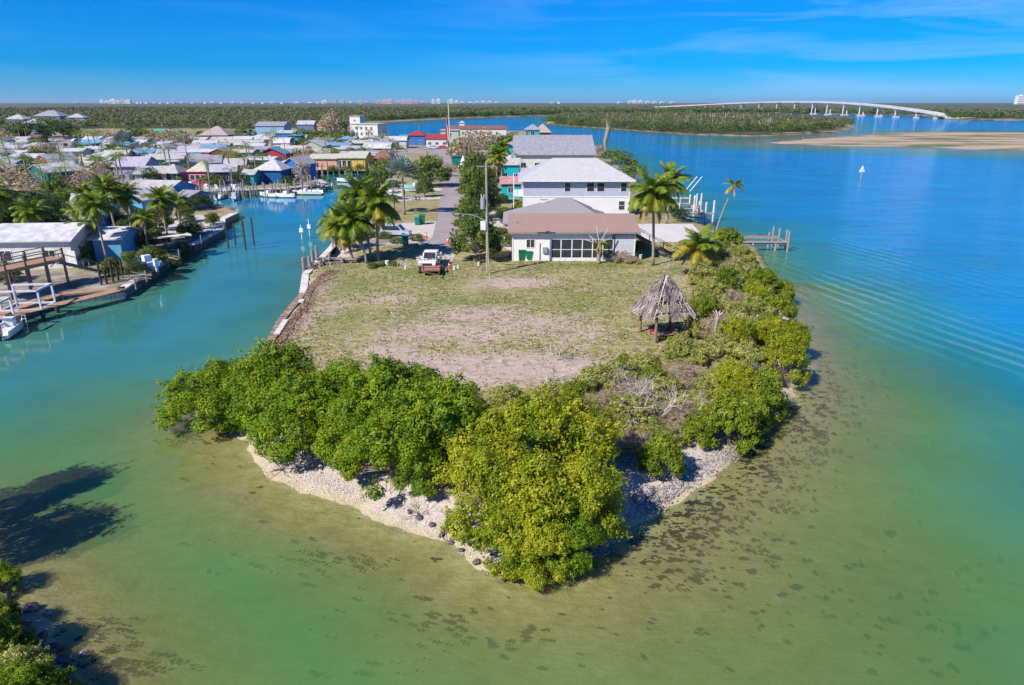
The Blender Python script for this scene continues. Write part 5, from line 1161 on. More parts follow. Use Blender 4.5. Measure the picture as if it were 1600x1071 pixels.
def seawall(pts, label, cap=.5, capm=M_CONC, wallm=M_WALLD, panel=2.2, name='seawall', top=1.08, bot=-1.6, extra=0.0):
    P_ = [Vector((*at(*p, 0), 0)) for p in pts]; e = empty(name, (P_[0].x, P_[0].y, 0), 0, label, 'seawall'); o = P_[0]; ar = 0
    for p, q in zip(P_, P_[1:]):
        L_ = (q-p).length; n_ = max(1, round(L_/panel)); d = (q-p)/L_; nrm = Vector((-d.y, d.x, 0))
        mid = (p+q)/2 + nrm*.8
        if sdist(np.array([mid.x]), np.array([mid.y]), L1)[0][0] < 0: nrm = -nrm
        for k in range(n_):
            a = p + d*L_*k/n_ - o; c = p + d*L_*(k+1)/n_ - o - d*.03; j = .03*((k*7) % 3)
            b = MB(); i0 = nrm*(.02+j*.5); i1 = nrm*.28
            b.add([a+i0, c+i0, c+i1, a+i1] + [v+Vector((0,0,top-.18)) for v in (a+i0, c+i0, c+i1, a+i1)], [(0,1,5,4),(1,2,6,5),(2,3,7,6),(3,0,4,7),(4,5,6,7)]); 
            for v in range(4): b.v[v] = (b.v[v][0], b.v[v][1], bot)
            b.build('panel', wallm, e)
        b = MB(); a, c = p-o-nrm*.06, q-o-nrm*.06
        b.add([a+Vector((0,0,top-.18)), c+Vector((0,0,top-.18)), c+nrm*cap+Vector((0,0,top-.18)), a+nrm*cap+Vector((0,0,top-.18)), a+Vector((0,0,top)), c+Vector((0,0,top)), c+nrm*cap+Vector((0,0,top)), a+nrm*cap+Vector((0,0,top))], [(0,3,2,1),(4,5,6,7),(0,1,5,4),(1,2,6,5),(2,3,7,6),(3,0,4,7)])
        b.build('cap', capm, e)
    return e
seawall([(417,556),(437,516),(470,474)], 'low broken white-capped seawall along the left edge of the lawn', .7, M_DIRT, M_WALLW, 2.5)
for a, c in (((424,541),(417,556)),((447,502),(433,524)),((473,470),(470,474))):
    pa, pc = Vector((*at(*a, G), G)), Vector((*at(*c, G), G)); b = MB(); b.bar(pa - Vector((0,0,-.12)), pc - Vector((0,0,-.12)), .5, .14); tag(b.build('cap_slab', M_WALLW), 'broken white slab of old seawall cap near pixel row of the lawn bank'.replace(' near pixel row of the lawn bank', {424:' nearest the mangrove hedge',447:' halfway along the lawn bank',473:' at the small concrete landing'}[a[0]]), 'slab')
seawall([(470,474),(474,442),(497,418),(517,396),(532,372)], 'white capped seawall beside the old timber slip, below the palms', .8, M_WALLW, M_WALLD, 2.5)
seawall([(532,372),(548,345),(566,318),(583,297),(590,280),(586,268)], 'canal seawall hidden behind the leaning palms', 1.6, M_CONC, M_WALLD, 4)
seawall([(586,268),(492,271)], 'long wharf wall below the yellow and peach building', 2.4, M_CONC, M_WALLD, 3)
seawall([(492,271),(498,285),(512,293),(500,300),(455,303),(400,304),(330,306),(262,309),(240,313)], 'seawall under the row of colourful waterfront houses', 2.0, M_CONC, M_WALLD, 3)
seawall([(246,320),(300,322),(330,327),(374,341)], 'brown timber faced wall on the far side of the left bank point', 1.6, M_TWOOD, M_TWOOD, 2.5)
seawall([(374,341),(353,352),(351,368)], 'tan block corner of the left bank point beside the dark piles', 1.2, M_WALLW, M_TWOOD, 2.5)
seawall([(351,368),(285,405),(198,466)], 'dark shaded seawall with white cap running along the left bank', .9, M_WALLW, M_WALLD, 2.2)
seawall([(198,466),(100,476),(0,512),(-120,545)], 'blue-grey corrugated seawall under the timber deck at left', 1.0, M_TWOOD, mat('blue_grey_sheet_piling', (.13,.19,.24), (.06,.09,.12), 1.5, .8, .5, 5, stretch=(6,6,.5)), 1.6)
# dirt and seaweed strip at the lawn bank
b = MB(); rr_ = random.Random(3); Lp = [(419+(473-419)*k/14, 556+(472-556)*k/14) for k in range(15)] + [(480,450),(492,438),(506,432),(520,430)]; Rp = [(p[0]+rr_.uniform(3,9), p[1]+rr_.uniform(2,6)) for p in Lp]
P_ = [at(p[0], p[1], G+.06) for p in Lp + Rp[::-1]]; b.prism(P_, .7, G+.085); tag(b.build('dirt_bank', M_DIRT), kind='structure')

# ------------------------------------------------------------------ docks and piles
def dock(name, label, o, rz, decks=(), piles=(), rails=(), mdeck=M_GWOOD, mpile=M_GWOOD, pw=.14, beams=(), z0=0, cat='dock', plank=.4):
    e = empty(name, (*o, z0), rz, label, cat)
    for (x0,x1,y0,y1,z) in decks:
        along = (x1-x0) > (y1-y0); L_ = (x1-x0) if along else (y1-y0); n_ = min(60, max(2, int(L_/plank)))
        key = MB(); s = L_/n_
        if along: key.box(0, s-.03, y0, y1, z-.07, z)
        else: key.box(x0, x1, 0, s-.03, z-.07, z)
        me = key.mesh('plank', mdeck)
        for k in range(n_): put('plank', me, e, ((x0+k*s, 0, 0) if along else (0, y0+k*s, 0)))
        b = MB()
        if along:
            for yy in (y0+.15, y1-.25): b.box(x0, x1, yy, yy+.1, z-.3, z-.075)
        else:
            for xx in (x0+.15, x1-.25): b.box(xx, xx+.1, y0, y1, z-.3, z-.075)
        b.build('joist', mpile, e)
    for (x, y, zt, *ln) in piles:
        b = MB(); l_ = ln or (0, 0); b.tube([(x-l_[0], y-l_[1], -2.2), (x, y, zt)], [pw*1.1, pw], 8); b.build('pile', mpile, e)
    for seg in rails: b = MB(); b.bar(*seg, .07, .09); b.build('rail', mpile, e)
    for (p, q, w_) in beams: b = MB(); b.bar(p, q, w_); b.build('beam', mdeck, e)
    return e
# timber slip by the palms (left of the lawn)
x, y = at(477, 437, 0)
dock('timber_slip', 'old grey timber boat slip beside the palms at the left of the lawn', (x, y), -.08, [(-.2,5.0,4.6,5.7,1.5)],
     [(-.2,.4,2.6),(-.3,2.6,2.3),(-.3,5.3,3.0),(-.5,1.5,2.4),(-.4,4.0,2.8),(.6,1.2,1.6),(1.1,2.4,1.8),(1.6,4.5,2.2),(3.2,4.5,1.7),(.5,5.2,1.5),(2.6,5.6,1.6),(2.2,3.0,1.4),(1.2,3.6,1.9)], [], pw=.19, beams=[((-.2,.6,1.2),(1.8,4.6,1.5),.16),((.3,2.2,1.0),(4.4,3.4,1.0),.16),((-.3,2.6,1.4),(3.2,4.4,1.2),.14),((-.3,5.3,1.2),(4.9,5.3,1.2),.14)])
for i, (px, py) in enumerate(((472,374),(484,368))):
    x, y = at(px, py, 0); e = empty('white_post', (x, y, 0), 0, ['white boat-guide pipe on the left corner of the timber slip','taller white boat-guide pipe on the timber slip'][i], 'post')
    b = MB(); b.tube([(0,0,-1),(0,0,2.2+.4*i)], .07, 8); b.build('pipe', M_WHITE, e); b = MB(); b.box(-.25,.3,-.2,.2,1.1,1.7); b.build('motor_box', M_WHITE, e)
# four dark piles in the canal
for i, (px, py, h) in enumerate(((357,388,3.2),(368,383,3.2),(384,391,4.2),(397,384,4.2),(380,370,3.0))):
    x, y = at(px, py, 0); b = MB(); b.tube([(0,0,-2.5),(.05,0,h)], [.14,.12], 8); tag(b.build('mooring_pile', M_DPILE, None, loc=(x, y, 0)), ['leftmost dark mooring pile off the left bank point','second dark mooring pile from the left bank point','tallest dark mooring pile nearest the camera in the canal','rightmost dark mooring pile in the canal','short dark mooring pile behind the other four'][i], 'mooring pile', 'dark mooring piles in the canal')
# right side: derelict pier and the boat-lift dock
x, y = at(1150, 392, 0)
dock('derelict_pier', 'derelict grey pier with white-topped piles standing in blue water at right', (x, y), -.02, [(-.5,7.2,-.5,.6,1.3)],
     [(2.2,-.5,1.3),(2.2,3.2,1.6),(5.4,-.4,1.3),(5.6,3.2,2.1),(7.1,-.5,2.9),(7.2,.7,2.9),(6.2,3.4,2.9),(7.1,3.3,2.7),(.0,3.0,1.6),(.2,-.5,1.3)], [], beams=[((-.5,3.2,1.5),(7.1,3.3,1.45),.22),((-.5,2.7,1.4),(6.8,2.6,1.35),.18),((7.1,-.3,1.2),(7.1,3.3,1.2),.15)])
x, y = at(1050, 346, 0)
dock('boat_lift_dock', 'pinkish timber dock with white-sleeved piles behind the right palms', (x, y), -.06, [(0,7.4,0,1.2,1.5),(4.6,5.8,1.25,9,1.6),(-.5,4.5,8,9.4,2.0)],
     [(1.2,-.1,1.6),(4.6,0,3.6),(5.8,0,3.4),(7.2,.2,3.7),(7.5,1.2,3.6),(4.6,4.6,4.0),(5.8,4.6,4.4),(4.6,9,3.6),(5.9,9,3.8),(.5,8,3.2),(.5,9.4,3.2),(2.6,8,3.2)], [((0,0,2.3),(4.4,0,2.3)),((-.4,8,3.0),(4.4,8,3.0)),((-.4,9.4,3.0),(4.4,9.4,3.0))], mdeck=mat('pinkish_deck', (.55,.36,.28), (.42,.27,.21), 2, .8), mpile=mat('white_sleeve', (.72,.68,.68), (.5,.44,.42), 1, .7), pw=.15)
for i in (0, 1):
    x, y = at(1070+i*8, 300, 2.5); b = MB(); b.tube([(0,0,0),(3.2,3.5,2.6)], .09, 8); tag(b.build('lift_pole', M_WHITE, None, loc=(x, y, 2.6)), ['left','right'][i]+' of two slanting white outrigger poles over the right dock', 'pole')
x, y = at(1030, 342, 0); b = MB(); b.bar((0,0,1.0),(6.4,-6.2,.9), 1.1, .12); tag(b.build('gangway', M_GWOOD, None, loc=(x, y, .1)), 'narrow grey gangway between the slab and the right dock', 'gangway')
# white frame lifts at the left edge
M_LIFT = mat('galvanised_white_frame', (.62,.62,.68), (.50,.50,.56), 2, .5)
def lift(px, py, w, d, h, label, rz=0, ladder=True):
    x, y = at(px, py, 0); e = empty('boat_lift', (x, y, 0), rz, label, 'boat lift')
    for i, (a, c) in enumerate(((0,0),(w,0),(0,d),(w,d))):
        b = MB(); b.tube([(a,c,-2),(a,c,1.0)], .2, 8); b.build('pile', M_DPILE, e); b = MB(); b.bar((a,c,1.0),(a,c,h), .16); b.build('upright', M_LIFT, e)
    for p, q in (((0,0,h),(w,0,h)),((0,d,h),(w,d,h)),((0,0,1.1),(w,0,1.1)),((0,d,1.1),(w,d,1.1)),((w,0,h),(w,d,h)),((0,0,1.1),(0,d,1.1)),((w,0,1.1),(w,d,1.1))):
        b = MB(); b.bar(Vector(p)+Vector((0,-.09 if p[1]==0 and q[1]==0 else 0,0)), Vector(q)+Vector((0,-.09 if p[1]==0 and q[1]==0 else 0,0)), .17); b.build('beam', M_LIFT, e)
    if ladder:
        b = MB(); b.bar((w*.45,-.25,-.6),(w*.45,-.25,3.2), .06); b.bar((w*.45+.5,-.25,-.6),(w*.45+.5,-.25,1.2), .06)
        for k in range(5): b.bar((w*.45,-.25,-.4+k*.35),(w*.45+.5,-.25,-.4+k*.35), .05)
        b.build('ladder', M_LIFT, e)
    return e
lift(7, 503, 3.6, 2.6, 3.0, 'large white metal boat lift frame at the left edge', .12); lift(-62, 530, 3.4, 2.6, 3.0, 'white boat lift cut by the left edge of the picture', .12, False)
# raised timber deck over the left seawall, with stairs
x0, y0 = at(-30, 486, G); x1, y1_ = at(100, 452, G); RZD = math.atan2(y1_-y0, x1-x0)
e = empty('timber_deck', (x0-.4, y0+1.8, G+.75), RZD, 'raised tan timber deck with rails in front of the long white roof', 'deck'); Wd = math.hypot(x1-x0, y1_-y0)
for q in range(9):
    b = MB(); b.box(0, Wd, q*.34, q*.34+.31, 2.25, 2.32); b.build('plank', M_TWOOD, e)
b = MB(); b.box(0, Wd, -.08, .0, 1.95, 2.25); b.box(0, Wd, 3.06, 3.14, 1.95, 2.25); b.build('fascia', M_TWOOD, e)
for k in range(5):
    for yy in (.1, 2.95): b = MB(); xx = .1+(Wd-.3)*k/4; b.box(xx, xx+.2, yy-.1, yy+.1, -1.2, 3.4 if k % 2 == 0 else 3.2); b.build('post', M_WOOD, e)
for yy in (.0, 3.05):
    for z in (2.8, 3.2): b = MB(); b.box(0, Wd, yy-.04, yy+.04, z, z+.09); b.build('rail', M_WOOD, e)
pk = empty('deck_stairs', (x0-.4+math.cos(RZD)*(Wd+.1)-math.sin(RZD)*.4, y0+1.8+math.sin(RZD)*(Wd+.1)+.4, G+.1), RZD, 'dark wooden stairs stepping down from the raised timber deck to the seawall', 'stairs')
b = MB(); b.bar((0,0,2.2),(4.3,-1.6,.15), .07, .3); b.bar((.3,1.3,2.2),(4.6,-.3,.15), .07, .3); b.build('stringer', M_WOOD, pk)
for q in range(9): t_ = (q+.5)/9; b = MB(); b.box(-.17,.17,-.02,1.35,0,.05); b.build('step', M_GWOOD, pk, loc=(4.3*t_, -1.6*t_, 2.2-2.05*t_), rot=(0,0,.25))
b = MB(); b.bar((0,0,3.2),(4.3,-1.6,1.1), .08); b.bar((.3,1.3,3.2),(4.6,-.3,1.1), .08); b.bar((0,0,3.2),(-2.6,-1.2,2.5), .08)
for t_ in (0,.5,1): b.bar((4.3*t_,-1.6*t_,2.2-2.05*t_),(4.3*t_,-1.6*t_,3.2-2.1*t_), .09); b.bar((.3+4.3*t_,1.3-1.6*t_,2.2-2.05*t_),(.3+4.3*t_,1.3-1.6*t_,3.2-2.1*t_), .09)
b.build('handrail', M_WOOD, pk)
x0, y0 = at(0, 503, G); x1, y1_ = at(196, 456, G); RZB = math.atan2(y1_-y0, x1-x0); LB = math.hypot(x1-x0, y1_-y0); b = MB()
for q in range(int(LB/.42)): b.box(q*.42, q*.42+.39, 0.1, 1.5, 1.1, 1.17)
tag(b.build('lower_boardwalk', M_TWOOD, None, loc=(x0, y0, 0), rot=(0,0,RZB)), 'lower boardwalk on top of the blue-grey seawall', 'boardwalk')
for i, (px, py, h) in enumerate(((160,452,4.4),(168,450,3.6),(178,447,4.6),(186,445,3.4),(193,441,4.0),(172,440,3.2))):
    x, y = at(px, py, .5); b = MB(); b.tube([(0,0,-2.2),(.02*i,0,h-1)], .13, 7); tag(b.build('mooring_pile', M_DPILE, None, loc=(x, y, 0)), 'dark weathered pile in the tight cluster at the seawall bend', 'mooring pile', 'dark piles at the seawall bend')
# jumble of boards on the left bank quay
rnd = random.Random(8)
for i in range(26):
    px = rnd.uniform(205, 300); py = 438-(px-205)*.62 + rnd.uniform(-10, 8); x, y = at(px, py, G+.2); L_ = rnd.uniform(1.2, 3.6); a = rnd.uniform(-.5,.9); b = MB(); b.box(-L_/2, L_/2, -.12, .12, 0, .07)
    tag(b.build('board', rnd.choice((M_GWOOD, M_TWOOD, M_WOOD)), None, loc=(x, y, G+.1+rnd.uniform(0,.6)), rot=(rnd.uniform(-.2,.2), rnd.uniform(-.3,.3), a)), 'loose board in the jumble of timber on the left bank quay', 'board', 'loose timber on the left bank quay')
for i in range(9):
    t_ = i/8; x, y = at(205+140*t_, 452-95*t_, G); b = MB(); b.tube([(0,0,-.2),(0,0,1.1)], .09, 7); tag(b.build('quay_post', M_GWOOD, None, loc=(x+.2, y+.6, G)), 'short weathered post along the left bank quay', 'post', 'short posts along the left bank quay')
x, y = at(262, 390, G); e = empty('quay_shelter', (x, y, G), .55, 'low shelter with pale roof sheet among the timber on the left bank', 'shelter')
b = MB(); b.box(-3.2,3.2,-.9,.9,1.7,1.78); b.build('roof', M_WALLW, e)
for sx in (-3,0,3):
    for sy in (-.8,.8): b = MB(); b.box(sx-.06,sx+.06,sy-.06,sy+.06,0,1.7); b.build('post', M_WOOD, e)
x, y = at(300, 322, G); e = empty('boundary_wall', (x, y, G), math.radians(-66), 'white boundary wall between the lots on the left bank', 'wall'); b = MB(); b.box(-7,5,-.12,.12,-.1,2.3); b.build('panel', W['paleblue'], e); b = MB(); b.box(-7.1,5.1,-.2,.2,2.3,2.4); b.build('coping', M_WHITE, e)
# docks in front of the colourful row, with many posts
def rowdock(p0, p1, label, posts, depth=3.0, h=1.5, slips=(), rz=None):
    (xa_, ya_), (xb_, yb_) = at(*p0, 0), at(*p1, 0); L_ = math.hypot(xb_-xa_, yb_-ya_); a = math.atan2(yb_-ya_, xb_-xa_)
    rr = random.Random(int(p0[0])); pl = [(L_*k/posts, -.1 if k % 2 else depth-.3, rr.uniform(2.0, 3.6)) for k in range(posts+1)]
    pl += [(L_*t_, -depth*.9, rr.uniform(2.6,4.4)) for t_ in slips]
    return dock('dock', label, (xa_, ya_), a, [(0, L_, 0, depth, h)], pl, [((0,.05,2.4),(L_,.05,2.4))], plank=1.0, mpile=M_GWOOD, mdeck=mat('pale_deck', (.52,.44,.38), (.38,.32,.28), 2, .85))
rowdock((262,313),(318,311), 'pale dock below the white porch house and pink cottage', 9, slips=(.3,.6,.9))
rowdock((322,310),(392,308), 'pale dock below the purple house with white chairs', 11, slips=(.15,.4,.62,.9))
rowdock((396,307),(452,306), 'dock below the deep blue house', 9, slips=(.1,.4,.7,1.0))
rowdock((456,304),(502,300), 'dock crowded with boats below the royal blue house', 8, slips=(.2,.5,.8))
rowdock((492,274),(584,271), 'long wharf below the yellow building on tall thin posts', 22, depth=4, slips=(.1,.2,.3,.4,.5,.6,.7,.8,.9))
# ------------------------------------------------------------------ vehicles and boats
def ring(b, pts, m=0): pass
M_CAR = {k: mat(k+'_car_paint', c, tuple(v*.93 for v in c), 1, .25, spec=.5) for k, c in dict(white=(.78,.78,.77), silver=(.42,.47,.56), red=(.45,.03,.03), black=(.03,.03,.035), blue=(.05,.13,.32), grey=(.28,.29,.30)).items()}
def wheels(e, ys, xw, r=.36):
    for yy in ys:
        for sx in (-1, 1):
            b = MB(); b.tube([(sx*(xw-.2), yy, r), (sx*xw, yy, r)], r, 14); w_ = b.build('wheel', M_TYRE, e); b = MB(); b.tube([(sx*(xw-.02), yy, r), (sx*(xw+.015), yy, r)], r*.58, 10); b.build('rim', M_STEEL, w_)
def pickup(px, py, rz, label):
    x, y = at(px, py, G); e = empty('pickup_truck', (x, y, G), rz, label, 'pickup truck'); P_ = M_CAR['white']
    b = MB(); b.side([(-2.75,.55),(-2.8,.95),(-2.62,1.12),(-1.45,1.22),(-1.4,1.22),(2.75,1.22),(2.78,.5),(1.9,.42),(-2.2,.42)], -.97, .97); b.build('body', P_, e)
    b = MB(); b.side([(-1.5,1.2),(-.75,1.82),(.05,1.9),(1.0,1.86),(1.25,1.2)], -.82, .82); cb = b.build('cab', P_, e)
    b = MB(); b.add([(-.72,-1.44,1.27),(.72,-1.44,1.27),(.66,-.80,1.80),(-.66,-.80,1.80)], [(0,1,2,3)]); b.v = [(v[0], v[1]-.02, v[2]+.02) for v in b.v]; b.build('windscreen', M_GLASS, cb)
    for sx in (-1, 1): b = MB(); b.side([(-1.05,1.26),(-.62,1.74),(.9,1.74),(1.05,1.26)], sx*.825-.01, sx*.825+.01); b.build('side_window', M_GLASS, cb)
    b = MB(); b.box(-.8,.8,1.45,2.7,1.225,1.24); b.build('truck_bed', mat('bed_liner', (.05,.05,.05), (.03,.03,.03), 3, .9), e)
    b = MB(); b.box(-.55,.55,-2.83,-2.77,.72,.98); b.build('grille', M_TYRE, e); b = MB(); b.box(-.98,.98,-2.92,-2.75,.42,.66); b.build('bumper', M_CHROME, e)
    for sx in (-1, 1): b = MB(); b.box(sx*.78-.17, sx*.78+.17, -2.84, -2.74, .76, 1.0); b.build('headlight', M_WHITE, e); b = MB(); b.box(sx*1.1-.12, sx*1.1+.12, -.95, -.8, 1.2, 1.45); b.build('mirror', P_, e)
    wheels(e, (-1.85, 1.75), .98, .4); return e
pickup(674, 416, -.05, 'white pickup truck parked at the end of the street, facing the lawn')
def car(px, py, rz, col, label, van=False, z=G, group=None, loc=None):
    x, y = loc or at(px, py, z); e = empty('parked_car', (x, y, z), rz, label, 'van' if van else 'car', group); P_ = M_CAR[col]
    top = 1.75 if van else 1.42; b = MB(); b.side([(-2.25,.35),(-2.3,.65),(-2.1,.82),(-1.2,.95),(2.1,.98),(2.25,.75),(2.22,.35)], -.88, .88); b.build('body', P_, e)
    b = MB(); b.side([(-1.3,.93),(-.55,top-.03),(.1,top),(1.9 if van else 1.1,top-.06),(2.15 if van else 1.85,.95)], -.76, .76); cb = b.build('cab', P_, e)
    b = MB(); f = Vector((0, -.025, .02)); b.add([Vector(v)+f for v in ((-.66,-1.24,.98),(.66,-1.24,.98),(.6,-.6,top-.07),(-.6,-.6,top-.07))], [(0,1,2,3)]); b.build('windscreen', M_GLASS, cb)
    for sx in (-1, 1): b = MB(); b.side([(-.95,.99),(-.5,top-.12),(1.7 if van else .95,top-.14),(1.9 if van else 1.4,.99)], sx*.765-.01, sx*.765+.01); b.build('side_window', M_GLASS, cb)
    wheels(e, (-1.4, 1.4), .89, .33); return e
car(619, 369, 1.45, 'silver', 'silver blue minivan parked beside the palms on the white drive', True)
car(677, 233, 1.2, 'silver', 'silver car parked at the far end of the street by the white canopy'); car(692, 233, 1.3, 'red', 'dark red car parked at the far end of the street')
for i, (px, py, c, lab) in enumerate([(103,229,'black','black pickup-sized car at the edge of the far left car park'),(115,232,'grey','grey car beside the black one in the far left car park'),(108,219,'blue','blue car at the back of the far left car park'),(120,221,'white','white car at the back of the far left car park'),(20,222,'white','white van among the orange buildings at far left'),
    (88,222,'silver','silver car alone on the far left car park'),(160,226,'white','white car behind the far left palms'),(395,222,'white','white car before the pale blue two-storey house'),(410,224,'red','red car before the pale blue two-storey house'),(492,225,'grey','grey car below the casuarina'),(514,224,'white','white car right of the grey one below the casuarina'),(100,310,'blue','dark blue car in the open carport shade on the left bank'),(586,236,'black','black car beside the white cubic house')]):
    car(px, py, .6+i*.7, c, lab, i in (4,))
# hull
def hull_mesh(L_, Wb, Hb, m, seed=0):
    n = 9; vs = []; fs = []
    for k in range(n):
        t = k/(n-1); w_ = Wb/2*(1 if t < .45 else max(.02, 1-((t-.45)/.55)**2.1)); y_ = -L_/2+L_*t; hh = Hb*(1+.25*t*t); keel = .0+.35*Hb*max(0, (t-.6)/.4)**2
        vs += [(-w_, y_, hh), (-w_*.86, y_, Hb*.25+keel), (0, y_, keel-.05), (w_*.86, y_, Hb*.25+keel), (w_, y_, hh), (w_*.86, y_, hh), (w_*.7, y_, Hb*.45+keel), (-w_*.7, y_, Hb*.45+keel), (-w_*.86, y_, hh)]
    for k in range(n-1):
        for j in range(9): a = k*9+j; c = k*9+(j+1) % 9; fs.append((a, c, c+9, a+9))
    fs += [tuple(range(9))[::-1], tuple((n-1)*9+j for j in range(9))]
    b = MB(); b.add(vs, fs); return b.mesh('hull', m)
M_HULL = {k: mat(k+'_gelcoat', c, tuple(v*.9 for v in c), 1, .3, spec=.5) for k, c in dict(white=(.80,.79,.77), blue=(.05,.20,.45), teal=(.25,.55,.52), red=(.5,.06,.05)).items()}
HC = {}
def boat(px, py, rz, L_, col, label, top=None, z=.0, group=None, trailer=False):
    x, y = at(px, py, z); e = empty('motor_boat', (x, y, z + (.0 if not trailer else .55)), rz, label, 'boat', group); k = (L_, col)
    if k not in HC: HC[k] = hull_mesh(L_, L_*.34, .85, M_HULL[col])
    put('hull', HC[k], e)
    b = MB(); b.box(-.4,.4,-.5,.3,.35,1.5); b.build('console', M_HULL['white'], e); b = MB(); b.add([(-.38,.32,1.15),(.38,.32,1.15),(.34,.18,1.75),(-.34,.18,1.75)], [(0,1,2,3)]); b.build('windscreen', M_GLASS, e)
    b = MB(); b.box(-.22,.22,-L_/2-.45,-L_/2-.02,.5,1.35); b.box(-.1,.1,-L_/2-.3,-L_/2-.1,-.2,.5); b.build('outboard', M_CAR['black' if col != 'blue' else 'white'], e)
    b = MB(); b.box(-.55,.55,-L_*.36,-L_*.25,.35,.85); b.build('bench', M_HULL['white'], e)
    if top:
        b = MB(); b.box(-.9,.9,-1.3,.9,2.25,2.32); b.build('canopy', M_HULL[top], e); b = MB()
        for sx in (-.8,.8):
            for sy in (-1.2,.7): b.bar((sx,sy,.7),(sx,sy,2.25), .05)
        b.build('canopy_frame', M_STEEL, e)
    return e
for a in [(478,304,1.5,8.2,'white','white fishing boat with red bottom moored below the royal blue house',None),(487,300,1.2,6.5,'teal','boat with teal green canopy behind the white fishing boat','teal'),(420,308,1.2,4.8,'white','white inflatable-like skiff below the deep blue house',None),
    (366,312,.3,5.2,'blue','blue boat with white outboard below the purple house',None),(345,311,.1,4.6,'white','small white skiff at the dock of the purple house',None),(500,297,2.2,6.0,'blue','dark blue boat at the corner of the row',None),(446,309,1.5,4.4,'white','white skiff between the deep and royal blue houses',None),
    (598,281,2.4,6.2,'white','white boat with blue cover at the right end of the yellow wharf','blue'),(545,285,1.4,6.6,'white','white boat half hidden behind the street palms',None),(302,312,.2,5.0,'white','covered skiff below the white picket fence',None)]: boat(*a)
for a in [(121,316,1.3,6.0,'white','white boat with bimini on a trailer behind the left palms','white'),(648,300,1.5,5.6,'teal','green and white boat on the grass left of the street',None),(610,312,1.6,5.4,'white','white boat stored beside the silver fan palm',None),(300,298,1.2,5.0,'red','upturned-looking brown boat on the quay of the pink cottage',None)]: boat(*a[:6], top=a[6], z=G, trailer=True)
# long flat trailer on the grass lot
def wheel_at(e, x, y, r=.34, wd=.22):
    b = MB(); b.tube([(x-wd/2,y,r),(x+wd/2,y,r)], r, 14); w_ = b.build('wheel', M_TYRE, e); b = MB(); b.tube([(x-wd/2-.01,y,r),(x+wd/2+.01,y,r)], r*.55, 10); b.build('rim', M_WHITE, w_)
x, y = at(636, 312, G); e = empty('boat_trailer', (x, y, G), 1.62, 'long empty grey boat trailer on the brown lot left of the street', 'trailer')
b = MB(); b.bar((-.8,-3.6,.55),(-.8,2.2,.55),.1); b.bar((.8,-3.6,.55),(.8,2.2,.55),.1); b.bar((-.8,2.2,.55),(0,4.2,.5),.1); b.bar((.8,2.2,.55),(0,4.2,.5),.1)
for q in (-3.4,-1.6,.2,2.0): b.bar((-.8,q,.5),(.8,q,.5),.08)
b.build('frame', M_STEEL, e); [wheel_at(e, sx*1.0, yy) for sx in (-1,1) for yy in (-2.4,-1.6)]
# utility trailer on the lawn
x, y = at(671, 431, G); e = empty('utility_trailer', (x, y+1.3, G), .12, 'rusty utility trailer with plank floor in front of the white pickup', 'trailer')
for q in range(8): b = MB(); b.box(-1.05+q*.265, -1.05+q*.265+.245, -1.5, 1.5, .62, .67); b.build('plank', mat('red_brown_plank', (.42,.20,.13), (.28,.14,.10), 4, .85), e)
b = MB()
for sx in (-1.1, 1.1): b.bar((sx,-1.5,.6),(sx,1.5,.6),.09); b.bar((sx,-1.5,1.0),(sx,1.5,1.0),.06); [b.bar((sx,yy,.6),(sx,yy,1.0),.06) for yy in (-1.5,0,1.5)]
for yy in (-1.5, 1.5): b.bar((-1.1,yy,.58),(1.1,yy,.58),.09)
b.bar((-1.1,-1.5,1.0),(1.1,-1.5,1.0),.06); b.build('frame', M_RUST, e)
b = MB()
for q in range(6): xx = -1.1+q*.44; b.bar((xx,1.55,.6),(xx,1.7,2.1),.05)
b.bar((-1.1,1.7,2.1),(1.1,1.7,2.1),.06); b.bar((-1.1,1.62,1.3),(1.1,1.62,1.3),.05); b.build('ramp_gate', M_RUST, e)
b = MB(); b.bar((-1.0,-1.5,.55),(.9,-2.9,.45),.09); b.bar((1.0,-1.5,.55),(.9,-2.9,.45),.09); b.bar((.9,-2.6,.45),(1.05,-3.2,.4),.08); b.build('tow_bar', M_RUST, e)
for sx in (-1, 1): wheel_at(e, sx*1.28, .1, .36); 
b = MB()
for sx in (-1, 1): b.box(sx*1.28-.16, sx*1.28+.16, -.4, .6, .76, .8)
b.build('fender', M_RUST, e)
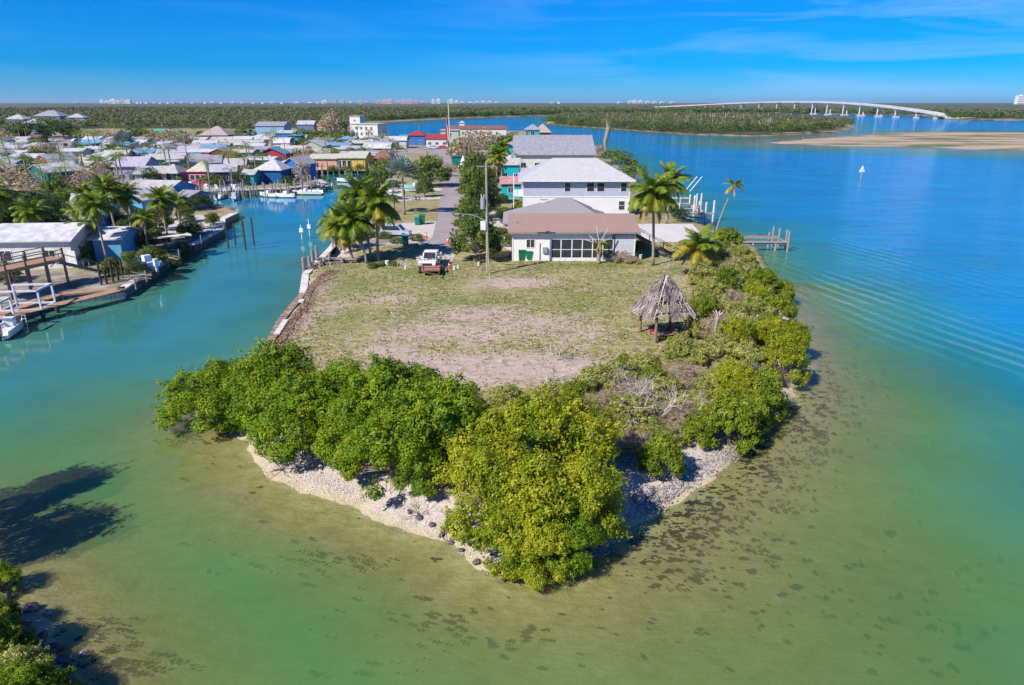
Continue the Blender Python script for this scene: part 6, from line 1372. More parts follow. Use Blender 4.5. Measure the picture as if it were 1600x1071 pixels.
# cones, bins, small yard things
def cone(px, py, lab, s=1.0):
    x, y = at(px, py, G+.04); e = empty('traffic_cone', (x, y, G+.04), 0, lab, 'traffic cone', 'traffic cones round the pickup'); e.scale = (s,)*3
    b = MB(); b.tube([(0,0,.03),(0,0,.75)], [.17,.035], 12); b.build('cone', M_CONE, e); b = MB(); b.tube([(0,0,.38),(0,0,.52)], [.112,.083], 12); b.build('stripe', M_WHITE, e); b = MB(); b.box(-.2,.2,-.2,.2,0,.035); b.build('base', M_CONE, e)
cone(666,373,'orange cone on the white drive behind the pickup',1.3); cone(700,381,'orange cone at the right edge of the road behind the pickup',1.3); cone(686,417,'orange cone at the right front corner of the pickup',1.4); cone(702,419,'orange cone on the pale apron right of the pickup')
def bin_(px, py, m, lab, s=1.0, rz=.1, big=False):
    x, y = at(px, py, G); e = empty('wheelie_bin' if not big else 'dumpster', (x, y, G), rz, lab, 'bin'); e.scale = (s,)*3; w_ = 1.1 if big else .33
    b = MB(); b.add([(-w_*.85,-.3,.06),(w_*.85,-.3,.06),(w_*.85,.3,.06),(-w_*.85,.3,.06),(-w_,-.38,1.0),(w_,-.38,1.0),(w_,.38,1.0),(-w_,.38,1.0)], [(0,3,2,1),(4,5,6,7),(0,1,5,4),(1,2,6,5),(2,3,7,6),(3,0,4,7)]); b.build('body', m, e)
    b = MB(); b.side([(-.42,1.0),(-.40,1.05),(.2,1.14),(.42,1.08),(.42,1.0)], -w_*1.04, w_*1.04); b.build('lid', m, e); b = MB(); b.bar((-w_*.8,.46,1.02),(w_*.8,.46,1.02),.04); b.build('handle', M_TYRE, e)
    for sx in (-1, 1): b = MB(); b.tube([(sx*w_*.8-.03,.33,.12),(sx*w_*.8+.03,.33,.12)], .12, 10); b.build('wheel', M_TYRE, e)
bin_(815,407,M_GREENP,'larger green bin against the cream wall of the low house',1.35); bin_(827,407,M_GREENP,'smaller green bin right of the other one at the low house',1.2,-.1)
bin_(660,351,M_GREENP,'dark green bin on the brown lawn, right one of the pair',1.5); bin_(652,352,M_TEALP,'lighter green bin, left one of the pair on the brown lawn',1.2); bin_(634,384,M_TEALP,'teal bin standing at the hedge near the silver van',1.35)
for i, (px, py, s, lab) in enumerate([(605,416,.5,'white bucket on the green grass left of the trailer'),(634,421,.3,'small white ball-like bucket on the bright grass'),(710,422,.32,'white bucket right of the orange cone'),(716,420,.3,'white post stub near the bush'),(748,415,.3,'white post stub in front of the utility pole'),(1000,406,.5,'white block beside the brush pile')]):
    x, y = at(px, py, G); b = MB(); b.tube([(0,0,0),(0,0,s*1.3)], [s*.4, s*.5], 12); b.tube([(0,0,s*1.3),(0,0,s*1.36)], s*.53, 12); tag(b.build('bucket', M_WHITE, None, loc=(x, y, G)), lab, 'bucket')
x, y = at(631, 417, G); e = empty('bicycle', (x, y, G), .5, 'small white bicycle lying on the bright grass by the trailer', 'bicycle')
for sx in (-.5, .5):
    b = MB(); pts_ = [(sx+.3*math.cos(a_), .0, .32+.3*math.sin(a_)) for a_ in np.linspace(0, 6.28, 13)]; b.tube(pts_, .03, 5, cap=False); b.build('wheel', M_WHITE, e)
b = MB(); b.bar((-.5,0,.32),(-.1,0,.8),.04); b.bar((-.1,0,.8),(.35,0,.8),.04); b.bar((.5,0,.32),(.35,0,.95),.04); b.bar((-.5,0,.32),(.05,0,.32),.04); b.bar((.05,0,.32),(.35,0,.8),.04); b.build('frame', M_WHITE, e); b = MB(); b.box(-.25,.0,-.06,.06,.85,.9); b.build('saddle', M_TYRE, e); b = MB(); b.bar((.33,-.25,.97),(.33,.25,.97),.03); b.build('handlebar', M_TYRE, e)
# utility poles
def upole(px, py, h, label, arm=0, transformer=False, r=.16, lean=0, cat='utility pole'):
    x, y = at(px, py, G); e = empty('utility_pole', (x, y, G), 0, label, cat)
    b = MB(); b.tube([(0,0,-.5),(lean,0,h)], [r, r*.7], 9); b.build('pole', M_GWOOD, e)
    if transformer:
        b = MB(); b.tube([(-.45,-.1,h-5.2),(-.45,-.1,h-4.0)], .28, 12); b.tube([(-.45,-.1,h-4.0),(-.45,-.1,h-3.9)], .2, 12); b.build('transformer', M_STEEL, e)
        for q in (-.6,-.3): b = MB(); b.tube([(q,-.1,h-3.9),(q,-.1,h-3.6)], .05, 6); b.build('insulator', M_WHITE, e)
        b = MB(); b.box(-.75,-.15,-.3,.1,h-7.6,h-6.6); b.build('junction_box', M_WHITE, e)
    if arm:
        b = MB(); b.tube([(0,0,h-6.6),(-1.6,-.2,h-5.9),(-arm,-.4,h-5.7)], .05, 6); b.build('lamp_arm', M_STEEL, e); b = MB(); b.box(-arm-.5,-arm+.05,-.5,-.25,h-5.82,h-5.66); b.build('lamp_head', M_STEEL, e)
    b = MB(); b.bar((-1.1,0,h-.5),(1.1,0,h-.5),.1); b.build('crossarm', M_GWOOD, e)
    return e
up = upole(762, 428, 12.8, 'tall grey utility pole with transformer beside the big bush', 3.2, True, .19)
x, y = at(765, 436, G); b = MB(); b.tube([(0,0,0),(-.35,1.0,8.0)], .025, 5); b.tube([(0,0,0),(-.11,.3,2.4)], .05, 6); tag(b.build('guy_wire', mat('yellow_guard', (.6,.5,.3), (.5,.4,.2), 3, .6), None, loc=(x, y, G)), 'slim guy wire with yellow guard in front of the tall utility pole', 'wire')
for px, py, h, lab in [(298,284,12,'tall thin pole between the white porch house and the pink cottage'),(448,262,11,'utility pole beside the royal blue house'),(726,258,9,'utility pole in the trees right of the street'),(733,262,7.5,'shorter post beside the pole right of the street'),(551,236,10,'utility pole left of the white cubic house'),(332,232,13,'tall mast rising through the tiki building'),(361,212,10,'pale pole against the wood right of the tiki roof'),(36,222,12,'leaning pole in front of the dark trees at far left'),(700,236,9,'utility pole at the end of the street'),(462,240,10,'pole behind the pale green gable house')]:
    upole(px, py, h, lab, r=.13)
# flagpole
x, y = at(704, 240, G); Hf = hp(158, y)-G; e = empty('flagpole', (x, y, G), 0, 'tall white flagpole with a limp red and white striped flag above the street end', 'flagpole')
b = MB(); b.tube([(0,0,0),(-.4,0,Hf)], [.22,.1], 8); b.build('pole', M_WHITE, e)
MR = mat('flag_red', (.62,.05,.06), (.5,.04,.05), 2, .8); MBl = mat('flag_blue', (.03,.05,.22), (.025,.04,.18), 2, .8); b = MB(); nz_ = 13; top = Hf-5.2
def fp(u, v): return (-.45-u*1.6*(.35+.65*v)-.25*math.sin(v*5), .35*math.sin(u*9+v*3), top - v*11*(.75+.35*u))
for i in range(9):
    for j in range(8): b.add([fp(i/9,j/8), fp((i+1)/9,j/8), fp((i+1)/9,(j+1)/8), fp(i/9,(j+1)/8)], [(0,1,2,3)], 2 if (i < 4 and j < 3) else (0 if i % 2 == 0 else 1))
b.build('flag', [MR, M_WHITE, MBl], e); b = MB(); b.tube([(-.4,0,Hf),(-.4,0,Hf+.35)], .2, 8); b.build('finial', M_WHITE, e)
# thatched hut -----------------------------------------------------------------------------
hx, hy = at(1036, 527, G); hut = empty('thatched_hut', (hx, hy+.3, G), .28, 'decaying thatched hut with exposed rafters on wooden posts, on the lawn', 'hut')
RW, RZ, AP = 1.9, 2.4, 5.4
for (sx, sy) in ((-1,-1),(1,-1),(1,1),(-1,1)):
    b = MB(); b.tube([(sx*1.45, sy*1.45, -.2),(sx*1.42, sy*1.42, RZ+.15)], [.15,.13], 9); b.build('post', M_WOOD, hut)
b = MB()
for s_ in (-1, 1): b.bar((-1.7, s_*1.45, RZ+.1),(1.7, s_*1.45, RZ+.1), .12); b.bar((s_*1.45,-1.7,RZ-.03),(s_*1.45,1.7,RZ-.03), .12)
b.build('beam', M_GWOOD, hut)
apx = Vector((0, 0, AP)); rng = np.random.default_rng(6)
cor = [Vector((-RW,-RW,RZ-.15)), Vector((RW,-RW,RZ-.15)), Vector((RW,RW,RZ-.15)), Vector((-RW,RW,RZ-.15))]
for f in range(4):
    a, c = cor[f], cor[(f+1) % 4]
    for k in range(7):
        p = a.lerp(c, k/6.5); b = MB(); top_ = apx + (p-apx)*.02; b.bar(top_, p, .055); b.build('rafter', M_DEAD, hut)
    for k in range(8):
        t_ = .15+.85*k/7.3; b = MB(); b.bar(apx+(a-apx)*t_+Vector((0,0,.05)), apx+(c-apx)*t_+Vector((0,0,.05)), .045); b.build('batten', M_DEAD, hut)
# thatch: palm leaf strips laid on the slopes, thin at the front right
for f in range(4):
    a, c = cor[f], cor[(f+1) % 4]; nrm = (a-apx).cross(c-apx).normalized(); nrm = nrm if nrm.z > 0 else -nrm; V_ = []; F_ = []
    down = ((a+c)/2-apx).normalized(); sidev = (c-a).normalized()
    for q in range(1150):
        t_ = math.sqrt(rng.random()); u = rng.random()
        if f == 0:                                            # facing the camera: bare battens low down, one shaggy hanging mat
            if t_ > .50 and not (.40 < u < .60) and rng.random() < .94: continue
            if t_ < .5 and rng.random() < .25: continue
        if f == 1 and rng.random() < .55: continue
        if rng.random() < .35 and vnoise(np.array([u*6+f*9]), np.array([t_*6]), 1.0, 5)[0] > .5: continue
        p = apx + ((a-apx).lerp(c-apx, u))*t_ + nrm*rng.uniform(.04,.30); L_ = rng.uniform(.3,.65); w_ = rng.uniform(.02,.055)
        d = (down + sidev*rng.normal(0,.45) + nrm*rng.normal(.02,.12)).normalized(); n0 = len(V_); s_ = d.cross(nrm).normalized()*w_
        V_ += [p-s_, p+s_, p+s_*.7+d*L_, p-s_*.7+d*L_]; F_.append((n0,n0+1,n0+2,n0+3))
    put('thatch', npmesh('thatch', [tuple(v) for v in V_], F_, leafmat('thatch_strip', (.10,.075,.07), (.62,.52,.49), (.26,.21,.20), .3, .9, .05, .95)), hut)
x, y = at(1040, 531, G); e = empty('hut_bench', (x, y+.4, G), .3, 'low slatted bench in the shade under the thatched hut', 'bench')
for q in range(4): b = MB(); b.box(-1.1,1.1,-.5+q*.27,-.5+q*.27+.2,.42,.47); b.build('slat', M_TWOOD, e)
for sx in (-.9,.9): b = MB(); b.box(sx-.05,sx+.05,-.45,.45,0,.42); b.build('leg', M_WOOD, e)
for px, py, lab in ((1018,520,'red jerry can by the left rear of the hut'),(1044,515,'red container hanging under the hut front')):
    x, y = at(px, py, G+.2); b = MB(); b.box(-.16,.16,-.12,.12,0,.42); b.tube([(-.08,0,.42),(-.08,0,.5)], .04, 6); b.bar((-.02,0,.49),(.12,0,.49), .04); tag(b.build('jerry_can', mat('red_plastic', (.5,.02,.03), (.4,.02,.02), 3, .5), None, loc=(x, y, G)), lab, 'can')
# cut palm stump behind the hut, dead tall palm trunk, trimmed plant and brush pile
x, y = at(1112, 558, G); e = empty('palm_stump', (x, y, G), 0, 'grey topless palm trunk standing in the brush right of the hut', 'palm stump'); put('trunk', trunk_mesh(3.4, .17, (.15,0)), e); b = MB()
for k in range(7): a = k*.9; b.bar((.15,0,3.35),(.15+.4*math.cos(a),.4*math.sin(a),3.75), .05)
b.build('frond_stub', M_DEAD, e)
x, y = at(947, 243, G); e = empty('dead_palm', (x, y, G), 0, 'tall thick dead palm trunk with a ragged tuft beside the huge grey roof', 'dead palm'); b = MB(); b.tube([(0,0,0),(-.6,0,5),(.5,0,10),(-.3,0,13)], [.55,.75,.95,.6], 9); b.build('trunk', M_PALMT, e)
put('crown', far_crown(8, 'palmd', 12), e, (-.2,0,12.8), (0,0,0), 3.4); put('green_tuft', FCROWN[1], e, (-.2,0,13.0), (0,0,1), 3.0)
e = palm(935, 412, 2.6, 1.5, 'short trimmed palm with upright dead stalks in front of the screened porch', plan='trimmed', r=.26, seed=4)
b = MB()
for a_, l_, t_ in ((-.9,1.6,.9),(-.2,2.3,.2),(.5,2.2,.5),(1.2,1.3,1.1),(-1.4,1.9,1.3)): b.bar((0,0,2.5),(math.sin(t_)*l_*(1 if a_ > 0 else -1), .1, 2.5+math.cos(t_)*l_), .09)
b.build('dead_stalk', M_DEAD, e)
for i, (px, py, s) in enumerate([(965,405,1.6),(985,408,1.3),(950,408,1.2)]):
    x, y = at(px, py, G); tag(put('brush_pile', TW[i], None, (x, y, G), (.2, 1.1, i), s), ['tall twiggy brush pile against the porch end','low brush pile near the stairs','small brush pile beside the trimmed palm'][i], 'brush pile')
tree('brown_scrub', 968, 408, 2.0, 1.7, 'heap of dry brown brush in front of the slatted wall', cat='brush pile', name='brush_pile'); tree('brown_scrub', 990, 411, 1.2, .9, 'low brown cuttings at the foot of the stairs', cat='brush pile', name='brush_pile')
tree('bush', 1000, 398, 1.2, 2.6, 'small green tree beside the wooden stairs', cat='tree'); tree('bush', 946, 405, .7, 1.3, 'low green bush right of the trimmed palm', cat='bush', name='bush')
# ------------------------------------------------------------------ palms and planting
gp = 'palms on the grass beside the canal'
palm(551,410,4.7,3.7,'left palm of the canal group, hanging yellow fronds over the slip',gp,(-1.0,.4),'skirt',r=.17)
palm(573,412,5.4,3.8,'second palm of the canal group with the straight leaning trunk',gp,(-1.5,.5),'std',r=.15)
palm(580,407,8.2,3.6,'tall rear palm of the canal group',gp,(-1.6,2.0),'std',r=.15)
palm(591,408,7.2,3.9,'right palm of the canal group, largest crown',gp,(.2,.3),'skirt',r=.17)
palm(533,392,3.6,2.8,'small palm left behind the canal group',gp,(-.9,.3),'small',r=.12)
palm(1020,415,8.9,4.0,'tall palm with yellow skirt right of the low house',None,(-.6,0),'skirt',r=.17)
palm(1041,350,7.0,4.0,'palm behind the tall yellow-skirted one, before the dock',None,(.4,0),'std',r=.16)
palm(1090,432,3.4,3.5,'short yellowing palm behind the hut, beside the pale slab',None,(-.1,0),'yellow',r=.22)
palm(1117,372,7.6,1.9,'slim leaning palm with a white trunk and a small crown over the water',None,(2.2,.3),'small',r=.11)
palm(168,412,7.2,2.9,'tall palm with long trunk before the white shed on the left bank','palms along the left bank',(-.3,0),r=.14)
palm(188,392,8.4,2.8,'tallest palm of the left bank group','palms along the left bank',(-.5,0),r=.14)
palm(212,385,7.0,2.8,'palm right of the tallest one on the left bank','palms along the left bank',(-.4,0),r=.14)
palm(140,405,4.4,2.6,'short yellow-green palm left of the shed steps','palms along the left bank',(.0,0),'small',r=.14)
palm(262,372,5.6,3.0,'rounded palm before the white gable on the left bank','palms along the left bank',(-.1,0),'std',r=.15)
palm(12,392,7.5,3.6,'big palm at the left edge with an orange dead skirt','palms along the left bank',(-.6,0),'skirt',r=.2)
palm(-12,372,9.6,3.4,'tall palm cut by the left edge','palms along the left bank',(.4,0),'std',r=.2)
palm(120,372,4.0,2.4,'small palm before the wall painted shade-blue','palms along the left bank',(.2,0),'small',r=.12)
palm(776,304,8.2,3.4,'palm with a thick hanging brown skirt right of the street',None,(.2,0),'skirt',r=.2)
palm(784,292,9.0,2.9,'tall palm behind the skirted one',None,(.1,0),'std',r=.17)
for a in [(656,222,9,3.6,'tall palm at the channel edge beside the royal blue building'),(622,279,8,4.0,'large palm behind the silver fan palm'),(427,252,9,4.4,'tall leaning palm in front of the pale blue two-storey house'),
  (143,243,8,4.2,'yellowish palm with tall trunk at the edge of the car park'),(183,228,8,4.0,'palm left of the silver-blue fan palm at far left'),(34,252,6,3.5,'palm over the peach trailers at far left'),(66,240,5,3.6,'palm in the sandy bushes by the car park'),
  (97,282,5,3.4,'low yellow-green palm behind the carport roof'),(105,276,5,3.4,'second low palm behind the carport roof'),(385,278,5,2.8,'bushy palm left of the deep blue house roof'),(401,276,5,3.0,'bushy palm right of its twin near the deep blue house'),(388,262,6,3.0,'palm behind the bushy pair'),
  (320,282,3,2.2,'small palm between the porch room and the pink cottage'),(289,284,3,2.4,'dark palm right of the screened porch room'),(508,256,4,3.0,'palm left of the yellow building roof'),(521,255,4,3.0,'palm behind the yellow building roof'),(567,252,4,3.2,'twin palm right behind the yellow building'),(578,254,4,3.2,'palm at the right end of the yellow building'),
  (478,256,3,2.6,'palm hedge in front of the pale green house'),(492,257,3,2.6,'palm in front of the pale green house'),(196,252,4,3.0,'small green palm under the fan palm'),(455,236,5,2.8,'palm before the round-roofed trailer'),(433,236,4,2.6,'small palm left of the round-roofed trailer'),
  (360,268,4,2.4,'palm against the blue trailer'),(352,250,4,2.6,'palm beside the hot pink gable house'),(800,270,5,2.4,'small palm at the taller turquoise house'),(806,268,4,2.4,'palm over the turquoise fence'),(690,222,4,2.4,'small palm before the red roof'),(668,226,4,2.6,'palm between the royal blue and red roofs'),
  (132,244,3,2.4,'green palm at the green container'),(75,302,4,2.4,'palm beside the carport columns'),(835,232,6,3.0,'palm by the turquoise lookout'),(610,238,5,3,'palm left of the arched canopy'),(540,258,3,2.2,'garden palm behind the yellow roof'),(12,215,6,3,'palm at the far left edge below the stilt houses'),(598,232,5,2.8,'palm by the far channel shore')]:
    far_palm(*a, group='palms among the trailers')
far_palm(632,336,7,3.6,'silver-blue fan palm left of the street',fan=True); far_palm(203,264,7,4.6,'silver-blue fan palm among the trailers at left',fan=True)
far_palm(616,332,4,2.2,'smaller fan palm left of the silver-blue one',fan=True)
# trees
g_ = None
for a in [('tree',742,408,3.0,5.6,'big leafy bush beside the tall utility pole'),('tree',760,402,2.0,3.8,'lower leafy part of the growth right of the utility pole'),
  ('tree',675,292,4.6,6.4,'round bright tree left of the street'),('tree',664,308,2.0,3.6,'small tree on the lawn left of the street'),
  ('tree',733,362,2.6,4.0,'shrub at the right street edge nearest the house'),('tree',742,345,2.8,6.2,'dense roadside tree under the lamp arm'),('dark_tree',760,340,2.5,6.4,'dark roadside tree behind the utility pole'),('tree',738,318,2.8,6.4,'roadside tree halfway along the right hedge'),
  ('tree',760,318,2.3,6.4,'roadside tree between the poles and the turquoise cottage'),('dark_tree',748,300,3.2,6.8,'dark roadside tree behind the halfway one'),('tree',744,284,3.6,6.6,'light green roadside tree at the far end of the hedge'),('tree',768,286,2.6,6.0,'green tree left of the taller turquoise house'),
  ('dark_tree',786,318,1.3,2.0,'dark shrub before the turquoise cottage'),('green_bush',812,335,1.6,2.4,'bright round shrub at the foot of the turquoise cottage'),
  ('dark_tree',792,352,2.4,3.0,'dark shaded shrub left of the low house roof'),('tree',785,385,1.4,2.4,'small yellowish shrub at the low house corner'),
  ('far_brown_tree',735,252,7,10,'large olive-brown tree right of the street end'),('far_brown_tree',755,246,7,10,'broad olive tree behind the skirted palm'),('far_tree',775,240,6,8,'green tree before the long terracotta roof'),('far_tree',800,236,6,8,'round green tree left of the turquoise lookout'),('far_tree',716,248,5,7,'green tree by the pale green shop'),
  ('far_brown_tree',688,276,4.2,3.6,'low dry vine heap at the left street edge'),('far_brown_tree',700,268,3,2.4,'dry brush on the road verge'),('far_tree',735,276,4,5,'yellow-green tree above the hedge'),
  ('bush',600,372,1.4,1.2,'low hedge bush left of the van'),('bush',622,380,1.2,1.1,'low hedge bush by the teal bin'),('bush',652,378,1.3,1.5,'pale dry bush on the white drive'),('bush',612,415,1.0,.6,'low plants at the foot of the right canal palm'),('bush',585,417,1.4,.6,'low plants between the canal palm trunks'),
  ('bush',570,372,1.8,1.4,'green shrub hanging over the timber slip'),('far_tree',640,276,3,4,'small tree behind the silver fan palm'),
  ('dark_tree',30,372,6.5,7.2,'large dark round tree behind the left edge palms'),('dark_tree',55,380,5,6,'dark tree right of the large one at the left edge'),('tree',98,325,3.4,5.4,'olive columnar tree left of the trailer boat'),('green_bush',112,350,2.6,2.4,'bright lime hedge before the sloping white roof'),('bush',90,365,2.4,3,'lime shrub left of the house painted shade-blue'),
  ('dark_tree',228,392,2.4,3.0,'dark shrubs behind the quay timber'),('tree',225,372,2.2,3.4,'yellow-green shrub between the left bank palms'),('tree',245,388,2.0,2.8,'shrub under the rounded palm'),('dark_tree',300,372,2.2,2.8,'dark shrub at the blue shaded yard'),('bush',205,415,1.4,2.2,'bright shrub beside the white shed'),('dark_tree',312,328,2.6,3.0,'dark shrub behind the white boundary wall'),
  ('tree',8,440,1.8,2.0,'brown-green bush under the timber deck'),('bush',85,395,1.6,2.2,'shrub before the long white roof'),
  ('far_tree',80,214,13,12,'large round green tree in front of the far stilt houses'),('far_dark_tree',100,216,11,9,'dark tree right of the large round green one'),('far_dark_tree',48,222,10,11,'dark blue-green trees left of the large round one'),('far_dark_tree',58,216,8,8,'dark tree under the white hip roof'),('far_dark_tree',24,222,9,9,'dark tree at far left behind the orange buildings'),('far_brown_tree',8,226,7,7,'brownish tree at the left edge'),
  ('far_brown_tree',520,216,8,15,'tall brown casuarina left of the cubic white house'),('far_dark_tree',530,214,6,12,'dark casuarina beside the tall brown one'),('far_tree',541,222,6.5,6.5,'round yellow-green tree below the casuarinas'),('far_tree',478,222,7,7,'green trees in front of the lilac gable roof'),('far_tree',492,220,6,6,'green tree left of the cream house'),('far_dark_tree',384,222,7,8,'green trees between the blue canopies and the pale blue house'),('far_tree',376,226,5,6,'bush right of the blue canopies'),
  ('far_brown_tree',175,226,7,6,'pinkish-brown scrub trees behind the fan palm'),('far_brown_tree',160,222,7,6,'brown scrub trees at the end of the car park'),('far_dark_tree',225,226,8,8,'dark trees behind the silver-blue fan palm'),('far_brown_tree',245,232,8,7,'grey-brown trees behind the lavender house'),('far_brown_tree',270,232,8,8,'tall grey-brown trees in front of the turquoise roofs'),('far_brown_tree',290,230,7,7,'grey-brown trees left of the tiki building'),('far_tree',210,222,8,9,'green tree behind the fan palm'),
  ('far_tree',60,256,5,5,'sandy-green bush above the magenta gable'),('far_brown_tree',72,250,5,6,'pale dry bush beside the car park'),('far_brown_tree',20,290,6,5,'olive scrub left of the big carport'),('far_brown_tree',35,300,5,5,'dry purple-grey bush before the carport'),('far_brown_tree',50,312,4,4,'grey dry bush below the carport'),('far_brown_tree',150,300,5,6,'dry bush under the leafless tree'),
  ('far_dark_tree',218,285,3,4,'dark green shrub left of the white porch house'),('far_tree',280,290,2,3,'shrub behind the white picket fence'),('far_tree',377,290,2.4,3.6,'orange-flowered shrub beside the red side wall'),('far_dark_tree',450,290,2.2,2.6,'dark shrub between the blue waterfront houses'),('far_brown_tree',385,282,2.8,4,'dry tree over the tiny turquoise porch'),('far_dark_tree',412,262,3,5,'dark shrub left of the red house'),
  ('far_tree',520,270,2,2.2,'yellow-green shrubs before the peach wall'),('far_tree',545,270,1.8,2,'shrub before the dark windows of the yellow building'),('far_tree',563,269,1.8,2.4,'shrub at the right of the yellow wall'),('far_brown_tree',600,226,7,5,'brown scrub by the far channel shore'),('far_tree',470,236,4,4,'bush left of the pale green house'),('far_tree',960,252,6,4,'green shrubs right of the huge grey roof'),('far_tree',975,262,5,4,'shrubs on the right shore behind the white roof'),('far_brown_tree',930,244,5,4,'shrubs at the foot of the dead palm'),
  ('far_tree',990,278,4,4,'shrubs behind the two right palms'),('far_brown_tree',1030,332,2.6,2.4,'dry shrubs behind the pale slab'),('far_tree',1060,340,2,2,'small shrub beside the right dock')]:
    cat = 'tree' if any(w_ in a[5] for w_ in ('tree', 'casuarina')) else 'bush'
    tree(*a, cat=cat, name='tree' if cat == 'tree' else 'bush')
for px, py, s, lab in [(163,330,4.0,'large leafless pinkish tree among the trailers at left'),]:
    x, y = at(px, py, G); e = empty('bare_tree', (x, y, G), 1.0, lab, 'tree'); b = MB(); b.tube([(0,0,-.2),(.2,0,1.6),(.1,.1,3.0)], [.42,.34,.3], 9); b.build('trunk', M_BARK, e); put('branches', TWP, e, (.1,.1,2.8), (0,0,0), s)
    rng = np.random.default_rng(9); D = rnd_rot(rng, 2600); D[:,2] = np.abs(D[:,2]); C = D*np.array([6.6,6.6,5.2])*(1-.45*rng.random((2600,1))) + [0,0,3.4]
    Vq, Qq = leaf_quads(C, rnd_rot(rng, 2600), .13, .5, rng); put('dry_pods', npmesh('dry_pods', Vq, Qq, ML['pinkish']), e)
pad('driveway', [(205,340),(318,336),(345,358),(300,366),(215,372)], M_CONC, G+.02)
for a in [('dark_tree',215,432,1.5,1.9,'dark shrub at the head of the quay steps'),('tree',240,418,1.7,2.3,'green shrub behind the quay boards'),('bush',262,405,1.6,2.2,'bushy green plant beside the quay shelter'),('dark_tree',283,392,1.7,2.4,'dark bush at the right end of the quay shelter'),
          ('tree',250,360,2.2,3.2,'yellow-green shrub under the rounded palm crown'),('dark_tree',200,378,2.2,3.4,'dark leafy shrub between shade-blue and white sheds'),('tree',120,412,1.8,2.8,'green shrub in front of the long white wall'),('bush',22,412,1.6,2.6,'leafy shrub half hidden by the raised deck'),('tree',178,432,1.3,2.0,'shrub beside the white shed steps'),
          ('dark_tree',70,350,4,5.5,'dark tree behind the long white ribbed roof'),('tree',110,340,3,4.6,'green tree behind the sloping white roof'),('dark_tree',180,362,2.4,3.6,'dark tree behind the tallest left bank palm'),('tree',332,352,1.4,1.8,'small green bush on the point of the left bank'),('tree',290,348,1.8,2.4,'green bush by the white slab of the left bank')]:
    tree(*a, cat='tree' if 'tree' in a[5] else 'bush', name='tree' if 'tree' in a[5] else 'bush')
palm(232,398,4.8,2.5,'low palm over the quay timber','palms along the left bank',(.3,0),'small',r=.13); palm(150,372,6.4,2.7,'palm before the shade-blue house with the sloping roof','palms along the left bank',(-.2,0),'std',r=.14)
palm(60,395,5.4,2.8,'palm rising behind the long white roof','palms along the left bank',(.3,0),'std',r=.15); palm(283,362,4.6,2.6,'palm right of the rounded one on the left bank','palms along the left bank',(.1,0),'small',r=.14)
boat(232, 425, .9, 4.2, 'blue', 'small blue skiff pulled up among the quay timber', z=G, trailer=True); boat(20, 520, .25, 4.6, 'white', 'white skiff under the left edge boat lift')
# white picket fence and plastic chairs on the row dock
x, y = at(293, 298, G); e = empty('picket_fence', (x, y, G), .03, 'white picket fence between the porch room and the pink cottage', 'fence'); w_ = 22*mpp(293,298)
for q in range(20): b = MB(); b.box(-w_/2+q*w_/20, -w_/2+q*w_/20+.1, -.02, .02, 0, 1.15); b.build('picket', M_WHITE, e)
b = MB(); b.box(-w_/2,w_/2,.021,.06,.3,.4); b.box(-w_/2,w_/2,.021,.06,.85,.95); b.build('rail', M_WHITE, e)
def chair_mesh():
    b = MB(); b.box(-.25,.25,-.25,.25,.40,.45); b.add([(-.25,.2,.45),(.25,.2,.45),(.25,.36,1.0),(-.25,.36,1.0)], [(0,1,2,3)])
    for sx in (-.22,.22):
        for sy in (-.22,.22): b.bar((sx,sy,0),(sx,sy,.42),.05)
        b.bar((sx*1.15,-.2,.65),(sx*1.15,.25,.65),.05)
    return b.mesh('patio_chair', M_WHITE)
CH = chair_mesh()
for i, px in enumerate((322,328,334,341,347,353,359,366,372)):
    x, y = at(px, 299+(i % 3), G+.5); tag(put('patio_chair', CH, None, (x, y, 1.5), (0,0,i*.9), 1.5), 'white plastic chair on the dock of the purple house', 'chair', 'white chairs on the purple house dock')
e_ = W['yellow']; x, y = at(426, 259, G); b = MB(); b.box(-.6,.6,-.05,0,0,2.2); tag(b.build('yellow_door_panel', e_, None, loc=(x, y-.6, G+.1)), 'yellow door panel leaning on the red house', 'door')
x, y = at(17, 234, G); b = MB(); b.tube([(0,0,0),(0,0,4)], 2.0, 14); b.tube([(0,0,4),(0,0,4.5)], [2.0,.5], 14); tag(b.build('water_tank', W['royal'], None, loc=(x, y, G)), 'blue water tank between the peach buildings at far left', 'tank')
x, y = at(58, 224, G); b = MB(); b.tube([(0,0,0),(0,0,5)], 1.6, 12); b.tube([(0,0,5),(0,0,5.6)], [1.6,.4], 12); tag(b.build('water_tank', W['bluegrey'], None, loc=(x, y, G)), 'grey-blue tank left of the car park', 'tank')
x, y = at(724, 262, G); b = MB(); b.tube([(0,0,0),(0,0,3.4)], [1.7,.15], 12); tag(b.build('canvas_cone', M_WHITE, None, loc=(x, y, G)), 'pale cone-shaped canvas on the right road verge', 'canvas')
x, y = at(714, 258, G); b = MB(); b.box(-1.6,1.6,-1.2,1.2,.2,2.6); b.box(-1.9,1.9,-1.5,1.5,2.6,2.75); tag(b.build('roadside_kiosk', W['teal'], None, loc=(x, y, G)), 'dark teal kiosk left of the cone-shaped canvas', 'kiosk')
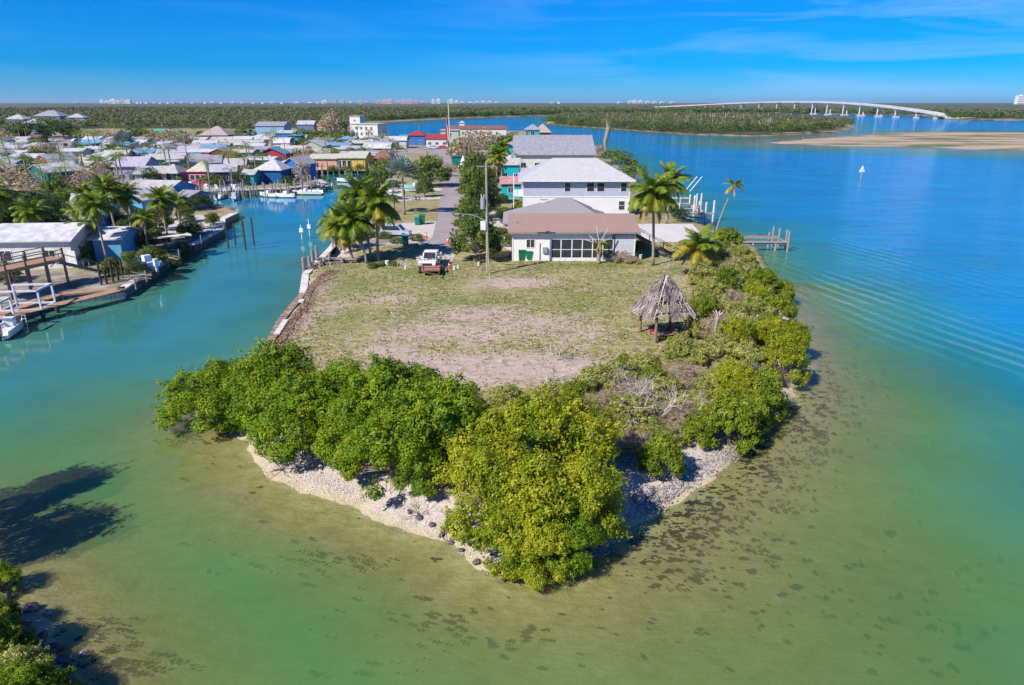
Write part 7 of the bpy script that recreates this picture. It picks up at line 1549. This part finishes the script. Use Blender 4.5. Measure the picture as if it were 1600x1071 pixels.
x, y = at(751, 255, G); e = empty('yard_shade', (x, y, G), 0, 'pale lilac shade sail behind the top of the utility pole', 'shade sail'); b = MB(); b.box(-2.6,2.6,-1.5,1.5,3.8,3.9); b.build('sail', R['lilac'], e); b = MB(); [b.bar((sx,sy,0),(sx,sy,3.8),.1) for sx in (-2.4,2.4) for sy in (-1.3,1.3)]; b.build('post', M_STEEL, e)

rr = random.Random(41); kinds = ['far_tree','far_tree','far_dark_tree','far_tree','far_brown_tree']; nt_ = 0
for _ in range(900):
    px, py = rr.uniform(-8, 612), 216 + 84*rr.random()**1.2; x, y = at(px, py, G)
    if zg(x, y) < .8 or zg(x+2, y-2) < .8 or (56 < px < 118 and py < 247) or any(abs(x-a_) < w_/2+1.0 and abs(y-b_) < d_/2+1.0 for a_, b_, w_, d_ in HOUSES): continue
    if rr.random() < .45: far_palm(px, py, rr.uniform(4, 7.5), rr.uniform(2.4, 3.6), where(px, py, rr.choice(['small green palm','garden palm','slender palm','short bushy palm'])), 'palms among the trailers')
    else: k = rr.choice(kinds); tree(k, px, py, rr.uniform(2.0, 4.0), rr.uniform(3.0, 5.8), where(px, py, {'far_tree':'leafy green yard tree','far_dark_tree':'dark green yard tree','far_brown_tree':'dry brownish yard tree'}[k]), 'yard trees among the trailers')
    nt_ += 1
    if nt_ > 165: break
for i in range(46):
    px, py = rr.uniform(0, 600), rr.uniform(222, 282); x, y = at(px, py, G)
    if zg(x, y) < .8 or any(abs(x-a_) < w_/2+2 and abs(y-b_) < d_/2+2 for a_, b_, w_, d_ in HOUSES): continue
    c_ = rr.choice(['white','silver','grey','blue','red','black','white']); car(px, py, rr.uniform(0, 3), c_, where(px, py, c_ + ' car parked between trailers'), rr.random() < .25)
    HOUSES.append((x, y, 4, 4))
# haze over everything -----------------------------------------------------------------------
hb = MB(); hb.box(-25000, 25000, -300, 25500, -8, 140); hz = hb.build('haze', []); hz['kind'] = 'stuff'
mh = bpy.data.materials.new('haze'); mh.use_nodes = True; t = mh.node_tree; t.nodes.remove(t.nodes['Principled BSDF']); pv = t.nodes.new('ShaderNodeVolumePrincipled')
pv.inputs['Color'].default_value = (.55,.75,1,1); pv.inputs['Density'].default_value = 3.6e-5; pv.inputs['Anisotropy'].default_value = 0.2
t.links.new(pv.outputs[0], t.nodes['Material Output'].inputs['Volume']); hz.data.materials.append(mh)
